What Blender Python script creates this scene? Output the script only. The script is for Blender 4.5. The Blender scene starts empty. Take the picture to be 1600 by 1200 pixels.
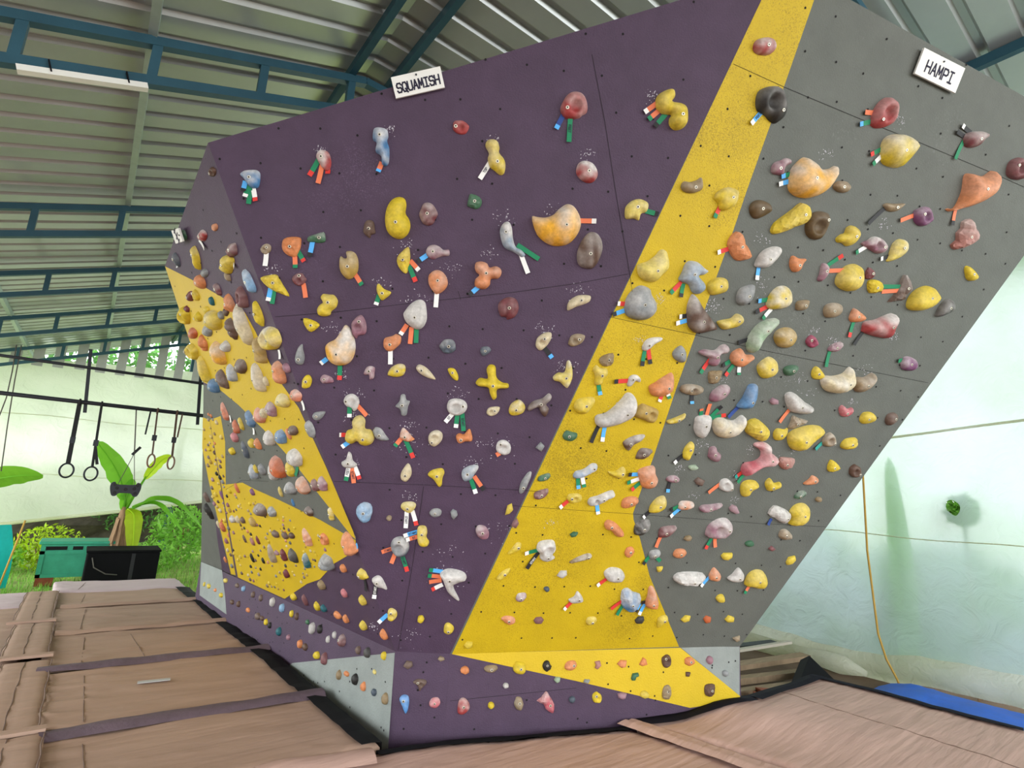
import bpy, bmesh, math, random
import numpy as np
from mathutils import Vector, Matrix, noise
from mathutils.geometry import delaunay_2d_cdt
S = bpy.context.scene
COLL = S.collection
random.seed(11)

# ------------------------------------------------------------------ camera, sky, exposure
cam_d = bpy.data.cameras.new('camera'); cam = bpy.data.objects.new('camera', cam_d); COLL.objects.link(cam)
cam_d.sensor_width = 36; cam_d.lens = 846/1600*36; cam_d.clip_start = .02; cam_d.clip_end = 200
RX = Vector((0.78973083,-0.61063594,0.05872795)); RY = Vector((-0.16578837,-0.12027678,0.97879912)); RZ = Vector((-0.59062631,-0.78272425,-0.19622261))
ROT = Matrix((( 0.78973083,-0.16578837,-0.59062631),(-0.61063594,-0.12027678,-0.78272425),(0.05872795,0.97879912,-0.19622261)))
cam.matrix_world = Matrix.Translation((0,0,1.6)) @ ROT.to_4x4()
S.camera = cam
W = bpy.data.worlds.new('overcast_sky'); S.world = W; W.use_nodes = True
wn = W.node_tree; wn.nodes.clear()
wo = wn.nodes.new('ShaderNodeOutputWorld'); wb = wn.nodes.new('ShaderNodeBackground')
wb.inputs['Color'].default_value = (.93,.98,1,1); wb.inputs['Strength'].default_value = 4.2
wn.links.new(wb.outputs[0], wo.inputs[0])
def area(name, loc, target, sx, sy, power, col=(1,1,1)):
    l = bpy.data.lights.new(name,'AREA'); l.shape='RECTANGLE'; l.size=sx; l.size_y=sy; l.energy=power; l.color=col
    o = bpy.data.objects.new(name,l); COLL.objects.link(o); o.location=loc
    o.rotation_euler=(Vector(target)-Vector(loc)).to_track_quat('-Z','Y').to_euler(); return o
# daylight falling in through the open sides of the shed
area('daylight_open_front',(-1.5,-7,3.2),(2.5,3,1.8),9,5,420,(1,.99,.96))
area('daylight_open_left',(-7,4,3.0),(1,4,1.6),9,4.5,330,(.97,1,.97))
area('daylight_open_yard',(-6,12,2.2),(1.5,12.5,0),6,4,420,(.98,1,.95))
area('daylight_open_right_front',(6.5,-6,3),(4.6,1.2,0),5,4,330,(1,1,.97))
S.view_settings.view_transform='Standard'; S.view_settings.look='None'; S.view_settings.gamma=1; S.view_settings.use_curve_mapping=False
S.view_settings.exposure = -0.18

# ------------------------------------------------------------------ helpers
def lin(c):
    if max(c)>1.001: c=[x/255 for x in c]
    return tuple((x/12.92 if x<=.04045 else ((x+.055)/1.055)**2.4) for x in c[:3])+(1,)
def mat(name, col, rough=.7, metal=0, var=0, vscale=8, bump=0, bscale=60, spec=.35, stretch=None, scuff=None):
    m=bpy.data.materials.new(name); m.use_nodes=True; nt=m.node_tree; b=nt.nodes['Principled BSDF']
    b.inputs['Base Color'].default_value=lin(col); b.inputs['Roughness'].default_value=rough; b.inputs['Metallic'].default_value=metal
    b.inputs['Specular IOR Level'].default_value=spec
    tc=nt.nodes.new('ShaderNodeTexCoord'); src=tc.outputs['Object']
    if stretch:
        mp=nt.nodes.new('ShaderNodeMapping'); mp.inputs['Scale'].default_value=stretch; nt.links.new(src,mp.inputs[0]); src=mp.outputs[0]
    last=None
    if var:
        nz=nt.nodes.new('ShaderNodeTexNoise'); nz.inputs['Scale'].default_value=vscale; nz.inputs['Detail'].default_value=8; nz.inputs['Roughness'].default_value=.65
        nt.links.new(src,nz.inputs['Vector'])
        r=nt.nodes.new('ShaderNodeValToRGB'); c=lin(col)
        r.color_ramp.elements[0].position=.3; r.color_ramp.elements[1].position=.7
        r.color_ramp.elements[0].color=tuple(x*(1-var) for x in c[:3])+(1,); r.color_ramp.elements[1].color=tuple(min(1,x*(1+var)) for x in c[:3])+(1,)
        nt.links.new(nz.outputs['Fac'],r.inputs[0]); last=r.outputs[0]
    if scuff:   # fine worn-off speckle: (colour, scale, threshold, amount)
        n2=nt.nodes.new('ShaderNodeTexNoise'); n2.inputs['Scale'].default_value=scuff[1]; n2.inputs['Detail'].default_value=10; n2.inputs['Roughness'].default_value=.75
        n3=nt.nodes.new('ShaderNodeTexNoise'); n3.inputs['Scale'].default_value=1.6; n3.inputs['Detail'].default_value=3
        nt.links.new(src,n2.inputs['Vector']); nt.links.new(src,n3.inputs['Vector'])
        ad=nt.nodes.new('ShaderNodeMath'); ad.operation='MULTIPLY_ADD'; ad.inputs[1].default_value=.45; nt.links.new(n3.outputs['Fac'],ad.inputs[0]); nt.links.new(n2.outputs['Fac'],ad.inputs[2])
        r2=nt.nodes.new('ShaderNodeValToRGB'); r2.color_ramp.elements[0].position=scuff[2]; r2.color_ramp.elements[1].position=scuff[2]+.1
        r2.color_ramp.elements[0].color=(0,0,0,1); r2.color_ramp.elements[1].color=(scuff[3],)*3+(1,)
        nt.links.new(ad.outputs[0],r2.inputs[0])
        mx=nt.nodes.new('ShaderNodeMixRGB'); mx.inputs[2].default_value=lin(scuff[0]); nt.links.new(r2.outputs[0],mx.inputs[0])
        if last: nt.links.new(last,mx.inputs[1])
        else: mx.inputs[1].default_value=lin(col)
        last=mx.outputs[0]
    if last: nt.links.new(last,b.inputs['Base Color'])
    if bump:
        nb=nt.nodes.new('ShaderNodeTexNoise'); nb.inputs['Scale'].default_value=bscale; nb.inputs['Detail'].default_value=6
        nt.links.new(src,nb.inputs['Vector'])
        bp=nt.nodes.new('ShaderNodeBump'); bp.inputs['Strength'].default_value=bump; bp.inputs['Distance'].default_value=.01
        nt.links.new(nb.outputs['Fac'],bp.inputs['Height']); nt.links.new(bp.outputs[0],b.inputs['Normal'])
    return m
def link(o,parent=None):
    COLL.objects.link(o)
    if parent is not None: o.parent=parent
    return o
def mesh(name, v, f, mats, parent=None, fm=None, smooth=False, loc=None):
    me=bpy.data.meshes.new(name); me.from_pydata([tuple(x) for x in v],[],f)
    for m in (mats if isinstance(mats,(list,tuple)) else [mats]): me.materials.append(m)
    if fm: me.polygons.foreach_set('material_index',fm)
    if smooth: me.polygons.foreach_set('use_smooth',[True]*len(me.polygons))
    me.update(); o=bpy.data.objects.new(name,me); link(o,parent)
    if loc is not None: o.location=loc
    return o
def tag(o,label=None,cat=None,group=None,kind=None):
    if label: o['label']=label
    if cat: o['category']=cat
    if group: o['group']=group
    if kind: o['kind']=kind
    return o
def empty(name,loc,label,cat,group=None):
    o=bpy.data.objects.new(name,None); o.location=loc; o.empty_display_size=.1; link(o); return tag(o,label,cat,group)
class MB:
    """collects shapes into one mesh; world coordinates minus base"""
    def __init__(s,base=(0,0,0)): s.v=[];s.f=[];s.m=[];s.b=Vector(base)
    def add(s,vs,fs,mi=0):
        n=len(s.v); s.v+=[Vector(x)-s.b for x in vs]; s.f+=[[i+n for i in q] for q in fs]; s.m+=[mi]*len(fs)
    def box(s,c,d,ax=None,mi=0):
        ax=ax or (Vector((1,0,0)),Vector((0,1,0)),Vector((0,0,1))); c=Vector(c); vs=[]
        for z in (-1,1):
            for y,x in ((-1,-1),(-1,1),(1,1),(1,-1)): vs.append(c+ax[0]*(x*d[0]/2)+ax[1]*(y*d[1]/2)+ax[2]*(z*d[2]/2))
        s.add(vs,[(3,2,1,0),(4,5,6,7),(0,1,5,4),(1,2,6,5),(2,3,7,6),(3,0,4,7)],mi)
    def bar(s,a,b,w,h,up=(0,0,1),mi=0):
        a=Vector(a);b=Vector(b);x=(b-a).normalized(); up=Vector(up); y=up.cross(x)
        if y.length<1e-4: y=Vector((0,1,0)).cross(x)
        y.normalize(); z=x.cross(y); s.box((a+b)/2,((b-a).length,w,h),(x,y,z),mi)
    def tube(s,pts,r,n=8,mi=0,cap=True):
        pts=[Vector(p) for p in pts]; vs=[];fs=[]
        rr=r if isinstance(r,(list,tuple)) else [r]*len(pts); ref=None
        for i,p in enumerate(pts):
            t=(pts[min(i+1,len(pts)-1)]-pts[max(i-1,0)]).normalized()
            if ref is None: ref=t.orthogonal().normalized()
            y=(ref-t*ref.dot(t)).normalized(); ref=y; z=t.cross(y)
            for k in range(n): a=2*math.pi*k/n; vs.append(p+(y*math.cos(a)+z*math.sin(a))*rr[i])
        for i in range(len(pts)-1):
            for k in range(n): k2=(k+1)%n; fs.append((i*n+k,i*n+k2,i*n+n+k2,i*n+n+k))
        if cap: fs.append(tuple(range(n-1,-1,-1))); fs.append(tuple((len(pts)-1)*n+k for k in range(n)))
        s.add(vs,fs,mi)
    def ring(s,c,R,r,ax,ay,n=28,m=8,mi=0):
        c=Vector(c);ax=Vector(ax);ay=Vector(ay);az=ax.cross(ay); vs=[];fs=[]
        for i in range(n):
            a=2*math.pi*i/n; d=ax*math.cos(a)+ay*math.sin(a)
            for k in range(m): b=2*math.pi*k/m; vs.append(c+d*(R+r*math.cos(b))+az*(r*math.sin(b)))
        for i in range(n):
            for k in range(m): fs.append((i*m+k,((i+1)%n)*m+k,((i+1)%n)*m+(k+1)%m,i*m+(k+1)%m))
        s.add(vs,fs,mi)
    def build(s,name,mats,parent=None,smooth=False):
        o=mesh(name,s.v,s.f,mats,parent,s.m,smooth)
        if parent is None: o.location=s.b
        return o
def catmull(P,sub):
    n=len(P);out=[]
    for i in range(n):
        p0,p1,p2,p3=[np.array(P[(i+k-1)%n],float) for k in range(4)]
        for j in range(sub):
            t=j/sub; out.append(.5*((2*p1)+(-p0+p2)*t+(2*p0-5*p1+4*p2-p3)*t*t+(-p0+3*p1-3*p2+p3)*t**3))
    return np.array(out)
def seg_dist(p,B):
    A=B; D=np.roll(B,-1,0)-B; L=(D**2).sum(1)+1e-12
    t=np.clip(((p[:,None,:]-A[None])*D[None]).sum(2)/L,0,1)
    q=A[None]+t[:,:,None]*D[None]; return np.sqrt(((p[:,None,:]-q)**2).sum(2)).min(1)
def inside(p,B):
    x,y=p[:,0:1],p[:,1:2]; x1,y1=B[:,0],B[:,1]; B2=np.roll(B,-1,0); x2,y2=B2[:,0],B2[:,1]
    c=((y1>y)!=(y2>y))&(x<(x2-x1)*(y-y1)/(y2-y1+1e-12)+x1); return c.sum(1)%2==1
def fill(B,inner):
    """triangulate outline B (CCW) with interior points"""
    vs=[Vector(p) for p in B]+[Vector(p) for p in inner]; n=len(B)
    r=delaunay_2d_cdt(vs,[],[list(range(n))],1,1e-6)
    return np.array([tuple(v) for v in r[0]]),[tuple(f) for f in r[2]]

# ------------------------------------------------------------------ materials
M={}
M['purple']=mat('purple_wall_paint',(71,54,75),.62,var=.12,vscale=5,bump=.35,bscale=120,scuff=((128,108,140),130,.86,.4))
M['yellow']=mat('yellow_wall_paint',(190,162,18),.6,var=.10,vscale=2.5,bump=.35,bscale=120,scuff=((112,92,18),130,.75,.62))
M['grey']=mat('grey_wall_paint',(92,95,90),.65,var=.10,vscale=5,bump=.35,bscale=120,scuff=((136,138,136),60,.84,.35))
M['greylit']=mat('lit_grey_wall_paint',(134,140,137),.7,var=.12,vscale=5,bump=.3,bscale=80)  # kickboard grey: lighter paint, with some of the brighter light put into colour
M['yellowclean']=mat('clean_yellow_wall_paint',(196,166,24),.55,var=.06,vscale=3,bump=.3,bscale=90,scuff=((150,124,30),60,.88,.4))
M['dark']=mat('dark_gap',(22,20,22),.9); M['ply']=mat('plywood_edge',(66,50,44),.8,var=.15)
M['chalk']=mat('chalk_dust',(190,186,196),.95)
M['bolt']=mat('steel_bolt',(205,200,185),.35,.6); M['socket']=mat('bolt_socket',(40,36,34),.6)
M['teal']=mat('teal_steel_paint',(44,82,98),.5,var=.12,vscale=6); M['galv']=mat('galvanised_purlin',(165,180,176),.45,.3,var=.1)
M['roof']=mat('roof_sheet',(176,180,180),.32,.4,var=.06,vscale=2)
M['white']=mat('white_board',(226,226,222),.6,var=.03); M['ink']=mat('dark_ink',(48,46,66),.8)
M['mat']=mat('brown_mat_cover',(190,157,146),.72,var=.08,vscale=2.0,bump=.9,bscale=5,stretch=(.5,4,1),spec=.2)
M['matshade']=mat('shaded_mat_cover',(166,138,122),.72,var=.08,vscale=2.0,bump=.9,bscale=5,stretch=(.5,4,1),spec=.2)  # darker copy of the mat cover; dimmer light at left put into colour
M['seam']=mat('seam_thread',(112,90,80),.8)
M['matpale']=mat('mauve_mat_cover',(190,170,174),.75,var=.06,vscale=3,bump=.4,bscale=8,stretch=(.6,4,1))
M['flap']=mat('purple_grey_flap',(98,82,92),.8,var=.15,vscale=8,bump=.5,bscale=25)
M['black']=mat('black_vinyl',(22,22,26),.8,var=.1,spec=.15); M['navy']=mat('navy_edging',(24,22,34),.9,spec=.1)
M['steel']=mat('dark_steel',(48,50,56),.5,.3); M['strap']=mat('black_webbing',(40,40,42),.85); M['brownstrap']=mat('brown_webbing',(92,70,58),.85)
M['woodring']=mat('wooden_ring',(130,98,78),.5)
M['crate']=mat('green_painted_wood',(60,160,128),.65,var=.15,vscale=6,bump=.2,bscale=30)
M['fabric']=mat('black_fabric',(13,13,15),.85,var=.2,vscale=4,spec=.12)
M['brick']=mat('red_brick',(150,80,58),.9,var=.2,vscale=20,bump=.4)
M['stone']=mat('dark_stone_wall',(72,66,58),.95,var=.45,vscale=3,bump=1,bscale=9)
M['soil']=mat('floor_soil',(112,92,76),.95,var=.25,vscale=2,bump=.5,bscale=20)
M['lawn']=mat('grassy_ground',(150,165,90),.95,var=.35,vscale=2.5,bump=.8,bscale=30)
M['blue']=mat('blue_tarp',(45,105,215),.55,var=.12,vscale=6,bump=.6,bscale=14)
M['tealcloth']=mat('turquoise_cloth',(20,190,185),.7,var=.1)
M['rope']=mat('yellow_rope',(188,150,70),.85); M['cord']=mat('grey_cord',(90,86,80),.85)
M['timber']=mat('weathered_timber',(150,128,104),.85,var=.2,vscale=5,stretch=(1,8,1)); M['pipe']=mat('pale_pipe',(190,182,168),.6)
M['husk']=mat('dry_banana_husk',(150,120,92),.95,var=.35,vscale=8,stretch=(4,4,.6),bump=.8,bscale=20)
M['slat']=mat('grey_slat',(176,176,178),.7,var=.06)
def leafmat(name,c,tr=.45):
    m=bpy.data.materials.new(name); m.use_nodes=True; nt=m.node_tree; b=nt.nodes['Principled BSDF']
    at=nt.nodes.new('ShaderNodeAttribute'); at.attribute_name='Shade'
    hs=nt.nodes.new('ShaderNodeHueSaturation'); hs.inputs['Color'].default_value=lin(c)
    mm=nt.nodes.new('ShaderNodeMath'); mm.operation='MULTIPLY_ADD'; mm.inputs[1].default_value=.9; mm.inputs[2].default_value=.55
    nt.links.new(at.outputs['Fac'],mm.inputs[0]); nt.links.new(mm.outputs[0],hs.inputs['Value'])
    b.inputs['Roughness'].default_value=.5; nt.links.new(hs.outputs[0],b.inputs['Base Color'])
    t=nt.nodes.new('ShaderNodeBsdfTranslucent'); nt.links.new(hs.outputs[0],t.inputs[0])
    mx=nt.nodes.new('ShaderNodeMixShader'); mx.inputs[0].default_value=tr
    nt.links.new(b.outputs[0],mx.inputs[1]); nt.links.new(t.outputs[0],mx.inputs[2])
    nt.links.new(mx.outputs[0],nt.nodes['Material Output'].inputs[0]); return m
M['leaf']=leafmat('green_leaf',(135,190,75)); M['banana']=leafmat('banana_leaf',(120,185,48),.55); M['bananay']=leafmat('yellow_green_leaf',(178,205,40),.55); M['treeleaf']=leafmat('tree_leaf',(95,150,70))
def sheetmat(name,c,tint,tr,wr=6,see=.12):
    """thin plastic sheeting: lit from behind, a little see-through and glossy"""
    m=bpy.data.materials.new(name); m.use_nodes=True; nt=m.node_tree; b=nt.nodes['Principled BSDF']; out=nt.nodes['Material Output']
    tc=nt.nodes.new('ShaderNodeTexCoord'); nz=nt.nodes.new('ShaderNodeTexNoise'); nz.inputs['Scale'].default_value=.9; nz.inputs['Detail'].default_value=4
    nt.links.new(tc.outputs['Object'],nz.inputs[0]); r=nt.nodes.new('ShaderNodeValToRGB'); r.color_ramp.elements[0].position=.35; r.color_ramp.elements[1].position=.65
    r.color_ramp.elements[0].color=lin(tint); r.color_ramp.elements[1].color=lin(c); nt.links.new(nz.outputs['Fac'],r.inputs[0])
    b.inputs['Roughness'].default_value=.3; nt.links.new(r.outputs[0],b.inputs['Base Color'])
    wv=nt.nodes.new('ShaderNodeTexNoise'); wv.inputs['Scale'].default_value=wr; wv.inputs['Detail'].default_value=5; wv.inputs['Distortion'].default_value=1.5
    nt.links.new(tc.outputs['Object'],wv.inputs[0]); bp=nt.nodes.new('ShaderNodeBump'); bp.inputs['Strength'].default_value=.6; bp.inputs['Distance'].default_value=.04
    nt.links.new(wv.outputs['Fac'],bp.inputs['Height']); nt.links.new(bp.outputs[0],b.inputs['Normal'])
    t=nt.nodes.new('ShaderNodeBsdfTranslucent'); nt.links.new(r.outputs[0],t.inputs[0]); nt.links.new(bp.outputs[0],t.inputs['Normal'])
    mx=nt.nodes.new('ShaderNodeMixShader'); mx.inputs[0].default_value=tr; nt.links.new(b.outputs[0],mx.inputs[1]); nt.links.new(t.outputs[0],mx.inputs[2])
    rf=nt.nodes.new('ShaderNodeBsdfRefraction'); rf.inputs['IOR'].default_value=1.12; rf.inputs['Roughness'].default_value=.75; nt.links.new(bp.outputs[0],rf.inputs['Normal'])
    m2=nt.nodes.new('ShaderNodeMixShader'); m2.inputs[0].default_value=see; nt.links.new(mx.outputs[0],m2.inputs[1]); nt.links.new(rf.outputs[0],m2.inputs[2])
    nt.links.new(m2.outputs[0],out.inputs[0]); return m
M['sheetL']=sheetmat('cream_plastic_sheet',(226,230,212),(214,222,200),.52,4,.05)
M['sheetR']=sheetmat('green_white_plastic_sheet',(186,204,206),(166,190,176),.55,4,.11)
M['sheetfold']=sheetmat('folded_plastic_sheet',(246,247,236),(226,228,200),.6,9,.0)
def holdmat():
    m=bpy.data.materials.new('climbing_hold_resin'); m.use_nodes=True; nt=m.node_tree; b=nt.nodes['Principled BSDF']
    at=nt.nodes.new('ShaderNodeAttribute'); at.attribute_name='Col'; tc=nt.nodes.new('ShaderNodeTexCoord')
    nz=nt.nodes.new('ShaderNodeTexNoise'); nz.inputs['Scale'].default_value=42; nz.inputs['Detail'].default_value=10; nz.inputs['Roughness'].default_value=.68; nt.links.new(tc.outputs['Object'],nz.inputs[0])
    mr=nt.nodes.new('ShaderNodeMapRange'); mr.inputs[1].default_value=.3; mr.inputs[2].default_value=.7; mr.inputs[3].default_value=.66; mr.inputs[4].default_value=1.12; nt.links.new(nz.outputs['Fac'],mr.inputs[0])
    mx=nt.nodes.new('ShaderNodeVectorMath'); mx.operation='SCALE'; nt.links.new(at.outputs['Color'],mx.inputs[0]); nt.links.new(mr.outputs[0],mx.inputs['Scale'])
    nt.links.new(mx.outputs[0],b.inputs['Base Color']); b.inputs['Roughness'].default_value=.55; b.inputs['Specular IOR Level'].default_value=.35
    n2=nt.nodes.new('ShaderNodeTexNoise'); n2.inputs['Scale'].default_value=260; n2.inputs['Detail'].default_value=4; nt.links.new(tc.outputs['Object'],n2.inputs[0])
    bp=nt.nodes.new('ShaderNodeBump'); bp.inputs['Strength'].default_value=.25; bp.inputs['Distance'].default_value=.004; nt.links.new(n2.outputs['Fac'],bp.inputs['Height']); nt.links.new(bp.outputs[0],b.inputs['Normal'])
    return m
M['hold']=holdmat()
TAPE={k:mat('tape_'+k,c,.6) for k,c in dict(o=(220,118,80),g=(22,124,84),l=(84,168,232),w=(228,228,226),k=(34,34,38),r=(206,56,50),t=(40,150,140),b=(36,64,130)).items()}

FRAMES=[[[1.749, 3.388, 0.556], [0.82358, -0.5672, 0.0], [-0.21248, -0.30852, 0.92718], [-0.5259, -0.76361, -0.37461]], [[2.037, 3.19, 0.556], [0.93673, -0.35005, 0.0], [-0.15308, -0.40965, 0.8993], [-0.3148, -0.84241, -0.43732]], [[1.749, 3.388, 0.556], [0.11059, -0.99387, -0.0], [-0.48801, -0.0543, 0.87115], [-0.86581, -0.09634, -0.49102]], [[1.429, 6.476, 0.556], [0.12847, -0.99171, -0.0], [-0.50571, -0.06551, 0.86021], [-0.85309, -0.11051, -0.50993]], [[1.749, 3.388, 0.556], [0.11059, -0.99387, -0.0], [0.0, 0.0, 1.0], [-0.99387, -0.11059, 0.0]], [[1.749, 3.388, 0.556], [0.82358, -0.5672, 0.0], [0.0, 0.0, 1.0], [-0.5672, -0.82358, 0.0]], [[2.037, 3.19, 0.556], [0.93673, -0.35005, 0.0], [0.0, 0.0, 1.0], [-0.35005, -0.93673, 0.0]]]
PAINT={'F': ('purple', [[0.0, 0.0], [0.349, -0.0], [1.8121, 4.0633], [-1.0963, 2.9881]], []), 'R': ('grey', [[0.0, 0.0], [2.2382, 0.0], [3.8452, 3.9818], [1.5532, 4.1961], [1.0493, 4.1893]], [('yellow', [[0.0126, -0.0004], [1.0493, 4.1893], [1.3458, 4.2746], [1.325, 4.1327], [1.2878, 3.6974], [1.265, 3.46], [1.2326, 3.1249], [1.2156, 2.8988], [1.1518, 2.2669], [1.1213, 1.9584], [1.0854, 1.4535], [1.0608, 1.2362], [1.0454, 1.0651], [1.0622, 1.0192], [1.1467, 0.8805], [1.2962, 0.5992], [1.7016, 0.0113]])]), 'L': ('purple', [[0.0, 0.0], [0.1281, 3.1803], [-1.321, 2.8919], [-1.5641, 1.9972], [-3.1054, -0.0114]], [('grey', [[-1.5769, 1.9878], [-1.1108, 1.9484], [-0.6101, 1.5721], [0.0713, 0.835], [0.0306, 0.7776], [-0.4159, 0.8435], [-1.0053, 0.9188], [-2.1101, 1.0884], [-2.2191, 1.1034], [-1.7779, 1.7052]]), ('yellowclean', [[-1.3267, 2.8886], [-0.9034, 2.6833], [-0.5237, 2.4806], [-0.2503, 2.3187], [-0.2065, 2.1848], [-0.1838, 1.9893], [-0.1218, 1.8337], [-0.0223, 1.6811], [0.0362, 1.2942], [0.0636, 0.8689], [0.0579, 0.816], [0.0188, 0.8292], [-0.4008, 1.3086], [-0.5275, 1.4249], [-0.698, 1.5666], [-0.9887, 1.7734], [-1.2412, 1.9165], [-1.545, 2.0112]]), ('yellowclean', [[-1.7779, 1.7052], [-1.4706, 1.7197], [-1.6197, 1.506], [-2.0864, 1.108], [-1.6155, 1.1413], [-1.3625, 1.0882], [-0.9562, 1.0219], [-0.3617, 0.9103], [0.0511, 0.8065], [0.0049, 0.73], [-0.4043, 0.5784], [-0.7847, 0.3882], [-1.0847, 0.2959], [-1.7838, 0.018], [-3.0116, 0.0179], [-2.2191, 1.1034]])]), 'S': ('grey', [[1.523, 2.0226], [0.0, 0.0], [-1.2844, 0.0]], [('yellowclean', [[1.1537, 1.7597], [1.3009, 1.728], [0.8397, 1.1168], [0.0091, 0.0248], [-0.213, 0.0026], [0.5076, 1.1456], [0.7612, 1.4813]]), ('purple', [[0.2263, 0.7897], [-0.213, 0.0026], [-0.499, 0.0074], [-0.1373, 0.4201]])]), 'KF': ('purple', [[0.0, 0.0], [0.349, 0.0], [0.349, -0.8], [0, -0.8]], []), 'KR': ('purple', [[0.0, 0.0], [2.2382, 0.0], [2.2382, -0.8], [0, -0.8]], [('yellowclean', [[0.0126, -0.0003], [1.7049, 0.0088], [2.2285, -0.343], [2.2333, -0.3739], [1.7948, -0.4047], [0.8914, -0.1925]]), ('greylit', [[1.7103, 0.0087], [2.2353, -0.0022], [2.2256, -0.3429]])]), 'KL': ('purple', [[0.0, 0.0], [-4.3896, 0.0], [-4.3896, -0.8], [0, -0.8]], [('greylit', [[-0.0059, -0.009], [-1.4856, -0.4345], [-1.6723, -0.5505], [0.028, -0.6946]]), ('greylit', [[-4.3727, -0.0053], [-3.5695, 0.0083], [-3.3355, -0.2287], [-3.2121, -0.3863], [-4.2235, -0.3644]])])}
SEAMS={'F': [[[-0.7495, 2.0901], [-0.428, 2.139], [0.0015, 2.2212], [0.576, 2.325], [0.9348, 2.4022], [1.2278, 2.4779]], [[0.9037, 3.5905], [1.0067, 3.2679], [1.1057, 2.9129], [1.2351, 2.4785], [1.2747, 2.3301]], [[-0.4066, 1.1297], [0.1794, 1.1427], [0.6648, 1.1449], [0.8412, 1.1437]], [[0.1297, 1.1314], [0.085, 0.6229], [0.016, 0.0101]], [[0.2719, 2.3095], [0.289, 2.2641]]], 'R': [[[0.9468, 3.7236], [1.2889, 3.6944], [1.8368, 3.6607], [2.3131, 3.6378], [2.9678, 3.5985], [3.5415, 3.5554]], [[0.5683, 2.2976], [1.1451, 2.2739], [1.6987, 2.2442], [3.096, 2.202]], [[0.2151, 1.0742], [1.0513, 1.0607], [2.0738, 1.0377], [2.6457, 1.0377]]], 'L': [[[-2.15, 1.0555], [-1.6048, 1.1647], [-1.01, 1.1707]], [[-0.6119, 1.2403], [-0.3963, 1.2212]]], 'KL': [], 'KF': [], 'KR': [[[0.0228, -0.2768], [0.8931, -0.2368]]], 'S': []}
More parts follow.
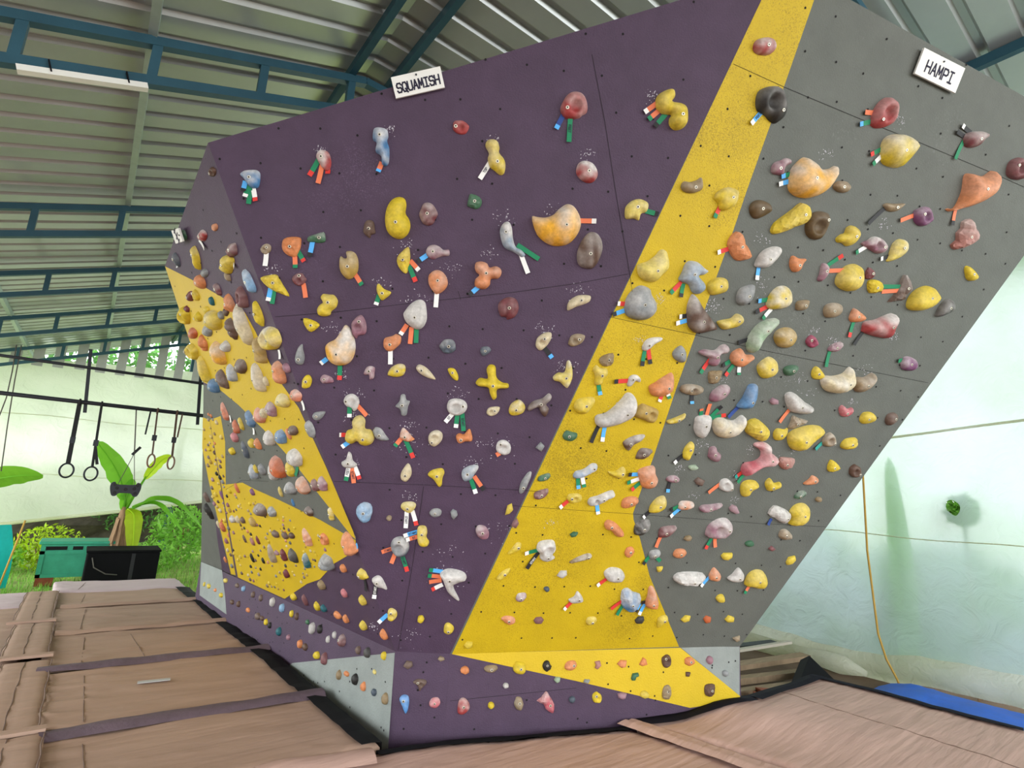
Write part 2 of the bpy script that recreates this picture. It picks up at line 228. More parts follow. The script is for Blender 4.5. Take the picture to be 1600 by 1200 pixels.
BOLT_HOLES={'F': [[0.031, 0.085], [0.215, 0.12], [-0.088, 0.286], [0.141, 0.32], [0.342, 0.289], [0.025, 0.502], [0.225, 0.518], [0.44, 0.512], [-0.1, 0.717], [0.143, 0.705], [0.33, 0.681], [0.53, 0.716], [0.005, 0.906], [0.248, 0.894], [0.46, 0.893], [0.666, 0.907], [-0.073, 1.098], [0.357, 1.097], [0.567, 1.103], [-0.399, 1.299], [0.019, 1.311], [0.238, 1.28], [0.438, 1.293], [0.67, 1.311], [-0.503, 1.49], [-0.311, 1.519], [-0.087, 1.483], [0.13, 1.501], [0.358, 1.493], [0.554, 1.493], [0.745, 1.483], [-0.621, 1.712], [-0.413, 1.705], [-0.183, 1.704], [0.245, 1.716], [0.427, 1.695], [0.65, 1.71], [0.858, 1.686], [-0.287, 1.898], [-0.08, 1.899], [0.123, 1.919], [0.337, 1.899], [0.548, 1.888], [0.966, 1.917], [-0.601, 2.086], [-0.382, 2.112], [-0.18, 2.107], [0.005, 2.087], [0.233, 2.108], [0.424, 2.106], [0.659, 2.116], [0.867, 2.102], [1.057, 2.106], [-0.725, 2.307], [-0.484, 2.308], [-0.097, 2.296], [0.13, 2.299], [0.325, 2.299], [0.749, 2.293], [0.951, 2.304], [-0.823, 2.518], [-0.588, 2.507], [-0.393, 2.502], [0.037, 2.519], [0.857, 2.506], [1.067, 2.509], [-0.913, 2.718], [-0.486, 2.681], [-0.283, 2.706], [0.124, 2.689], [0.327, 2.704], [0.557, 2.695], [0.774, 2.686], [0.972, 2.702], [1.167, 2.707], [-1.036, 2.911], [-0.821, 2.907], [-0.609, 2.897], [-0.402, 2.889], [-0.204, 2.902], [0.232, 2.911], [0.424, 2.902], [0.866, 2.911], [1.064, 2.911], [1.285, 2.905], [-0.725, 3.09], [-0.506, 3.107], [-0.31, 3.089], [0.356, 3.115], [1.173, 3.104], [1.373, 3.112], [-0.188, 3.306], [0.041, 3.295], [0.227, 3.313], [0.441, 3.283], [1.063, 3.317], [1.266, 3.302], [0.347, 3.517], [0.566, 3.511], [0.763, 3.498], [0.967, 3.492], [1.404, 3.51], [0.861, 3.685], [1.056, 3.701], [1.408, 3.884]], 'R': [[0.064, 0.11], [0.464, 0.114], [0.682, 0.11], [0.857, 0.108], [1.273, 0.093], [1.454, 0.111], [1.658, 0.093], [1.877, 0.113], [2.066, 0.097], [2.263, 0.107], [0.152, 0.319], [0.376, 0.314], [0.58, 0.307], [0.77, 0.309], [0.976, 0.305], [1.161, 0.282], [1.577, 0.307], [1.775, 0.289], [1.988, 0.312], [2.163, 0.288], [0.265, 0.512], [0.48, 0.505], [0.683, 0.51], [0.869, 0.516], [1.054, 0.494], [1.274, 0.495], [1.467, 0.511], [1.859, 0.49], [2.051, 0.489], [2.28, 0.496], [0.359, 0.69], [1.184, 0.705], [1.559, 0.709], [1.96, 0.715], [2.189, 0.704], [2.362, 0.695], [0.277, 0.891], [0.453, 0.884], [0.868, 0.903], [1.076, 0.893], [1.274, 0.89], [1.482, 0.906], [2.286, 0.916], [2.456, 0.916], [0.367, 1.085], [1.388, 1.096], [1.579, 1.111], [1.771, 1.102], [1.968, 1.088], [2.178, 1.101], [2.364, 1.116], [2.561, 1.084], [0.661, 1.287], [0.88, 1.306], [1.066, 1.311], [1.475, 1.291], [1.683, 1.29], [1.868, 1.308], [2.072, 1.29], [2.286, 1.304], [2.461, 1.31], [2.677, 1.296], [0.576, 1.485], [0.751, 1.48], [0.973, 1.498], [1.189, 1.486], [1.385, 1.509], [1.56, 1.486], [1.767, 1.481], [1.968, 1.499], [2.16, 1.502], [2.555, 1.491], [2.763, 1.481], [0.455, 1.714], [0.672, 1.719], [0.884, 1.703], [1.071, 1.699], [1.282, 1.705], [1.659, 1.706], [1.878, 1.699], [2.07, 1.712], [2.256, 1.685], [2.662, 1.685], [2.871, 1.7], [0.589, 1.897], [0.779, 1.882], [0.955, 1.897], [1.383, 1.906], [1.554, 1.901], [1.772, 1.915], [1.951, 1.899], [2.369, 1.918], [2.585, 1.895], [2.759, 1.904], [2.989, 1.913], [0.678, 2.088], [0.864, 2.085], [1.078, 2.088], [1.279, 2.114], [1.855, 2.094], [2.07, 2.092], [2.267, 2.08], [2.458, 2.105], [2.65, 2.12], [2.876, 2.118], [3.056, 2.091], [0.75, 2.312], [1.175, 2.289], [1.388, 2.308], [1.576, 2.297], [1.766, 2.309], [1.975, 2.287], [2.161, 2.294], [2.368, 2.304], [2.786, 2.294], [2.965, 2.312], [0.662, 2.507], [0.871, 2.499], [1.275, 2.515], [1.461, 2.514], [1.871, 2.515], [2.056, 2.493], [2.272, 2.5], [2.464, 2.51], [2.881, 2.503], [3.087, 2.501], [0.776, 2.689], [0.955, 2.683], [1.161, 2.686], [1.584, 2.696], [1.765, 2.699], [1.989, 2.713], [2.18, 2.696], [2.353, 2.697], [2.585, 2.682], [2.758, 2.704], [2.981, 2.68], [3.176, 2.691], [0.856, 2.919], [1.053, 2.9], [1.278, 2.91], [1.688, 2.894], [1.874, 2.911], [2.055, 2.885], [2.274, 2.906], [2.473, 2.918], [3.274, 2.896], [0.988, 3.11], [1.163, 3.091], [1.751, 3.091], [1.981, 3.113], [2.153, 3.09], [2.353, 3.104], [2.562, 3.101], [2.755, 3.114], [2.957, 3.104], [3.17, 3.12], [3.377, 3.09], [0.874, 3.295], [1.061, 3.282], [1.283, 3.318], [1.465, 3.28], [1.681, 3.312], [1.855, 3.318], [2.089, 3.284], [2.29, 3.319], [2.487, 3.294], [2.656, 3.312], [3.28, 3.283], [3.471, 3.283], [0.979, 3.508], [1.355, 3.502], [1.781, 3.489], [1.978, 3.512], [2.153, 3.482], [2.364, 3.496], [2.588, 3.494], [2.969, 3.518], [3.172, 3.506], [3.354, 3.49], [3.56, 3.504], [1.064, 3.694], [1.252, 3.684], [1.457, 3.682], [1.653, 3.706], [1.877, 3.719], [2.056, 3.71], [2.456, 3.719], [2.666, 3.713], [2.862, 3.686], [3.279, 3.684], [3.454, 3.7], [3.675, 3.712], [1.357, 3.892], [1.572, 3.893], [1.772, 3.884], [2.177, 3.917], [2.378, 3.902], [2.964, 3.88], [3.386, 3.917], [3.553, 3.89], [3.776, 3.894], [1.082, 4.099], [1.284, 4.084], [1.485, 4.097], [1.857, 4.084], [2.268, 4.1], [2.469, 4.107]], 'L': [[-2.829, 0.095], [-2.597, 0.073], [-2.378, 0.099], [-2.167, 0.072], [-1.945, 0.107], [-1.51, 0.097], [-1.289, 0.083], [-0.838, 0.08], [-0.628, 0.102], [-0.406, 0.093], [-0.161, 0.09], [-2.695, 0.313], [-2.281, 0.291], [-1.607, 0.289], [-1.401, 0.319], [-1.153, 0.32], [-0.945, 0.327], [-0.731, 0.326], [-0.51, 0.317], [-0.068, 0.309], [-2.384, 0.52], [-2.166, 0.521], [-1.724, 0.51], [-1.503, 0.529], [-1.066, 0.54], [-0.825, 0.515], [-0.61, 0.543], [-0.376, 0.512], [-0.183, 0.529], [-2.485, 0.744], [-2.273, 0.759], [-2.036, 0.757], [-1.814, 0.737], [-1.602, 0.732], [-1.393, 0.746], [-1.171, 0.762], [-0.955, 0.748], [-0.711, 0.76], [-0.515, 0.741], [-0.283, 0.742], [-0.085, 0.747], [-2.159, 0.959], [-1.916, 0.975], [-1.726, 0.987], [-1.489, 0.974], [-0.818, 0.964], [-0.62, 0.953], [-0.408, 0.982], [-0.175, 0.982], [-2.062, 1.184], [-1.624, 1.182], [-1.394, 1.176], [-1.152, 1.197], [-0.737, 1.195], [-0.486, 1.191], [-0.067, 1.204], [-1.701, 1.395], [-1.503, 1.41], [-1.291, 1.391], [-1.072, 1.408], [-0.844, 1.421], [-0.613, 1.412], [-0.376, 1.412], [-0.169, 1.422], [-1.83, 1.632], [-1.385, 1.637], [-1.172, 1.642], [-0.931, 1.609], [-0.522, 1.625], [-0.281, 1.626], [-0.081, 1.61], [-1.502, 1.851], [-1.287, 1.863], [-1.075, 1.829], [-0.832, 1.839], [-0.631, 1.864], [-0.403, 1.843], [-0.177, 1.868], [0.049, 1.831], [-1.169, 2.061], [-0.965, 2.055], [-0.72, 2.083], [-0.5, 2.065], [-0.287, 2.073], [-1.286, 2.285], [-1.054, 2.288], [-0.836, 2.299], [-0.183, 2.302], [-1.404, 2.506], [-1.162, 2.514], [-0.942, 2.501], [-0.731, 2.503], [-0.494, 2.508], [-0.277, 2.514], [-1.287, 2.728], [-0.851, 2.72], [-0.63, 2.727], [-0.375, 2.735], [-0.193, 2.738], [0.052, 2.714], [-0.942, 2.965], [-0.267, 2.951]], 'KF': [[0.205, -0.056], [0.282, -0.374], [0.189, -0.307], [0.189, -0.114], [0.096, -0.446], [0.163, -0.221]], 'KR': [[0.695, -0.345], [1.573, -0.493], [1.302, -0.455], [1.134, -0.222], [0.194, -0.45], [1.573, -0.159], [2.193, -0.101], [0.912, -0.428], [2.134, -0.108], [0.54, -0.296], [0.701, -0.094], [1.292, -0.114], [1.311, -0.273], [1.985, -0.142], [1.503, -0.313], [1.44, -0.43], [0.981, -0.455], [1.122, -0.085], [1.988, -0.126], [1.509, -0.341]], 'KL': [[-2.412, -0.433], [-2.59, -0.291], [-1.786, -0.192], [-2.124, -0.172], [-2.338, -0.445], [-1.757, -0.406], [-0.686, -0.303], [-2.276, -0.427], [-2.455, -0.277], [-1.251, -0.103], [-0.081, -0.201], [-1.932, -0.372], [-0.897, -0.417], [-1.402, -0.211], [-1.793, -0.467], [-2.422, -0.218], [-0.489, -0.471], [-2.596, -0.105], [-2.624, -0.135], [-1.069, -0.462], [-1.686, -0.166], [-2.552, -0.365], [-1.248, -0.465], [-2.062, -0.06], [-2.391, -0.166], [-1.63, -0.257], [-1.997, -0.391], [-1.0, -0.453], [-0.53, -0.319], [-0.044, -0.473], [-1.698, -0.328], [-1.907, -0.163], [-1.049, -0.05], [-0.452, -0.217], [-2.473, -0.111], [-0.261, -0.169], [-0.079, -0.467], [-1.396, -0.286], [-0.659, -0.418], [-1.047, -0.499]]}
CHALK={'F': [[0.038, 2.209, 0.094], [-0.035, 2.522, 0.064], [0.775, 2.758, 0.071], [0.504, 2.712, 0.071], [0.425, 2.509, 0.064], [-0.159, 2.295, 0.057], [0.227, 2.413, 0.065], [-0.415, 2.016, 0.072], [-0.766, 2.338, 0.049], [-0.303, 1.638, 0.074], [-0.289, 1.523, 0.075], [0.031, 1.494, 0.053], [0.303, 1.691, 0.075], [-0.302, 1.233, 0.068], [0.415, 1.28, 0.069], [0.616, 1.386, 0.085], [0.037, 1.043, 0.058], [0.33, 0.497, 0.128], [0.959, 2.343, 0.081], [0.77, 2.11, 0.067], [0.907, 1.913, 0.053], [0.42, 3.106, 0.055], [-0.143, 3.124, 0.041], [0.087, 0.088, 0.106], [1.244, 3.41, 0.041], [0.932, 3.082, 0.042], [0.133, 2.493, 0.05], [-0.507, 2.981, 0.041], [0.945, 1.916, 0.053], [-0.139, 0.167, 0.032], [-0.368, 1.767, 0.044], [0.301, 0.679, 0.119], [0.492, 1.398, 0.077], [0.606, 0.869, 0.099], [0.036, 1.368, 0.114]], 'R': [[1.223, 2.416, 0.07], [1.216, 2.454, 0.052], [1.69, 3.417, 0.053], [1.42, 2.87, 0.07], [2.267, 3.116, 0.059], [2.485, 2.188, 0.086], [2.113, 1.986, 0.072], [1.809, 1.568, 0.05], [1.75, 1.362, 0.061], [1.293, 1.389, 0.038], [1.449, 1.191, 0.059], [1.782, 1.186, 0.046], [2.493, 1.973, 0.044], [2.144, 1.596, 0.042], [2.002, 2.408, 0.04], [2.165, 2.367, 0.051], [2.012, 1.514, 0.063], [1.412, 1.557, 0.067], [2.132, 3.694, 0.075], [2.649, 2.457, 0.054], [0.76, 1.752, 0.059], [0.491, 0.956, 0.043], [0.857, 2.436, 0.041], [1.97, 2.059, 0.09], [1.517, 2.619, 0.064], [1.396, 1.991, 0.074], [0.799, 2.178, 0.042]]}
PT={'sign_squamish': [[0.947, 2.425, 3.589], [1.138, 2.259, 3.661], [1.104, 2.237, 3.754], [0.911, 2.403, 3.686]], 'sign_hampi': [[3.377, 0.819, 4.112], [3.689, 0.714, 4.089], [3.712, 0.643, 4.21], [3.387, 0.754, 4.229]], 'sign_left': [[0.182, 3.994, 3.119], [0.218, 4.017, 3.05], [0.225, 3.874, 3.067], [0.185, 3.859, 3.14]]}
HOLDS=[
[0,0.793,2.714,0.085,"b",0.4,[228,168,48],[-138,33,-109,34,-65,34,-22,51,10,87,52,115,93,102,129,54,138,3,121,-49,81,-96,24,-115,-34,-109,-91,-74,-122,-25],"biggest amber crescent hold on the purple overhang","purple overhang"],
[1,1.637,3.276,0.095,"b",0.45,[228,168,48],[-151,-48,-159,21,-117,90,-78,109,-2,90,39,71,95,83,132,108,159,78,147,14,101,-50,25,-98,-64,-109,-127,-89],"big amber crescent hold on the grey overhang","grey overhang"],
[1,2.85,3.459,0.093,"b",0.1,[208,132,84],[-172,-130,-97,-123,-78,-21,-103,71,-72,97,39,101,99,149,147,135,172,70,133,-18,26,-87,-68,-126,-124,-149],"big orange horned hold on the grey overhang","grey overhang"],
[1,2.176,3.553,0.081,"b",0.35,[208,182,48],[-127,-15,-126,39,-92,73,-26,93,51,92,109,74,127,41,104,-19,65,-74,-3,-93,-76,-86,-106,-56],"big yellow rounded triangle hold on the grey overhang","grey overhang"],
[1,0.743,2.407,0.073,"b",0.35,[128,131,133],[-101,-39,-95,27,-58,79,-22,98,32,89,51,59,88,19,101,-26,77,-72,31,-98,-32,-98,-77,-82],"big blue-grey cleft hold on the yellow stripe","yellow stripe"],
[0,-0.381,1.956,0.068,"b",0.6,[228,168,48],[-86,-21,-70,8,-30,33,1,81,25,117,50,103,73,59,86,5,80,-51,58,-94,18,-117,-28,-116,-69,-84],"big amber pear with white chalk hold on the purple overhang","purple overhang"],
[1,1.234,3.594,0.068,"p",0.2,[42,40,38],[-101,-3,-93,47,-22,87,44,80,86,25,101,-37,62,-87,17,-84,-19,-66,-75,-53],"black ring-shaped hold on the yellow stripe","yellow stripe"],
[0,-0.08,2.682,0.064,"b",0.0,[208,182,48],[-70,-31,-66,37,-41,89,-3,111,32,104,44,70,41,28,62,-4,70,-42,56,-85,22,-111,-17,-108,-53,-81],"big bright yellow kidney hold on the purple overhang","purple overhang"],
[0,1.359,3.357,0.061,"b",0.1,[208,182,48],[-92,24,-88,56,-65,81,-24,101,2,95,11,64,-3,39,45,35,78,18,92,-25,90,-69,63,-95,28,-101,-1,-80,-7,-49,1,-28,-42,-28,-80,-7],"big yellow S-shaped hold on the purple overhang","purple overhang"],
[1,0.748,1.748,0.075,"b",0.5,[184,180,176],[-124,-74,-120,-43,-67,-22,-24,19,16,74,42,117,87,112,124,55,121,-18,73,-64,5,-97,-65,-117,-106,-105],"big white banana-shaped hold on the yellow stripe","yellow stripe"],
[0,0.995,2.589,0.062,"f",0.25,[94,70,58],[-71,-36,-65,17,-43,66,-11,100,30,97,61,61,71,10,55,-53,27,-95,-13,-100,-55,-83],"big dark brown grooved hold on the purple overhang","purple overhang"],
[1,1.16,2.397,0.07,"b",0.4,[94,70,58],[-114,14,-117,62,-105,111,-68,98,-14,49,60,-8,117,-63,63,-91,-9,-111,-68,-85,-98,-41],"big grey-brown pyramid hold on the yellow stripe","yellow stripe"],
[1,1.579,3.038,0.06,"r",0.1,[208,182,48],[-120,-86,-109,-38,-59,13,-8,64,30,104,93,93,120,43,100,-2,42,-37,-25,-77,-91,-104],"long lumpy yellow hold on the grey overhang","grey overhang"],
[1,0.761,2.625,0.062,"b",0.15,[215,195,95],[-96,-25,-89,-6,-44,15,-3,54,22,92,58,93,88,43,96,-2,66,-43,36,-85,-14,-93,-71,-71],"big pale yellow wave hold on the yellow stripe","yellow stripe"],
[0,0.833,3.333,0.052,"p",0.25,[160,62,62],[-72,-26,-65,7,-43,48,-11,69,28,68,55,48,72,10,72,-29,48,-47,32,-61,-19,-69,-54,-60],"big red fist-shaped hold on the purple overhang","purple overhang"],
[1,1.995,3.724,0.062,"p",0.2,[160,62,62],[-76,-65,-83,-15,-65,41,-28,80,11,87,54,70,80,24,83,-28,43,-64,-20,-87,-59,-83],"crimson egg with deep pocket hold on the grey overhang","grey overhang"],
[1,2.191,1.703,0.078,"b",0.1,[208,182,48],[-140,-12,-137,23,-79,63,17,93,100,92,140,61,116,17,54,-35,-8,-88,-67,-93,-112,-62],"big yellow loaf hold on the grey overhang","grey overhang"],
[1,1.032,2.603,0.062,"b",0.3,[140,155,170],[-90,-25,-79,18,-72,65,-47,88,6,90,51,68,84,51,60,23,30,14,79,-20,90,-56,56,-90,16,-83,-17,-46,-62,-39],"blue-grey twisted hold on the yellow stripe","yellow stripe"],
[1,2.487,2.538,0.073,"b",0.45,[160,62,62],[-127,-52,-127,-4,-50,23,16,60,74,85,111,58,127,-16,113,-78,11,-85,-111,-72],"big red wedge hold on the grey overhang","grey overhang"],
[1,2.131,2.79,0.068,"b",0.15,[208,182,48],[-96,-54,-98,6,-57,61,11,84,74,65,98,19,92,-43,43,-84,-35,-84],"big yellow oval hold on the grey overhang","grey overhang"],
[1,2.775,2.751,0.074,"b",0.05,[208,182,48],[-116,-66,-123,-8,-87,50,-19,86,54,84,108,50,123,20,84,-35,3,-77,-71,-86],"big yellow cleft bean hold on the grey overhang","grey overhang"],
[0,-0.259,1.458,0.059,"b",0.2,[208,182,48],[-86,-41,-75,-6,-43,11,-46,54,-26,84,6,91,30,64,30,15,64,8,86,-30,76,-70,43,-91,6,-84,-13,-66,-46,-86,-79,-70],"big yellow three-ball hold on the purple overhang","purple overhang"],
[1,2.301,2.133,0.074,"b",0.5,[203,188,152],[-135,-23,-121,10,-44,19,26,46,60,95,108,74,135,10,118,-42,53,-86,-25,-95,-92,-75],"cream crescent with chalk smear hold on the grey overhang","grey overhang"],
[0,0.036,2.162,0.054,"b",0.45,[184,180,176],[-67,-9,-57,19,-23,62,21,86,53,72,64,28,67,-26,50,-68,20,-86,-13,-77,-50,-48],"big off-white shell hold on the purple overhang","purple overhang"],
[1,1.562,1.725,0.068,"b",0.5,[203,188,152],[-117,-8,-115,42,-65,58,-25,45,31,45,74,83,109,70,117,9,71,-57,-8,-83,-75,-64],"cream crescent beside white cup hold on the grey overhang","grey overhang"],
[1,1.767,3.041,0.061,"p",0.05,[92,72,42],[-77,-22,-78,20,-53,62,-1,83,55,78,78,31,73,-26,49,-74,-2,-83,-52,-64],"big olive-brown pocketed hold on the grey overhang","grey overhang"],
[1,1.613,2.339,0.063,"b",0.3,[140,165,135],[-91,-77,-93,-16,-56,58,1,99,72,118,93,88,52,25,3,-43,-24,-105,-58,-118],"long pale green bean hold on the grey overhang","grey overhang"],
[0,0.433,2.408,0.052,"b",0.2,[208,132,84],[-76,40,-71,67,-40,76,-8,67,7,47,42,56,70,43,76,17,60,-11,20,-18,15,-50,-8,-74,-44,-76,-69,-61,-69,-25,-48,-1,-67,15],"orange three-lobed hold on the purple overhang","purple overhang"],
[1,1.888,1.518,0.07,"b",0.35,[190,95,105],[-126,-84,-117,-37,-46,-17,-6,19,-22,64,-83,91,-76,114,-18,124,41,106,59,57,101,42,126,15,91,-35,18,-50,-46,-92,-97,-124],"pink-red branching bone hold on the grey overhang","grey overhang"],
[2,-0.318,2.252,0.056,"b",0.3,[203,188,152],[60,0,60,74,31,119,-5,131,-41,101,-58,35,-58,-33,-40,-86,-14,-128,23,-120,55,-74],"long beige pill-shaped hold on the left side wall","left side wall"],
[1,1.291,2.825,0.05,"r",0.05,[208,132,84],[-93,-4,-89,42,-57,80,-15,70,36,19,93,-36,59,-65,2,-80,-44,-60],"orange veined wedge hold on the grey overhang","grey overhang"],
[1,2.931,3.2,0.059,"r",0.25,[165,110,100],[-92,-80,-60,-43,-82,-1,-57,34,-70,72,-7,104,44,63,91,31,92,-26,40,-67,-43,-104],"jagged pink-brown coral hold on the grey overhang","grey overhang"],
[0,0.499,1.801,0.052,"b",0.0,[208,182,48],[-96,-8,-72,21,-27,20,-38,72,-21,103,13,94,24,31,60,3,94,-2,96,-28,44,-36,30,-52,33,-90,11,-103,-10,-66,-23,-33,-76,-29],"yellow starfish hold on the purple overhang","purple overhang"],
[0,0.432,3.039,0.047,"b",0.25,[208,182,48],[-58,52,-50,81,-24,90,6,82,19,50,19,26,47,-4,58,-36,54,-78,31,-90,0,-70,-28,-52,-41,-12,-37,17],"yellow knob with cream head hold on the purple overhang","purple overhang"],
[0,-0.184,3.043,0.046,"b",0.45,[72,122,168],[-46,50,-39,87,-10,97,29,88,38,53,33,29,46,-11,45,-76,30,-97,9,-91,3,-50,-27,-29,-24,16,-41,27],"tall blue knob with grey head hold on the purple overhang","purple overhang"],
[1,1.664,2.581,0.058,"b",0.6,[208,182,48],[-83,-60,-80,12,-37,66,27,76,75,37,83,-22,42,-57,-34,-76],"yellow drop with white chalk hold on the grey overhang","grey overhang"],
[0,0.339,0.494,0.055,"b",0.5,[184,180,176],[-83,74,-33,107,39,99,76,79,83,40,32,15,6,-13,51,-107,-3,-75,-37,-33,-60,27],"white horned hold on the purple overhang","purple overhang"],
[0,-0.342,2.407,0.046,"b",0.15,[172,142,70],[-53,10,-47,45,-27,37,-12,41,-17,72,14,78,40,61,53,18,49,-34,21,-70,-5,-78,-32,-58,-49,-28],"khaki oval with notch hold on the purple overhang","purple overhang"],
[1,1.111,3.063,0.049,"b",0.15,[208,182,48],[-73,-13,-67,23,-4,64,64,57,73,16,62,-28,16,-62,-27,-64,-40,-35],"yellow round jug hold on the yellow stripe","yellow stripe"],
[0,0.559,2.616,0.045,"b",0.5,[140,155,170],[-76,42,-58,84,-30,93,-10,64,1,7,19,-37,52,-52,76,-78,56,-93,18,-72,-37,-52,-61,-19],"pale blue-grey lizard-shaped hold on the purple overhang","purple overhang"],
[1,1.731,0.992,0.063,"p",0.4,[142,97,112],[-97,-53,-92,15,-37,64,30,76,90,36,97,-26,33,-72,-57,-76],"big mauve pocketed hold on the grey overhang","grey overhang"],
[1,1.006,1.947,0.053,"b",0.1,[208,132,84],[-80,-28,-45,5,8,52,54,78,80,20,79,-38,23,-78,-45,-77],"orange wedge on yellow stripe hold on the yellow stripe","yellow stripe"],
[1,1.792,1.722,0.053,"r",0.05,[208,182,48],[-87,-20,-97,47,-38,77,35,49,88,8,97,-54,54,-77,-33,-48],"cracked yellow block hold right of the cream crescent beside white cup hold","grey overhang"],
[0,0.936,3.005,0.042,"b",0.6,[160,62,62],[-60,-4,-52,38,-19,57,26,48,56,14,60,-23,36,-53,1,-57,-41,-36],"pale pink chalked disc hold on the purple overhang","purple overhang"],
[1,2.051,1.936,0.059,"b",0.35,[184,180,176],[-125,40,-91,69,-33,56,49,15,125,-17,91,-60,1,-69,-66,-48],"pale grey shield hold above the big yellow loaf hold on grey overhang","grey overhang"],
[0,1.23,2.83,0.043,"b",0.15,[215,195,95],[-63,-16,-56,18,-23,48,20,57,63,36,60,-7,30,-22,22,-57,-7,-50,-52,-54],"pale yellow scallop hold on the purple overhang","purple overhang"],
[2,-0.02,2.112,0.061,"p",0.4,[208,182,48],[123,0,109,40,52,65,-19,74,-84,55,-124,21,-101,-17,-78,-52,-16,-64,49,-61,105,-39],"big yellow bucket-shaped hold above and right of the olive-yellow fluted hold","left side wall"],
[1,1.497,2.802,0.05,"b",0.6,[184,180,176],[-79,-52,-61,15,-7,59,59,71,79,40,52,-14,12,-59,-54,-71],"white chalked oval hold right of the orange veined wedge hold on grey overhang","grey overhang"],
[0,0.562,2.234,0.044,"f",0.1,[112,55,60],[-60,3,-48,40,-3,65,42,54,60,5,42,-44,0,-65,-12,-51,-42,-46],"red-brown shell hold below and right of the orange three-lobed hold on purple overhang","purple overhang"],
[0,0.156,2.35,0.043,"b",0.15,[208,132,84],[-56,18,-48,45,-18,67,18,63,46,34,56,-5,37,-42,-2,-67,-26,-51,-50,-17],"orange egg hold above and right of the big off-white shell hold on purple overhang","purple overhang"],
[1,1.788,2.349,0.054,"b",0.2,[172,142,70],[-80,-16,-78,31,-27,61,34,62,79,27,80,-25,37,-62,-32,-61],"mustard round hold right of the long pale green bean hold on grey overhang","grey overhang"],
[1,1.077,1.329,0.055,"b",0.2,[208,132,84],[-78,29,-57,58,23,81,48,33,78,-10,73,-56,33,-81,-23,-68,-56,-19],"big orange bag-shaped hold on the yellow stripe","yellow stripe"],
[0,-0.457,2.175,0.042,"b",0.1,[208,182,48],[-39,42,-26,63,5,63,36,61,57,32,50,-5,24,-29,15,-52,-16,-63,-47,-57,-57,-26,-44,2,-26,17],"yellow three-ball hold above the big amber pear with white chalk hold on purple overhang","purple overhang"],
[1,1.19,0.414,0.053,"r",0.4,[72,122,168],[-61,-31,-81,70,-38,93,6,64,67,46,81,-5,63,-57,29,-93,-19,-76],"blue layered clump hold on the yellow stripe","yellow stripe"],
[0,-0.657,2.483,0.037,"r",0.0,[208,132,84],[-53,-3,-46,32,-25,49,19,56,49,52,53,31,49,-3,32,-48,14,-56,-16,-51,-42,-32],"orange boulder-shaped hold above and right of the yellow folded wedge hold on purple overhang","purple overhang"],
[1,2.36,1.13,0.063,"b",0.1,[208,182,48],[-65,-69,-61,-30,-86,19,-57,71,8,87,66,59,86,2,68,-50,16,-84,-46,-87],"big yellow swirl hold on the grey overhang","grey overhang"],
[0,0.086,2.715,0.04,"f",0.25,[112,55,60],[52,3,40,-25,26,-51,1,-62,-25,-54,-42,-32,-52,-5,-44,23,-32,52,-5,62,21,53,39,31],"maroon banded round hold right of the big bright yellow kidney hold on purple overhang","purple overhang"],
[2,-0.776,2.369,0.062,"b",0.2,[208,182,48],[119,0,101,34,53,62,-20,74,-86,52,-135,21,-121,-19,-86,-52,-17,-64,56,-64,103,-35],"big yellow pillow hold left of the long beige pill-shaped hold on left side wall","left side wall"],
[2,-0.41,1.915,0.054,"b",0.45,[203,188,152],[57,0,57,53,32,90,-3,102,-30,62,-54,25,-54,-24,-41,-64,-14,-90,21,-89,42,-45],"big cream crescent hold below the olive-yellow fluted hold on left side wall","left side wall"],
[1,3.148,3.666,0.053,"p",0.1,[112,55,60],[-67,-45,-81,11,-50,47,14,66,74,15,81,-48,31,-66,-30,-65],"maroon pocket at the frame edge hold on the grey overhang","grey overhang"],
[0,-0.748,2.268,0.036,"r",0.05,[208,182,48],[-79,35,-39,51,4,59,22,42,44,4,66,-29,79,-59,39,-49,-14,-31,-44,-11,-66,9],"yellow folded wedge hold right of the blue and grey twisted hold on purple overhang","purple overhang"],
[1,1.725,2.141,0.052,"b",0.2,[208,182,48],[-78,4,-45,50,-4,72,54,50,78,-2,55,-48,-2,-72,-50,-48],"lumpy yellow nugget hold right of the orange hooked hold on grey overhang","grey overhang"],
[1,1.102,3.848,0.039,"b",0.4,[160,62,62],[-67,-27,-60,15,-1,46,49,44,67,8,38,-31,-31,-46],"red pebble at the stripe top hold on the yellow stripe","yellow stripe"],
[1,0.5,0.774,0.051,"p",0.5,[184,180,176],[-68,7,-63,58,-13,77,37,73,59,22,47,-24,68,-47,20,-77,-27,-61,-41,-21],"big white open-mouthed hold on the yellow stripe","yellow stripe"],
[2,-1.367,2.102,0.051,"b",0.1,[208,182,48],[52,0,45,53,28,99,-3,99,-31,78,-54,31,-51,-28,-40,-80,-13,-104,21,-110,40,-53],"long yellow pod hold below and left of the amber barrel-shaped hold","left side wall"],
[1,1.371,1.705,0.051,"b",0.4,[184,180,176],[-61,13,-62,56,-15,77,44,73,62,15,52,-41,21,-77,-19,-65,-52,-24],"white cup-shaped hold left of the cream crescent beside white cup hold on grey overhang","grey overhang"],
[1,1.352,3.05,0.044,"b",0.05,[92,72,42],[-75,-6,-62,33,-15,53,46,44,75,13,54,-16,-1,-53,-44,-46],"dark olive-brown cap hold left of the long lumpy yellow hold on grey overhang","grey overhang"],
[1,1.61,0.593,0.052,"r",0.5,[184,180,176],[-129,-4,-106,37,-6,49,101,40,129,-1,72,-38,23,-49,-83,-40],"wide white and brown hold on the grey overhang","grey overhang"],
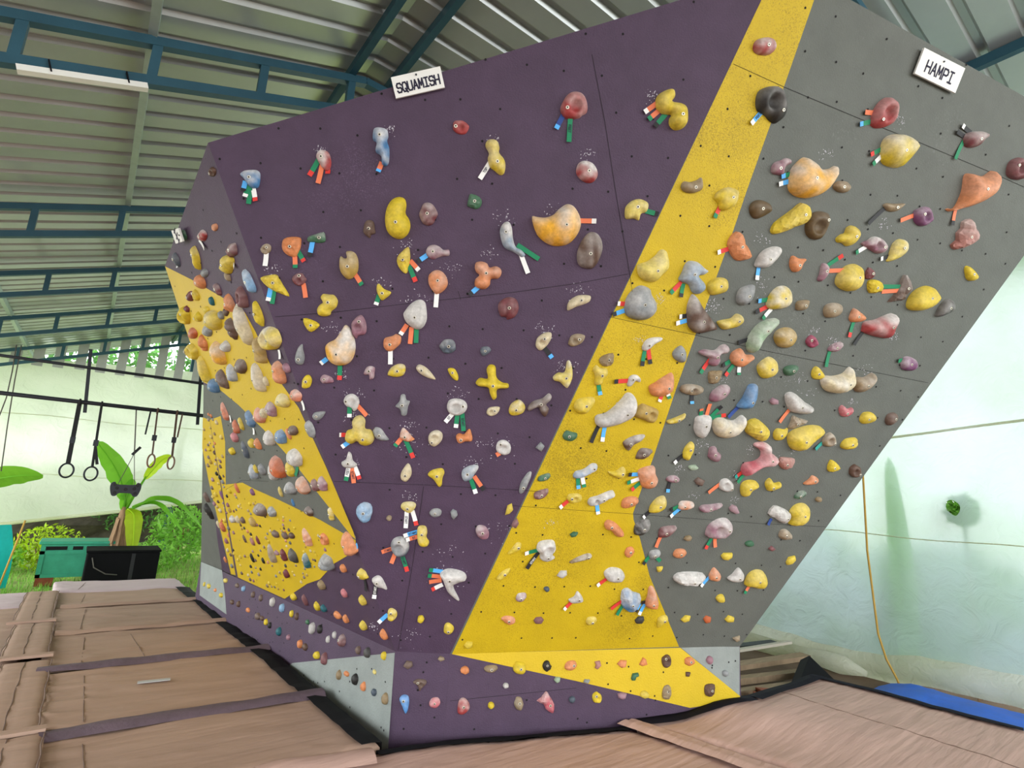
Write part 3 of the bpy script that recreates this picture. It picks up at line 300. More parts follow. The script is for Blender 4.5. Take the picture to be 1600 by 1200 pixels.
[1,1.303,2.175,0.048,"b",0.35,[142,97,112],[-103,2,-64,22,4,26,39,62,77,72,103,45,89,17,47,2,56,-28,35,-72,-14,-63,-19,-28,-75,-15],"mauve branch-shaped hold left of the orange hooked hold on grey overhang","grey overhang"],
[1,2.015,3.026,0.047,"b",0.1,[208,182,48],[-79,-33,-56,-4,-31,10,-26,45,10,63,61,47,79,11,65,-35,19,-63,-24,-51,-61,-53],"yellow heart hold left of the mauve ring with chalk hold on grey overhang","grey overhang"],
[1,2.533,3.244,0.049,"p",0.15,[118,68,108],[71,13,79,-16,58,-38,31,-58,-11,-60,-50,-44,-72,-15,-79,17,-51,37,-23,53,17,60,54,42],"purple ball hold above and right of the pale yellow drop hold on grey overhang","grey overhang"],
[1,1.644,1.939,0.051,"b",0.15,[72,122,168],[-62,-73,-38,-16,-26,40,-14,78,39,85,62,39,59,-27,38,-73,-20,-85],"deep blue wedge hold above the cracked yellow block hold on grey overhang","grey overhang"],
[1,2.566,2.782,0.047,"r",0.2,[94,70,58],[-75,-97,-48,-51,-32,5,-27,68,-8,97,58,51,75,1,43,-36,61,-60,-19,-83],"brown shark-fin hold left of the big yellow cleft bean hold on grey overhang","grey overhang"],
[2,-0.23,2.076,0.054,"f",0.1,[172,142,70],[65,0,49,41,31,78,-3,79,-36,65,-55,23,-54,-21,-47,-68,-14,-82,23,-84,48,-46],"olive-yellow fluted hold below and left of the big yellow bucket-shaped hold","left side wall"],
[1,2.185,0.594,0.061,"b",0.1,[208,182,48],[-94,-49,-93,31,-41,74,37,60,94,-20,56,-74,-32,-64],"yellow lump on the lower edge hold on the grey overhang","grey overhang"],
[1,2.724,3.745,0.047,"b",0.3,[112,55,60],[-84,-28,-87,8,-52,33,14,52,69,53,87,34,61,4,53,-21,11,-47,-48,-53],"maroon mushroom-shaped hold on the grey overhang","grey overhang"],
[1,0.952,1.752,0.047,"p",0.05,[172,142,70],[-82,-19,-49,54,8,48,82,24,64,-54,0,-47],"mustard box with pocket hold right of the big white banana-shaped hold on yellow stripe","yellow stripe"],
[1,1.518,2.179,0.048,"b",0.1,[208,132,84],[-80,-28,-86,18,-55,48,-22,57,18,26,72,28,86,4,54,-26,16,-57,-39,-54],"orange hooked hold left of the lumpy yellow nugget hold on grey overhang","grey overhang"],
[1,1.21,2.578,0.044,"b",0.1,[208,182,48],[-67,-19,-62,20,-17,51,38,55,64,26,67,-16,24,-42,-28,-55],"yellow disc on the stripe edge hold right of the blue-grey twisted hold","yellow stripe"],
[2,-0.68,1.297,0.074,"b",0.2,[192,100,58],[77,0,77,48,36,70,-8,83,-51,62,-79,23,-87,-25,-52,-57,-15,-77,35,-83,70,-46],"big clay-orange pocketed hold on the left side wall","left side wall"],
[0,0.002,0.733,0.044,"p",0.35,[76,86,98],[-57,7,-39,50,10,66,50,34,57,-13,34,-61,-15,-66,-45,-35],"dark metallic egg hold on the purple overhang","purple overhang"],
[0,0.909,1.878,0.041,"b",0.35,[215,195,95],[-57,-19,-29,7,8,14,16,76,35,79,53,32,57,-25,36,-79,16,-74,-14,-49,-48,-42],"pale yellow claw hold above and left of the yellow oval dish hold","purple overhang"],
[1,1.414,2.563,0.045,"b",0.2,[128,131,133],[-57,-27,-53,22,-12,53,42,66,57,30,51,-30,5,-66,-38,-58],"grey-brown almond hold right of the yellow disc on the stripe edge hold","grey overhang"],
[0,-0.876,2.823,0.036,"b",0.5,[72,122,168],[-53,16,-40,33,-15,44,31,48,51,34,53,5,45,-35,30,-48,4,-48,-21,-20,-31,-6],"blue beak-shaped hold on the purple overhang","purple overhang"],
[1,2.432,3.005,0.048,"b",0.3,[215,195,95],[-57,-75,-59,-25,-56,40,-18,75,31,71,59,31,51,-16,2,-55],"pale yellow drop hold right of the mauve ring with chalk hold on grey overhang","grey overhang"],
[0,0.304,1.638,0.04,"p",0.4,[184,180,176],[-60,-8,-51,36,-9,52,38,42,60,10,47,-29,6,-52,-42,-40],"white round skull-like hold below and left of the yellow starfish hold on purple overhang","purple overhang"],
[1,2.231,3.012,0.047,"p",0.5,[142,97,112],[-96,-15,-58,16,-30,41,12,49,63,38,96,10,88,-32,49,-49,-8,-39],"mauve ring with chalk hold left of the pale yellow drop hold on grey overhang","grey overhang"],
[1,2.521,2.141,0.053,"b",0.2,[142,122,92],[-84,-22,-71,25,-7,33,49,71,84,44,77,-16,26,-68,-41,-71],"tan crescent hold right of the cream crescent with chalk smear hold on grey overhang","grey overhang"],
[2,-0.916,2.164,0.068,"b",0.3,[228,168,48],[72,0,65,45,30,71,-12,86,-48,58,-68,21,-74,-23,-51,-62,-12,-89,35,-81,62,-42],"amber barrel-shaped hold above and right of the long yellow pod hold","left side wall"],
[0,0.788,1.687,0.04,"b",0.3,[94,70,58],[-68,-20,-42,16,12,39,47,71,68,53,61,28,39,2,58,-25,41,-71,16,-58,-6,-20,-29,-27,-61,-43],"brown hammer-shaped hold below and left of the pale yellow claw hold on purple overhang","purple overhang"],
[0,-0.278,2.068,0.038,"p",0.1,[142,97,112],[-39,28,5,69,33,42,43,-3,35,-40,-1,-51,-14,-69,-37,-45,-43,-9],"rose-brown pentagon hold above and right of the big amber pear with white chalk hold","purple overhang"],
[2,-0.007,2.454,0.035,"b",0.35,[120,160,195],[37,0,29,40,10,60,-11,75,-31,62,-42,23,-32,-19,-21,-56,0,-67,20,-67,39,-45],"blue and grey twisted hold above and right of the maroon three-pocket hold","left side wall"],
[0,-0.221,0.943,0.037,"r",0.25,[120,160,195],[-50,-7,-44,35,-6,66,38,56,50,10,40,-27,31,-54,-3,-66,-32,-42],"light blue brain-like hold above and right of the big orange handle-shaped hold","purple overhang"],
[0,-0.041,2.458,0.032,"r",0.1,[208,182,48],[-37,10,-16,42,23,75,35,42,37,-2,28,-55,15,-75,-12,-58,-34,-25],"pointed yellow shell hold left of the mauve bone-shaped hold on purple overhang","purple overhang"],
[1,0.535,1.761,0.042,"b",0.1,[208,182,48],[-63,-20,-57,21,-16,45,45,52,63,29,50,-13,17,-52,-35,-52],"yellow oval dish hold left of the big white banana-shaped hold on yellow stripe","yellow stripe"],
[1,2.196,1.117,0.048,"r",0.4,[184,180,176],[-102,2,-77,66,-5,57,77,24,102,-25,54,-66,-28,-32],"grey-white lump hold left of the big yellow swirl hold on grey overhang","grey overhang"],
[1,1.361,2.387,0.043,"b",0.2,[208,182,48],[-90,-16,-56,4,-4,21,26,53,62,51,90,20,67,-18,16,-41,-38,-53],"yellow bone hold right of the big grey-brown pyramid hold on yellow stripe","yellow stripe"],
[2,-0.183,2.397,0.051,"p",0.1,[112,55,60],[56,0,47,32,32,63,-1,68,-33,52,-53,19,-57,-19,-45,-53,-15,-59,16,-60,40,-33],"maroon three-pocket hold right of the orange rugged egg hold on left side wall","left side wall"],
[2,-0.03,0.775,0.057,"b",0.1,[208,132,84],[61,0,50,38,29,74,-10,82,-45,62,-67,23,-61,-21,-39,-53,-9,-77,25,-64,59,-45],"big orange handle-shaped hold above and right of the grey wrinkled hold","left side wall"],
[0,0.146,2.514,0.035,"b",0.4,[142,97,112],[-66,-3,-54,28,-24,41,8,33,31,17,62,20,66,-11,33,-19,2,-30,-20,-41,-51,-31],"mauve bone-shaped hold above the orange egg hold on purple overhang","purple overhang"],
[2,-0.077,1.913,0.05,"b",0.15,[208,132,84],[52,0,55,41,29,66,-4,71,-37,58,-51,19,-53,-19,-39,-51,-13,-72,21,-67,46,-38],"orange saddle hold right of the big cream crescent hold on left side wall","left side wall"],
[1,0.879,3.093,0.036,"b",0.1,[142,122,92],[-66,-20,-53,6,-14,11,22,29,45,47,66,7,58,-22,4,-47,-47,-44],"tan fish-shaped hold left of the yellow round jug hold on yellow stripe","yellow stripe"],
[1,1.432,1.935,0.043,"b",0.3,[142,97,112],[-66,-28,-55,10,-9,53,43,59,66,24,41,-27,-9,-59,-52,-56],"mauve potato hold left of the deep blue wedge hold on grey overhang","grey overhang"],
[0,-0.089,1.992,0.035,"b",0.1,[208,132,84],[-50,-2,-40,24,0,38,22,51,50,37,49,0,30,-24,3,-49,-24,-51,-46,-30],"orange bear-shaped hold below and left of the big off-white shell hold on purple overhang","purple overhang"],
[1,1.022,0.609,0.047,"b",0.4,[184,180,176],[-79,19,-40,54,33,45,79,-3,58,-53,-14,-54,-57,-30],"chalky grey lump hold above and left of the blue layered clump hold","yellow stripe"],
[0,-0.486,2.947,0.032,"b",0.5,[160,62,62],[-40,22,-23,50,2,54,28,40,40,-4,35,-37,21,-54,-5,-40,-31,-5],"dusky red egg with chalky top hold on the purple overhang","purple overhang"],
[2,-0.053,2.274,0.035,"f",0.0,[208,182,48],[39,0,35,41,20,67,0,74,-23,62,-36,22,-39,-22,-28,-55,-11,-79,10,-65,30,-42],"yellow bow-tie hold above and right of the long beige pill-shaped hold","left side wall"],
[0,0.961,2.294,0.034,"b",0.1,[203,188,152],[-64,-14,-46,19,-3,45,61,47,64,18,39,-2,-14,-24,-58,-47],"straw-coloured bar hold on the purple overhang","purple overhang"],
[2,-0.522,2.263,0.046,"f",0.1,[94,70,58],[47,0,43,35,30,70,1,71,-26,54,-45,20,-50,-20,-41,-56,-16,-71,12,-61,39,-39],"brown grooved hold left of the long beige pill-shaped hold on left side wall","left side wall"],
[2,-0.341,1.364,0.057,"b",0.5,[184,180,176],[92,0,75,36,36,59,-11,57,-55,47,-79,17,-81,-18,-55,-47,-11,-56,38,-61,70,-34],"big white chalky hold above and right of the big clay-orange pocketed hold","left side wall"],
[1,2.083,2.567,0.042,"b",0.15,[142,122,92],[-69,-14,-63,28,-7,50,53,46,69,7,40,-34,-32,-50],"olive-grey pebble hold below and left of the big yellow oval hold on grey overhang","grey overhang"],
[2,-0.212,2.607,0.044,"b",0.1,[208,182,48],[103,0,87,29,40,47,-15,54,-55,33,-98,15,-94,-15,-64,-39,-14,-53,35,-40,73,-25],"yellow lobed hold above and left of the blue and grey twisted hold","left side wall"],
[1,1.408,3.303,0.036,"b",0.3,[142,97,112],[-60,-23,-49,10,-12,31,15,50,49,48,60,29,31,5,23,-19,25,-40,-11,-50,-46,-46],"dusky pink bean hold left of the big amber crescent hold on grey overhang","grey overhang"],
[2,-0.502,0.578,0.061,"f",0.2,[128,131,133],[81,0,84,40,40,55,-2,64,-42,45,-76,18,-81,-18,-60,-49,-21,-62,25,-59,72,-39],"grey wrinkled hold below and left of the big orange handle-shaped hold","left side wall"],
[2,-1.062,1.98,0.049,"r",0.2,[94,70,58],[58,0,55,47,26,76,-8,74,-37,56,-61,24,-57,-22,-36,-55,-8,-71,26,-76,52,-44],"grey-brown craggy hold below and right of the long yellow pod hold","left side wall"],
[1,0.792,1.163,0.041,"p",0.5,[184,180,176],[-87,-38,-78,-4,-27,16,32,48,69,56,87,23,46,-8,-13,-45,-66,-56],"white three-cupped hold below and right of the blue-white peanut hold on yellow stripe","yellow stripe"],
[1,1.365,0.434,0.047,"b",0.2,[208,132,84],[-52,-48,-47,10,-53,80,-24,87,15,36,53,-41,43,-87,-22,-80],"orange claw beside blue clump hold right of the blue layered clump hold","yellow stripe"],
[2,-0.386,1.163,0.058,"b",0.4,[208,132,84],[69,0,56,34,30,63,-9,62,-40,44,-67,19,-71,-20,-43,-47,-10,-66,26,-54,64,-39],"orange chalk-topped hold below the big white chalky hold on left side wall","left side wall"],
[1,2.997,2.722,0.045,"b",0.2,[42,40,38],[-60,-66,-65,-12,-36,47,14,66,61,41,65,-3,11,-44],"black mussel-shaped hold below and right of the big yellow cleft bean hold","grey overhang"],
[2,-0.403,2.413,0.045,"r",0.1,[208,132,84],[53,0,44,32,22,54,-7,57,-36,46,-50,16,-51,-17,-37,-48,-7,-58,25,-61,50,-36],"orange rugged egg hold left of the maroon three-pocket hold on left side wall","left side wall"],
[1,1.872,1.3,0.045,"b",0.05,[208,182,48],[-63,-21,-70,32,-28,61,39,58,70,24,46,-2,24,-15,12,-55,-32,-61],"yellow kidney hold below the pink-red branching bone hold on grey overhang","grey overhang"],
[2,-0.643,2.771,0.038,"b",0.1,[208,182,48],[42,0,43,34,36,61,15,67,-14,59,-31,18,-49,-21,-41,-49,-28,-79,-3,-60,20,-35],"long yellow hold left of the yellow lobed hold on left side wall","left side wall"],
[1,1.21,1.143,0.042,"b",0.15,[208,182,48],[-56,-56,-55,-9,-22,45,27,61,56,20,52,-27,6,-59,-47,-61],"yellow half-moon hold above and right of the black rock-like hold on grey overhang","grey overhang"],
[1,1.224,1.936,0.039,"p",0.2,[142,122,92],[-78,-13,-71,21,-6,35,72,25,78,-11,27,-35,-44,-32],"tan two-holed hold left of the mauve potato hold on grey overhang","grey overhang"],
[0,0.228,1.992,0.03,"r",0.2,[76,86,98],[48,5,47,-18,29,-34,6,-43,-18,-38,-35,-23,-48,-2,-36,20,-21,37,2,43,26,42,42,26],"blue-grey disc hold below and right of the big off-white shell hold on purple overhang","purple overhang"],
[1,0.588,1.951,0.036,"b",0.1,[208,182,48],[-50,30,-34,59,-5,45,37,46,50,13,32,-19,24,-50,-16,-59,-28,-7],"yellow paw hold above and right of the yellow oval dish hold on yellow stripe","yellow stripe"],
[0,0.779,2.06,0.033,"p",0.1,[203,188,152],[-44,-8,-33,26,6,53,39,54,44,26,26,-17,-12,-54,-40,-35],"cream oval with two bolts hold left of the small olive oval hold","purple overhang"],
[0,0.141,0.81,0.036,"b",0.15,[208,182,48],[-39,33,-26,66,13,65,25,27,21,-5,39,-36,29,-63,-10,-66,-31,-35],"upright yellow boot-shaped hold above and right of the dark metallic egg hold","purple overhang"],
[6,0.671,-0.313,0.034,"r",0.3,[190,95,105],[-63,8,-30,31,2,67,26,43,63,-12,62,-61,43,-67,7,-44,-11,-14],"pink horse-head hold on the right kickboard","right kickboard"],
[0,0.656,1.658,0.034,"b",0.3,[208,182,48],[-48,-13,-32,27,11,49,48,13,40,-27,-4,-49,-38,-44],"yellow oval beside brown hammer hold left of the brown hammer-shaped hold on purple overhang","purple overhang"],
[1,1.135,0.971,0.038,"r",0.25,[42,40,38],[-56,-16,-50,25,1,57,44,53,56,-5,19,-55,-40,-57],"black rock-like hold below and left of the yellow half-moon hold on grey overhang","grey overhang"],
[0,-0.312,1.624,0.033,"p",0.4,[184,180,176],[-46,3,-33,37,4,52,36,33,46,0,33,-40,15,-52,1,-32,-27,-24],"white bean with pocket hold above the big yellow three-ball hold on purple overhang","purple overhang"],
[0,0.237,3.174,0.029,"p",0.1,[160,62,62],[-43,8,-36,29,-10,35,15,33,42,15,43,-4,27,-30,-6,-35,-37,-19],"small bright red two-bolt hold above and left of the yellow knob with cream head hold","purple overhang"],
[0,0.404,1.236,0.034,"b",0.4,[140,155,170],[-49,-25,-46,16,-10,44,38,54,49,32,27,-10,10,-41,-28,-54],"pale blue-grey cap hold right of the yellow shark-tooth hold on purple overhang","purple overhang"],
[0,0.201,1.197,0.034,"b",0.05,[208,182,48],[-50,11,-25,43,32,58,50,32,40,-4,37,-50,18,-58,-13,-17],"yellow shark-tooth hold left of the pale blue-grey cap hold on purple overhang","purple overhang"],
[1,0.934,0.954,0.04,"b",0.05,[208,132,84],[-76,26,-61,57,-12,46,29,19,76,-26,72,-56,31,-57,-19,-18,-56,-8],"slanted orange bean hold left of the black rock-like hold on yellow stripe","yellow stripe"],
[0,-0.057,1.831,0.032,"b",0.35,[208,182,48],[-52,-26,-35,13,5,39,42,37,52,10,40,-24,3,-39,-34,-36],"yellow teardrop hold below the orange bear-shaped hold on purple overhang","purple overhang"],
[2,-1.311,2.51,0.056,"p",0.0,[208,182,48],[100,0,85,36,43,62,-14,65,-64,49,-85,16,-93,-18,-57,-43,-14,-64,36,-52,70,-30],"yellow wide-mouthed hold left of the big yellow pillow hold on left side wall","left side wall"],
[2,-1.459,2.249,0.06,"p",0.1,[208,182,48],[91,0,70,34,39,64,-13,69,-63,55,-78,17,-75,-17,-55,-48,-12,-62,35,-59,66,-32],"yellow see-through ring hold above and left of the long yellow pod hold","left side wall"],
[1,0.639,1.339,0.037,"b",0.5,[150,165,185],[-73,-42,-63,-7,-13,11,31,52,70,49,73,12,35,-13,-12,-43,-53,-52],"blue-white peanut hold above and left of the white three-cupped hold on yellow stripe","yellow stripe"],
[1,1.712,2.796,0.036,"b",0.05,[208,132,84],[-48,-15,-58,27,-41,47,5,38,58,43,41,6,27,-36,-12,-47],"small orange fang hold right of the white chalked oval hold on grey overhang","grey overhang"],
[0,0.593,1.408,0.033,"p",0.6,[184,180,176],[-44,-3,-33,37,5,48,40,22,44,-27,7,-48,-32,-32],"white chalk-caked ring hold right of the orange block hold on purple overhang","purple overhang"],
[1,2.856,2.314,0.043,"b",0.3,[118,68,108],[-69,-16,-68,29,-26,48,48,33,69,-10,41,-46,-32,-48],"purple apple-shaped hold below and right of the big red wedge hold on grey overhang","grey overhang"],
[0,-0.015,1.63,0.032,"b",0.2,[128,131,133],[-42,-11,-20,19,-12,58,11,62,21,32,42,24,32,-11,25,-60,-3,-62,-14,-28],"grey bow-shaped hold below the yellow teardrop hold on purple overhang","purple overhang"],
[0,0.184,1.439,0.033,"p",0.2,[203,188,152],[-41,-2,-28,34,9,51,41,33,40,-11,4,-51,-29,-40],"beige pebble hold left of the orange block hold on purple overhang","purple overhang"],
[0,0.335,2.801,0.026,"r",0.05,[62,104,76],[-40,-21,-34,26,-21,41,23,28,40,2,31,-28,5,-41,-30,-30],"small green crystal hold right of the maroon banded round hold on purple overhang","purple overhang"],
[1,2.349,2.763,0.035,"r",0.0,[208,182,48],[-59,-7,-65,31,-10,45,41,36,65,3,49,-28,-25,-45],"yellow cube hold left of the brown shark-fin hold on grey overhang","grey overhang"],
[0,-0.234,2.611,0.026,"r",0.05,[94,70,58],[-34,2,-24,36,-3,49,23,40,31,2,34,-21,12,-31,6,-49,-9,-43,-32,-24],"small brown craggy hold left of the big bright yellow kidney hold on purple overhang","purple overhang"],
[1,1.077,2.146,0.034,"b",0.1,[128,131,133],[-50,-4,-33,33,0,52,38,18,50,-31,25,-52,-25,-36],"grey cap on the stripe edge hold right of the white chalked ridge hold","yellow stripe"],
[1,0.916,1.553,0.036,"b",0.4,[94,70,58],[-70,-9,-30,32,30,56,70,56,52,18,5,-18,-24,-56],"chalky brown flake hold below and left of the mustard box with pocket hold","yellow stripe"],
[2,-0.189,1.742,0.041,"b",0.3,[215,195,95],[81,0,73,25,37,42,-13,48,-52,32,-82,13,-88,-14,-59,-36,-12,-45,37,-43,78,-26],"pale yellow wedge hold above and right of the striped mauve hold","left side wall"],
[1,1.861,3.285,0.033,"b",0.1,[142,122,92],[59,10,57,-7,44,-24,17,-33,-12,-34,-39,-28,-59,-14,-57,5,-40,23,-10,31,20,34,45,25],"small tan stub hold right of the big amber crescent hold on grey overhang","grey overhang"],
[0,0.969,2.081,0.03,"p",0.1,[142,122,92],[-46,-15,-34,23,1,39,44,33,46,10,26,-19,-19,-39,-43,-29],"small olive oval hold right of the cream oval with two bolts hold","purple overhang"],
[0,-0.523,2.545,0.025,"r",0.2,[62,104,76],[-50,-16,-39,2,-4,16,39,31,50,9,50,-21,22,-31,-13,-30,-43,-30],"dark green jagged hold right of the orange boulder-shaped hold on purple overhang","purple overhang"],
[2,-0.646,1.671,0.05,"b",0.3,[205,125,95],[68,0,60,28,31,48,-12,62,-46,38,-74,16,-80,-17,-48,-40,-10,-52,30,-47,58,-27],"big salmon hold right of the blue wavy hold on left side wall","left side wall"],
[2,-0.832,2.0,0.048,"b",0.4,[140,155,170],[56,0,42,34,21,57,-8,70,-35,51,-54,20,-55,-20,-38,-55,-7,-59,21,-58,44,-35],"pale blue-grey hooked hold below and left of the brown stone hold","left side wall"],
[1,2.296,2.562,0.037,"b",0.15,[208,132,84],[-65,-23,-63,29,-44,45,35,18,65,-4,42,-29,-32,-45],"small orange triangle hold above and left of the big red wedge hold","grey overhang"],
[2,-0.68,0.745,0.038,"b",0.3,[208,132,84],[47,0,31,37,11,64,-13,75,-33,54,-38,18,-43,-22,-22,-52,1,-64,23,-62,35,-34],"pale orange torpedo-shaped hold above and left of the grey wrinkled hold","left side wall"],
[1,2.105,1.504,0.036,"r",0.15,[165,110,100],[-65,6,-55,42,5,45,64,40,65,-8,11,-45,-36,-28],"pink-brown rocky hold above and right of the yellow swan-shaped hold on grey overhang","grey overhang"],
[2,0.038,1.54,0.033,"b",0.2,[128,131,133],[37,0,33,32,19,53,-1,57,-23,47,-38,18,-34,-16,-26,-42,-9,-55,10,-47,26,-28],"grey hooked hold right of the light blue beak-like hold on left side wall","left side wall"],
[6,0.114,-0.309,0.031,"b",0.3,[160,62,62],[-39,-22,-33,33,-3,48,31,21,39,-17,5,-48,-29,-46],"red and pink shield hold on the right kickboard","right kickboard"],
[1,0.61,2.051,0.028,"r",0.0,[142,122,92],[-48,-10,-25,22,32,44,48,3,36,-33,-14,-44],"tan square hold above the yellow paw hold on yellow stripe","yellow stripe"],
[1,0.998,1.144,0.036,"f",0.05,[208,132,84],[-56,-18,-49,23,3,43,52,34,56,-5,12,-37,-38,-43],"orange coil hold above and left of the black rock-like hold on yellow stripe","yellow stripe"],
[0,0.356,1.464,0.03,"b",0.0,[208,132,84],[-49,-1,-31,15,-2,12,24,46,39,29,49,-24,10,-32,-23,-46,-43,-30],"orange block hold right of the beige pebble hold on purple overhang","purple overhang"],
[1,0.875,2.18,0.031,"b",0.7,[184,180,176],[-57,-31,-47,14,-6,39,56,48,57,28,16,-2,0,-23,-36,-48],"white chalked ridge hold left of the grey cap on the stripe edge hold","yellow stripe"],
[1,2.11,1.796,0.034,"r",0.15,[142,122,92],[-71,53,-13,39,73,25,8,-16,-72,-53,-73,5],"tan triangle hold above and left of the big yellow loaf hold on grey overhang","grey overhang"],
[2,-0.637,2.025,0.043,"b",0.2,[94,70,58],[93,0,85,29,39,45,-14,51,-54,33,-86,13,-88,-14,-61,-37,-14,-52,38,-44,78,-27],"brown stone hold above and right of the pale blue-grey hooked hold","left side wall"],
[0,-0.546,2.056,0.025,"r",0.0,[208,182,48],[-45,38,-5,36,45,13,36,-11,0,-38,-22,-24,-40,2],"small yellow triangle hold below and left of the yellow three-ball hold on purple overhang","purple overhang"],
[0,-0.317,1.27,0.03,"b",0.4,[184,180,176],[-47,-16,-21,6,-8,51,11,38,21,-1,47,-25,27,-46,-11,-51,-39,-40],"white thorn hold below the big yellow three-ball hold on purple overhang","purple overhang"],
[2,-0.074,2.656,0.033,"b",0.3,[112,55,60],[63,0,65,22,27,32,-10,37,-47,29,-73,11,-60,-9,-49,-30,-9,-33,30,-35,52,-18],"chalky maroon hold above the yellow lobed hold on left side wall","left side wall"],
[0,-0.61,1.885,0.028,"b",0.1,[128,131,133],[-27,-24,-20,14,-6,47,14,61,18,30,27,-10,21,-48,3,-61,-20,-51],"grey claw hold above and right of the orange saddle hold on purple overhang","purple overhang"],
[2,-0.742,2.63,0.045,"b",0.05,[208,132,84],[67,0,55,24,28,42,-10,47,-47,37,-67,13,-72,-14,-44,-35,-10,-47,32,-47,62,-27],"orange chipped egg hold below the long yellow hold on left side wall","left side wall"],
[1,1.358,2.035,0.03,"r",0.0,[142,122,92],[-48,26,4,40,48,44,48,12,34,-37,-23,-44],"tan triangle by the stripe hold above the mauve potato hold on grey overhang","grey overhang"],
[0,0.502,0.857,0.031,"f",0.25,[142,97,112],[-41,18,-26,45,14,42,41,7,39,-36,0,-45,-32,-19],"mauve egg hold on the purple overhang","purple overhang"],
[1,2.408,1.708,0.039,"p",0.25,[142,122,92],[-59,-29,-53,25,-15,52,31,27,59,-25,21,-52,-29,-50],"tan pyramid knob hold left of the knuckled yellow hold on grey overhang","grey overhang"],
[0,-0.615,2.308,0.027,"p",0.1,[112,55,60],[40,5,32,-14,19,-29,-1,-36,-20,-30,-33,-18,-40,-1,-33,17,-19,29,-1,36,19,35,29,20],"maroon ball with two bolts hold right of the yellow folded wedge hold","purple overhang"],
[2,-0.625,1.506,0.05,"b",0.4,[184,180,176],[56,0,48,31,23,50,-8,59,-38,44,-54,16,-57,-17,-33,-39,-7,-51,22,-49,43,-28],"white chalky hold left of the light blue beak-like hold on left side wall","left side wall"],
[0,0.112,1.835,0.028,"b",0.2,[203,188,152],[-58,24,-40,41,-3,28,31,-3,58,-41,19,-37,-28,-17,-52,5],"cream leaf hold right of the yellow teardrop hold on purple overhang","purple overhang"],
[1,2.586,1.696,0.039,"f",0.05,[208,182,48],[-69,-21,-45,29,42,46,69,9,41,-36,-35,-46],"knuckled yellow hold right of the tan pyramid knob hold on grey overhang","grey overhang"],
[2,-0.408,1.704,0.048,"f",0.4,[142,97,112],[59,0,44,27,23,44,-4,51,-35,44,-56,17,-46,-13,-36,-38,-11,-52,21,-53,43,-29],"striped mauve hold above and right of the big salmon hold on left side wall","left side wall"],
[1,1.331,0.945,0.037,"b",0.25,[112,55,60],[-57,-32,-53,29,57,46,48,-3,10,-41,-44,-46],"dusky red wedge hold right of the black rock-like hold on grey overhang","grey overhang"],
[0,-0.146,2.272,0.027,"b",0.05,[208,182,48],[-38,39,-25,46,3,20,39,7,38,-9,13,-33,-9,-46,-27,-22,-39,8],"small yellow three-cornered hold below and left of the pointed yellow shell hold","purple overhang"],
[1,1.323,1.533,0.034,"b",0.1,[208,182,48],[-36,-33,-32,23,-2,62,30,45,36,-5,17,-62,-16,-59],"upright yellow oval hold left of the mauve knob hold on grey overhang","grey overhang"],
[1,1.523,1.527,0.035,"b",0.2,[142,97,112],[-47,-5,-49,40,-10,52,12,22,49,-3,47,-49,5,-52,-40,-27],"mauve knob hold right of the upright yellow oval hold on grey overhang","grey overhang"],
[6,0.476,-0.096,0.032,"b",0.0,[208,182,48],[44,0,44,-21,29,-38,5,-40,-18,-34,-37,-20,-44,3,-34,21,-24,40,0,40,22,35,43,22],"big yellow disc hold above and left of the pink horse-head hold on right kickboard","right kickboard"],
[1,1.683,1.312,0.037,"p",0.4,[184,180,176],[-58,2,-46,38,-5,47,50,15,58,-26,19,-47,-37,-32],"small white ring hold left of the yellow kidney hold on grey overhang","grey overhang"],
[2,-0.844,1.657,0.041,"b",0.2,[72,122,168],[47,0,40,33,24,60,-3,69,-27,48,-42,18,-47,-19,-33,-48,-11,-61,13,-51,39,-37],"blue wavy hold left of the big salmon hold on left side wall","left side wall"],
[0,0.02,1.215,0.029,"b",0.1,[203,188,152],[-32,-18,-16,23,11,58,32,26,32,-19,6,-58,-23,-48],"beige leaf hold left of the yellow shark-tooth hold on purple overhang","purple overhang"],
[2,-0.424,1.512,0.045,"b",0.2,[72,122,168],[62,0,53,27,28,50,-8,46,-45,42,-54,13,-63,-15,-39,-36,-9,-50,26,-46,46,-24],"light blue beak-like hold right of the white chalky hold on left side wall","left side wall"],
[1,2.667,1.893,0.038,"b",0.05,[208,182,48],[-63,-18,-53,34,15,46,63,19,53,-24,-18,-46],"small golden oval hold left of the brown stone near the edge hold","grey overhang"],
[1,1.991,0.624,0.04,"b",0.4,[184,180,176],[-65,-33,-34,5,3,58,65,7,64,-41,4,-58],"white fang hold left of the yellow lump on the lower edge hold","grey overhang"],
[0,0.742,1.194,0.029,"f",0.2,[128,131,133],[-34,-43,-24,9,10,67,34,69,25,12,-4,-57,-28,-69],"grey rib on the stripe edge hold below and right of the white chalk-caked ring hold","purple overhang"],
[1,1.011,1.484,0.032,"f",0.2,[94,70,58],[-52,-28,-39,28,4,40,52,30,48,2,12,-34,-38,-40],"twisted brown hold below and right of the chalky brown flake hold on yellow stripe","yellow stripe"],
[0,-0.136,1.444,0.028,"b",0.25,[128,131,133],[-49,10,-33,40,0,33,29,-5,49,-33,11,-40,-27,-28],"grey wing hold right of the big yellow three-ball hold on purple overhang","purple overhang"],
[2,-1.403,0.917,0.05,"b",0.2,[94,70,58],[95,0,87,29,42,49,-14,51,-71,43,-100,15,-112,-17,-68,-42,-15,-56,48,-55,78,-26],"brown boulder-shaped hold below and left of the grey two-lobed hold on left side wall","left side wall"],
[1,2.281,3.253,0.032,"b",0.1,[142,122,92],[-75,-11,-58,9,9,19,75,34,67,8,30,-25,-32,-34],"flat tan sliver hold left of the purple ball hold on grey overhang","grey overhang"],
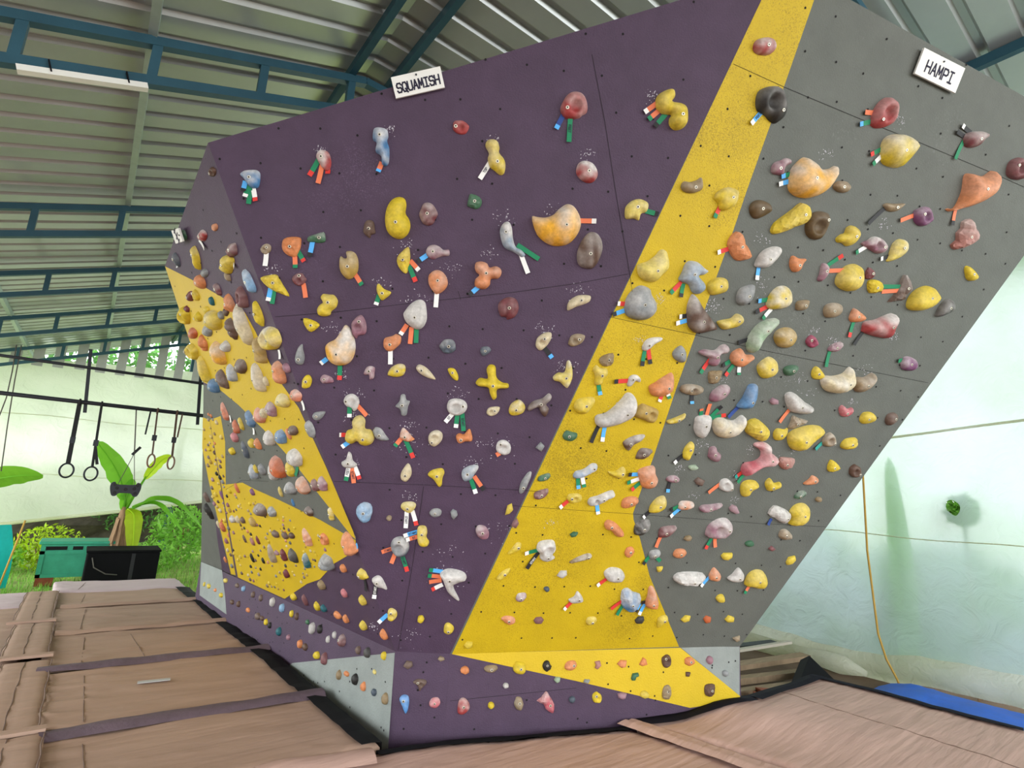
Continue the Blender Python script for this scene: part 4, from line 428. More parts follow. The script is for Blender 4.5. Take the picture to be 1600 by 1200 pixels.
[2,-0.821,1.255,0.044,"b",0.3,[184,180,176],[52,0,37,29,18,49,-7,63,-29,41,-45,16,-41,-15,-35,-50,-7,-64,22,-60,45,-36],"pale stone-like hold below and left of the big clay-orange pocketed hold","left side wall"],
[2,-1.315,1.747,0.033,"b",0.2,[205,125,95],[38,0,36,43,22,75,0,74,-21,57,-38,23,-39,-22,-30,-61,-10,-73,9,-61,31,-43],"long salmon hold left of the blue wavy hold on left side wall","left side wall"],
[2,-1.298,1.955,0.05,"b",0.1,[72,122,168],[78,0,68,28,40,51,-8,59,-47,39,-79,16,-81,-16,-65,-47,-17,-55,33,-55,64,-28],"blue hold below and left of the grey-brown craggy hold on left side wall","left side wall"],
[2,-1.153,2.275,0.041,"r",0.0,[208,132,84],[54,0,38,28,22,55,-8,62,-29,39,-51,17,-46,-16,-35,-47,-8,-64,18,-47,42,-31],"orange pocketed hold above and right of the yellow see-through ring hold","left side wall"],
[1,1.983,1.711,0.035,"b",0.05,[208,182,48],[-54,-1,-37,35,23,35,48,45,54,-3,24,-40,-27,-45],"small yellow duck-shaped hold below and left of the tan triangle hold on grey overhang","grey overhang"],
[0,0.043,0.993,0.029,"b",0.25,[215,195,95],[-46,-1,-31,29,22,37,46,21,38,-11,10,-37,-24,-25],"pale yellow scoop hold above and left of the upright yellow boot-shaped hold","purple overhang"],
[1,3.096,2.974,0.035,"b",0.0,[208,182,48],[-62,22,-52,45,-3,38,57,5,62,-27,27,-45,-17,-34],"lone small yellow egg hold below the jagged pink-brown coral hold on grey overhang","grey overhang"],
[1,1.924,2.783,0.031,"b",0.2,[142,97,112],[-27,-51,-27,-12,-32,47,2,55,32,28,29,-12,2,-55],"thin mauve ear-shaped hold right of the small orange fang hold on grey overhang","grey overhang"],
[1,2.057,1.341,0.036,"b",0.05,[208,182,48],[-68,9,-41,47,4,14,55,23,68,-12,24,-40,-28,-47],"yellow swan-shaped hold right of the yellow kidney hold on grey overhang","grey overhang"],
[1,1.612,1.141,0.035,"b",0.3,[142,97,112],[-84,-17,-71,13,-10,22,75,36,84,16,28,-18,-43,-36],"long mauve slug-shaped hold above and left of the big mauve pocketed hold","grey overhang"],
[2,-0.495,1.278,0.041,"b",0.1,[208,182,48],[48,0,34,27,18,48,-7,56,-31,44,-48,18,-47,-17,-27,-39,-7,-56,17,-46,40,-32],"yellow bag-shaped hold below and left of the big white chalky hold","left side wall"],
[0,-0.114,0.484,0.029,"b",0.4,[184,180,176],[-48,21,-14,45,16,25,48,-45,18,-41,-17,-32,-42,-6],"grey-white claw on the corner hold below and left of the dark metallic egg hold","purple overhang"],
[5,0.084,-0.303,0.027,"b",0.1,[90,145,205],[-32,27,-14,51,21,48,32,11,25,-44,11,-51,-13,-9],"sky blue teardrop hold on the purple kickboard","purple kickboard"],
[0,0.019,1.449,0.027,"b",0.5,[208,132,84],[-44,-4,-29,42,0,24,29,-9,44,-27,7,-42,-36,-28],"chalky orange sail hold right of the grey wing hold on purple overhang","purple overhang"],
[1,2.132,2.155,0.033,"b",0.05,[208,182,48],[-50,-19,-54,24,-28,43,22,17,54,-12,31,-39,-21,-43],"small yellow tent-shaped hold left of the cream crescent with chalk smear hold","grey overhang"],
[2,-0.627,1.132,0.043,"b",0.3,[128,131,133],[64,0,57,25,30,44,-10,47,-44,35,-64,13,-70,-14,-50,-39,-10,-46,29,-43,63,-27],"grey two-lobed hold left of the orange chalk-topped hold on left side wall","left side wall"],
[2,-1.295,2.372,0.038,"b",0.1,[192,100,58],[79,0,63,21,32,37,-12,44,-52,31,-72,11,-77,-12,-55,-34,-11,-40,32,-37,67,-23],"rust-coloured jug hold above and left of the orange pocketed hold on left side wall","left side wall"],
[1,0.487,1.556,0.028,"b",0.05,[62,104,76],[-46,-2,-31,33,6,28,44,22,46,-9,15,-33,-28,-26],"green bird-shaped hold below and left of the yellow oval dish hold on yellow stripe","yellow stripe"],
[1,2.725,1.495,0.037,"p",0.0,[94,70,58],[50,4,55,-19,42,-36,21,-50,-11,-45,-40,-28,-51,-4,-55,19,-43,37,-22,50,9,40,39,28],"dark brown ball at the edge hold right of the yellow faceted tooth hold","grey overhang"],
[1,2.003,2.352,0.031,"p",0.05,[150,60,88],[43,6,49,-15,34,-31,13,-41,-13,-35,-34,-24,-49,-7,-47,12,-38,29,-19,41,7,35,27,22],"small magenta ball hold left of the small pale ridge hold on grey overhang","grey overhang"],
[2,-1.102,0.54,0.044,"r",0.1,[42,40,38],[50,0,48,34,21,50,-9,65,-40,51,-58,19,-52,-17,-34,-44,-8,-60,24,-58,43,-30],"black-brown crystal hold left of the teal oval hold on left side wall","left side wall"],
[6,1.96,-0.293,0.03,"r",0.0,[94,70,58],[-45,-3,-38,34,-3,44,45,38,44,-7,16,-44,-32,-36],"brown craggy hold right of the upright olive craggy hold on right kickboard","right kickboard"],
[1,1.843,2.564,0.03,"b",0.05,[142,122,92],[-47,-15,-46,16,-3,33,42,37,47,10,31,-23,-26,-37],"small olive frog-shaped hold right of the yellow drop with white chalk hold","grey overhang"],
[1,1.902,2.147,0.032,"b",0.05,[62,104,76],[-52,-2,-33,22,12,36,52,33,52,0,26,-33,-24,-36],"dark green turtle-shaped hold right of the lumpy yellow nugget hold on grey overhang","grey overhang"],
[2,-0.082,1.184,0.039,"b",0.3,[142,97,112],[47,0,35,24,22,47,-3,50,-28,38,-39,13,-43,-14,-28,-33,-9,-44,16,-46,31,-23],"dusky pink hold right of the orange chalk-topped hold on left side wall","left side wall"],
[2,-0.413,2.843,0.028,"b",0.5,[160,62,62],[60,0,46,17,20,30,-14,29,-47,26,-66,10,-58,-9,-38,-26,-3,-34,30,-28,58,-18],"red egg with chalk top hold right of the dark green rocky hold","left side wall"],
[3,0.099,0.79,0.043,"b",0.0,[42,40,38],[44,0,37,43,18,73,-7,95,-29,61,-44,24,-47,-25,-28,-59,-7,-89,21,-82,36,-42],"dark grey big hold on the left side wall","left side wall"],
[1,0.853,1.346,0.03,"b",0.1,[208,182,48],[-61,-1,-8,8,29,39,58,24,61,-20,27,-39,-22,-26],"yellow fang hold above and right of the white three-cupped hold on yellow stripe","yellow stripe"],
[2,-1.591,0.492,0.038,"b",0.2,[142,122,92],[46,0,36,42,24,83,-1,91,-21,59,-37,22,-45,-25,-34,-70,-11,-75,14,-82,36,-50],"olive slipper-shaped hold left of the black-brown crystal hold on left side wall","left side wall"],
[0,-0.57,1.728,0.025,"b",0.0,[208,182,48],[26,-8,17,-29,1,-38,-14,-41,-28,-33,-29,-12,-26,8,-17,26,-3,40,13,41,24,29,29,12],"small yellow lemon hold above and right of the salmon egg by the corner hold","purple overhang"],
[2,0.012,1.756,0.036,"b",0.3,[205,125,95],[68,0,54,22,26,37,-9,39,-41,31,-60,11,-65,-12,-37,-28,-8,-36,29,-40,54,-22],"salmon egg by the corner hold right of the pale yellow wedge hold","left side wall"],
[2,-1.222,1.249,0.049,"b",0.4,[140,155,170],[56,0,49,33,22,51,-8,62,-33,41,-54,17,-47,-15,-34,-42,-8,-60,24,-56,46,-31],"pale blue-grey hold left of the pale stone-like hold on left side wall","left side wall"],
[1,0.609,1.149,0.029,"p",0.1,[208,182,48],[-51,-2,-39,27,24,33,51,10,37,-22,-21,-33],"yellow dish with hollow hold left of the white three-cupped hold on yellow stripe","yellow stripe"],
[1,2.881,1.908,0.035,"b",0.05,[94,70,58],[-49,-17,-45,32,7,49,49,29,46,-19,-8,-49],"brown stone near the edge hold right of the small golden oval hold","grey overhang"],
[2,-0.871,0.538,0.035,"b",0.3,[35,95,105],[35,0,35,34,21,61,-1,58,-22,47,-38,19,-36,-17,-28,-46,-10,-63,14,-63,31,-35],"teal oval hold right of the black-brown crystal hold on left side wall","left side wall"],
[1,2.458,1.924,0.033,"b",0.15,[190,95,105],[-61,11,-42,38,9,18,46,30,61,-6,32,-38,-24,-38],"pink saddle-shaped hold left of the small golden oval hold on grey overhang","grey overhang"],
[6,1.6,-0.292,0.028,"r",0.05,[142,122,92],[-37,0,-20,42,20,48,37,13,26,-39,0,-48,-33,-37],"upright olive craggy hold below the dark brown coconut-like hold on right kickboard","right kickboard"],
[0,-0.214,1.807,0.024,"b",0.3,[142,97,112],[-32,-3,-16,31,7,40,32,32,31,2,27,-31,4,-40,-1,-14,-24,-16],"small pinkish dog-shaped hold left of the yellow teardrop hold on purple overhang","purple overhang"],
[6,1.597,-0.086,0.031,"p",0.0,[94,70,58],[39,-1,36,-23,20,-39,0,-46,-21,-38,-33,-20,-39,1,-38,24,-20,37,0,46,22,41,36,21],"dark brown coconut-like hold above the upright olive craggy hold on right kickboard","right kickboard"],
[1,1.421,1.145,0.031,"b",0.5,[208,132,84],[-59,-13,-47,29,39,30,59,-1,19,-27,-42,-30],"orange and white fang hold left of the long mauve slug-shaped hold on grey overhang","grey overhang"],
[2,-0.764,2.183,0.035,"b",0.3,[184,180,176],[75,0,62,21,34,39,-10,36,-53,32,-72,11,-68,-11,-47,-29,-10,-37,32,-37,62,-21],"off-white ball hold above and right of the amber barrel-shaped hold on left side wall","left side wall"],
[1,2.305,0.962,0.035,"b",0.2,[142,122,92],[-58,2,-52,35,-5,41,56,1,58,-32,-3,-41,-45,-23],"small tan knuckle hold below the grey-white lump hold on grey overhang","grey overhang"],
[1,0.384,1.166,0.027,"f",0.15,[112,55,60],[-45,-15,-37,12,31,38,45,12,23,-24,-27,-38],"small maroon ridged hold below and right of the grey rib on the stripe edge hold","yellow stripe"],
[1,2.525,1.517,0.03,"r",0.0,[208,182,48],[-56,-5,-50,44,6,30,56,-9,21,-40,-35,-44],"yellow faceted tooth hold left of the dark brown ball at the edge hold","grey overhang"],
[1,0.788,0.432,0.031,"b",0.3,[184,180,176],[-54,-19,-19,6,-5,46,39,6,54,-31,16,-46,-31,-43],"white cat-ear hold below the thin tan bone hold on yellow stripe","yellow stripe"],
[6,0.485,-0.313,0.026,"b",0.1,[142,122,92],[33,-3,28,-23,18,-40,2,-41,-12,-35,-24,-20,-33,1,-27,21,-19,40,-2,41,14,36,25,19],"upright olive oval hold left of the pink horse-head hold on right kickboard","right kickboard"],
[1,2.2,2.345,0.027,"r",0.3,[142,97,112],[-55,-32,-38,8,29,38,55,15,29,-26,-19,-38],"small pale ridge hold right of the small magenta ball hold on grey overhang","grey overhang"],
[1,0.818,1.944,0.026,"b",0.7,[184,180,176],[-41,-15,-32,27,8,39,40,20,41,-5,13,0,1,-20,-10,-36,-31,-39],"little white chalked crescent hold left of the orange wedge on yellow stripe hold","yellow stripe"],
[1,1.819,0.625,0.033,"b",0.2,[208,132,84],[-47,-37,-47,31,-21,52,47,-9,22,-52],"orange thorn hold left of the white fang hold on grey overhang","grey overhang"],
[2,-1.211,1.432,0.031,"b",0.1,[76,86,98],[37,0,29,38,14,61,-5,70,-20,47,-31,18,-32,-19,-22,-52,-5,-74,14,-62,28,-36],"dark blue strut-shaped hold above the pale blue-grey hold on left side wall","left side wall"],
[0,-0.03,0.263,0.027,"p",0.2,[208,182,48],[-29,-18,-26,32,-1,45,28,24,29,-15,2,-45,-23,-38],"yellow ball low on the corner hold below the grey-white claw on the corner hold","purple overhang"],
[2,-0.735,2.936,0.027,"r",0.1,[62,104,76],[57,0,57,19,29,33,-9,35,-38,23,-68,10,-66,-10,-42,-25,-8,-29,29,-33,55,-19],"dark green rocky hold left of the red egg with chalk top hold","left side wall"],
[5,0.171,-0.191,0.024,"p",0.05,[94,70,58],[-43,16,-15,36,36,33,43,10,16,-19,4,-36,-11,-6],"brown three-cornered hold above and left of the pink flower-shaped hold on purple kickboard","purple kickboard"],
[2,-0.023,0.563,0.035,"b",0.1,[208,182,48],[46,0,44,22,19,33,-7,38,-29,26,-44,10,-45,-10,-33,-30,-8,-42,18,-32,46,-23],"yellow lemon on purple hold above and left of the grey-white claw on the corner hold","left side wall"],
[0,0.517,1.627,0.024,"p",0.2,[203,188,152],[-39,-9,-27,19,15,30,39,24,27,-11,-5,-30,-29,-25],"small cream oval hold left of the yellow oval beside brown hammer hold","purple overhang"],
[0,-0.454,1.751,0.023,"f",0.2,[142,97,112],[-38,8,-22,26,6,23,29,11,38,-10,24,-20,-21,-26,-38,-11],"pink knuckled hold right of the small yellow lemon hold on purple overhang","purple overhang"],
[1,0.75,0.725,0.028,"b",0.3,[142,122,92],[-73,-29,-35,2,37,37,73,28,57,-2,-7,-21,-54,-37],"thin tan bone hold right of the big white open-mouthed hold on yellow stripe","yellow stripe"],
[2,-0.976,2.335,0.036,"b",0.3,[128,131,133],[69,0,67,23,31,36,-12,43,-46,28,-74,11,-70,-11,-52,-31,-12,-43,33,-38,65,-22],"pale grey hold below and left of the big yellow pillow hold","left side wall"],
[2,-0.206,1.17,0.034,"b",0.2,[112,55,60],[38,0,34,24,19,42,-2,43,-24,36,-38,13,-33,-11,-28,-35,-8,-39,13,-40,34,-26],"dusky maroon hold left of the dusky pink hold on left side wall","left side wall"],
[1,1.479,0.782,0.03,"b",0.05,[208,132,84],[-51,-5,-36,32,26,34,51,4,21,-34,-31,-30],"orange button hold below and right of the dusky red wedge hold on grey overhang","grey overhang"],
[0,-0.797,2.46,0.022,"p",0.2,[142,122,92],[29,3,25,-11,15,-21,1,-30,-14,-26,-25,-16,-29,-2,-22,12,-12,23,2,30,17,28,28,18],"small olive round hold left of the orange boulder-shaped hold on purple overhang","purple overhang"],
[6,0.846,-0.092,0.027,"b",0.05,[208,132,84],[-45,-3,-22,27,31,30,45,-6,16,-30,-32,-27],"orange loaf hold right of the dark brown egg hold on right kickboard","right kickboard"],
[0,0.331,0.185,0.026,"b",0.05,[208,182,48],[-31,-17,-25,29,-1,41,31,15,30,-19,4,-41,-22,-34],"yellow bitten ball hold below the white horned hold on purple overhang","purple overhang"],
[1,2.281,2.835,0.024,"r",0.05,[112,55,60],[-40,-15,-33,37,18,26,40,-1,23,-30,-21,-37],"small maroon craggy hold above and left of the yellow cube hold on grey overhang","grey overhang"],
[5,0.276,-0.288,0.023,"b",0.2,[190,95,105],[-36,-8,-19,25,21,29,36,-1,16,-29,-19,-28],"pink flower-shaped hold below and right of the brown three-cornered hold on purple kickboard","purple kickboard"],
[1,1.168,1.738,0.026,"b",0.2,[208,182,48],[-59,-22,-17,0,33,27,59,40,57,7,15,-29,-40,-40],"thin yellow smile-shaped hold left of the white cup-shaped hold on grey overhang","grey overhang"],
[6,1.051,-0.301,0.026,"p",0.0,[208,182,48],[36,-4,32,-22,19,-36,0,-35,-18,-32,-31,-18,-36,-1,-34,18,-20,31,-2,36,15,26,30,15],"yellow slotted disc hold below and right of the orange loaf hold on right kickboard","right kickboard"],
[0,0.268,1.833,0.022,"b",0.0,[208,182,48],[-32,25,-12,36,12,28,32,-8,31,-35,15,-36,-14,-11],"tiny yellow slanted hold right of the cream leaf hold on purple overhang","purple overhang"],
[0,-0.5,1.529,0.022,"b",0.1,[128,131,133],[-38,-2,-24,19,8,28,38,28,22,-7,-5,-28,-28,-22],"slate teardrop hold above and right of the grey hooked hold on purple overhang","purple overhang"],
[2,-0.388,0.769,0.038,"p",0.0,[208,132,84],[45,0,38,25,17,38,-6,41,-30,35,-40,12,-39,-11,-28,-33,-6,-44,18,-39,32,-20],"orange ring disc hold right of the pale orange torpedo-shaped hold on left side wall","left side wall"],
[2,-1.061,2.449,0.032,"p",0.0,[208,182,48],[64,0,51,17,31,35,-9,34,-47,28,-71,11,-63,-10,-41,-25,-9,-33,28,-32,55,-19],"yellow toothed hold left of the big yellow pillow hold on left side wall","left side wall"],
[1,1.286,0.77,0.028,"b",0.25,[128,131,133],[-44,-10,-36,27,23,35,44,4,18,-33,-25,-35],"small grey hood-shaped hold right of the small orange nut hold on grey overhang","grey overhang"],
[2,-1.198,1.62,0.032,"b",0.1,[192,100,58],[34,0,30,26,21,52,-1,53,-21,42,-33,15,-35,-14,-29,-43,-10,-57,11,-50,29,-29],"rust-red pod hold below and left of the yellow leaf hold on left side wall","left side wall"],
[2,-1.043,2.6,0.031,"b",0.05,[112,55,60],[61,0,61,21,26,31,-9,32,-42,26,-66,10,-60,-9,-39,-23,-10,-36,25,-28,49,-17],"maroon flake hold left of the yellow pocketed hold on left side wall","left side wall"],
[6,0.279,-0.097,0.023,"b",0.05,[142,122,92],[-47,4,-27,22,33,23,47,1,14,-23,-30,-16],"olive cap hold left of the big yellow disc hold on right kickboard","right kickboard"],
[2,-0.21,1.546,0.031,"b",0.1,[94,70,58],[58,0,54,19,25,30,-8,31,-44,28,-60,10,-57,-9,-45,-29,-9,-34,24,-28,52,-18],"grey-brown hood hold above and right of the light blue beak-like hold","left side wall"],
[1,1.498,0.234,0.03,"b",0.05,[208,182,48],[-29,-50,-43,24,-11,50,29,43,43,-4,7,-17],"yellow leaf on the stripe edge hold on the yellow stripe","yellow stripe"],
[2,-0.513,2.523,0.028,"b",0.2,[112,55,60],[32,0,29,25,12,35,-5,43,-21,32,-27,10,-32,-13,-22,-34,-4,-37,14,-42,28,-24],"maroon bean hold above and left of the orange rugged egg hold","left side wall"],
[2,-1.312,0.518,0.034,"b",0.0,[112,55,60],[34,0,32,32,14,46,-5,55,-26,46,-35,16,-40,-18,-24,-43,-5,-54,14,-47,31,-30],"maroon pillar-shaped hold left of the black-brown crystal hold on left side wall","left side wall"],
[2,-0.141,0.975,0.027,"b",0.4,[208,182,48],[29,0,26,22,17,41,1,40,-15,33,-24,11,-31,-13,-23,-33,-10,-48,8,-44,20,-22],"yellow trough-shaped hold right of the brown-grey hood hold on left side wall","left side wall"],
[2,0.057,3.052,0.02,"p",0.0,[94,70,58],[43,0,33,11,19,22,-6,22,-25,15,-38,6,-45,-7,-27,-16,-6,-22,19,-22,39,-13],"lone brown ring hold left of the blue beak-shaped hold on left side wall","left side wall"],
[0,0.209,0.968,0.023,"b",0.2,[128,131,133],[-37,-7,-22,20,12,29,37,13,29,-19,-10,-29],"small grey oval hold above and right of the upright yellow boot-shaped hold","purple overhang"],
[1,2.368,1.398,0.029,"b",0.1,[208,132,84],[-58,-34,-20,6,-3,35,53,17,58,-13,10,-35],"flat orange fin hold above and right of the green-grey stone hold on grey overhang","grey overhang"],
[2,-1.014,2.854,0.03,"b",0.1,[76,86,98],[35,0,29,21,21,40,2,49,-18,36,-33,14,-33,-12,-29,-35,-13,-47,8,-43,24,-24],"dark grey thorn hold left of the long yellow hold on left side wall","left side wall"],
[1,0.344,0.257,0.026,"f",0.1,[208,132,84],[-50,8,-24,32,34,22,50,-13,10,-32],"small flat orange hold below and left of the mauve pebble hold on yellow stripe","yellow stripe"],
[1,1.093,0.782,0.024,"r",0.0,[208,132,84],[-36,-10,-29,32,11,39,36,4,14,-39,-17,-36],"small orange nut hold left of the small grey hood-shaped hold on yellow stripe","yellow stripe"],
[6,0.671,-0.091,0.024,"b",0.0,[42,40,38],[31,-1,30,-20,16,-29,2,-37,-13,-28,-24,-16,-31,1,-27,18,-17,31,-2,37,15,31,24,15],"dark brown egg hold left of the orange loaf hold on right kickboard","right kickboard"],
[0,0.449,1.979,0.022,"b",0.1,[76,86,98],[-31,9,-20,25,12,29,31,13,23,-6,-8,-29,-27,-14],"tiny dark brown hold above the yellow starfish hold on purple overhang","purple overhang"],
[1,0.286,0.785,0.024,"b",0.1,[208,182,48],[-39,-41,-18,0,8,41,39,34,38,-3,1,-31],"yellow bean on the edge hold above and right of the slanted yellow bean hold","yellow stripe"],
[6,1.793,-0.093,0.027,"b",0.0,[208,132,84],[43,0,37,-16,19,-25,-2,-32,-23,-25,-42,-14,-43,2,-42,18,-24,29,-1,32,20,26,34,14],"orange disc hold right of the dark brown coconut-like hold on right kickboard","right kickboard"],
[2,-1.174,0.914,0.039,"b",0.2,[128,131,133],[65,0,49,22,27,41,-9,41,-44,35,-61,12,-55,-11,-39,-32,-9,-44,27,-40,49,-22],"grey-tan jug hold right of the brown boulder-shaped hold on left side wall","left side wall"],
[4,-0.693,-0.086,0.038,"b",0.2,[112,55,60],[45,0,36,24,17,38,-6,44,-29,34,-36,11,-43,-13,-30,-35,-6,-44,17,-37,37,-24],"rose-brown hold on the left kickboard","left kickboard"],
[2,-0.476,0.966,0.034,"b",0.2,[94,70,58],[55,0,46,22,23,38,-7,35,-30,25,-52,11,-45,-10,-30,-25,-8,-39,22,-36,44,-21],"brown-grey hood hold left of the yellow trough-shaped hold on left side wall","left side wall"],
[2,-0.925,2.578,0.032,"p",0.05,[208,182,48],[37,0,30,22,17,41,-5,39,-25,32,-34,11,-31,-10,-23,-30,-5,-37,13,-33,29,-21],"yellow pocketed hold right of the maroon flake hold on left side wall","left side wall"],
[1,0.246,0.601,0.024,"b",0.1,[208,182,48],[-38,-28,-9,18,37,42,38,14,5,-32,-27,-42],"slanted yellow bean hold below and left of the yellow bean on the edge hold","yellow stripe"],
[2,-1.02,1.265,0.034,"b",0.1,[128,131,133],[40,0,33,26,16,43,-6,51,-24,34,-39,14,-36,-13,-24,-35,-5,-45,14,-38,33,-26],"grey hold right of the pale blue-grey hold on left side wall","left side wall"],
[1,1.265,1.329,0.025,"b",0.25,[142,97,112],[-47,-11,-36,15,9,25,47,7,41,-22,-12,-25],"small mauve cap hold right of the big orange bag-shaped hold on grey overhang","grey overhang"],
[1,0.399,0.43,0.024,"b",0.4,[142,97,112],[-35,-6,-25,27,23,32,35,0,8,-32,-25,-28],"mauve pebble hold above and right of the small flat orange hold on yellow stripe","yellow stripe"],
[2,-0.566,1.686,0.033,"b",0.2,[203,188,152],[40,0,32,21,15,33,-5,35,-23,27,-39,11,-36,-11,-25,-30,-5,-38,14,-30,30,-19],"small cream hold above and right of the big salmon hold on left side wall","left side wall"],
[2,-0.896,1.472,0.033,"b",0.05,[208,132,84],[35,0,29,22,15,39,-5,42,-25,36,-38,14,-38,-13,-23,-32,-5,-42,17,-45,31,-24],"orange nose-shaped hold below and left of the white chalky hold on left side wall","left side wall"],
[1,0.941,0.245,0.026,"f",0.1,[208,182,48],[-40,-8,-33,27,19,32,40,3,22,-28,-19,-32],"wrinkled yellow hold below and right of the white cat-ear hold on yellow stripe","yellow stripe"],
[1,2.318,1.279,0.025,"r",0.2,[62,104,76],[-47,-17,-29,22,29,34,47,8,18,-29,-29,-34],"green-grey stone hold below and left of the flat orange fin hold on grey overhang","grey overhang"],
[2,-1.074,1.638,0.023,"b",0.1,[208,182,48],[24,0,24,30,12,43,-1,47,-15,39,-24,14,-27,-15,-16,-34,-6,-55,8,-44,20,-27],"yellow leaf hold above and right of the rust-red pod hold on left side wall","left side wall"],
[1,0.381,1.277,0.022,"b",0.1,[62,104,76],[-39,-20,-29,7,23,29,39,12,22,-16,-22,-29],"small green oval hold above the small maroon ridged hold on yellow stripe","yellow stripe"]]
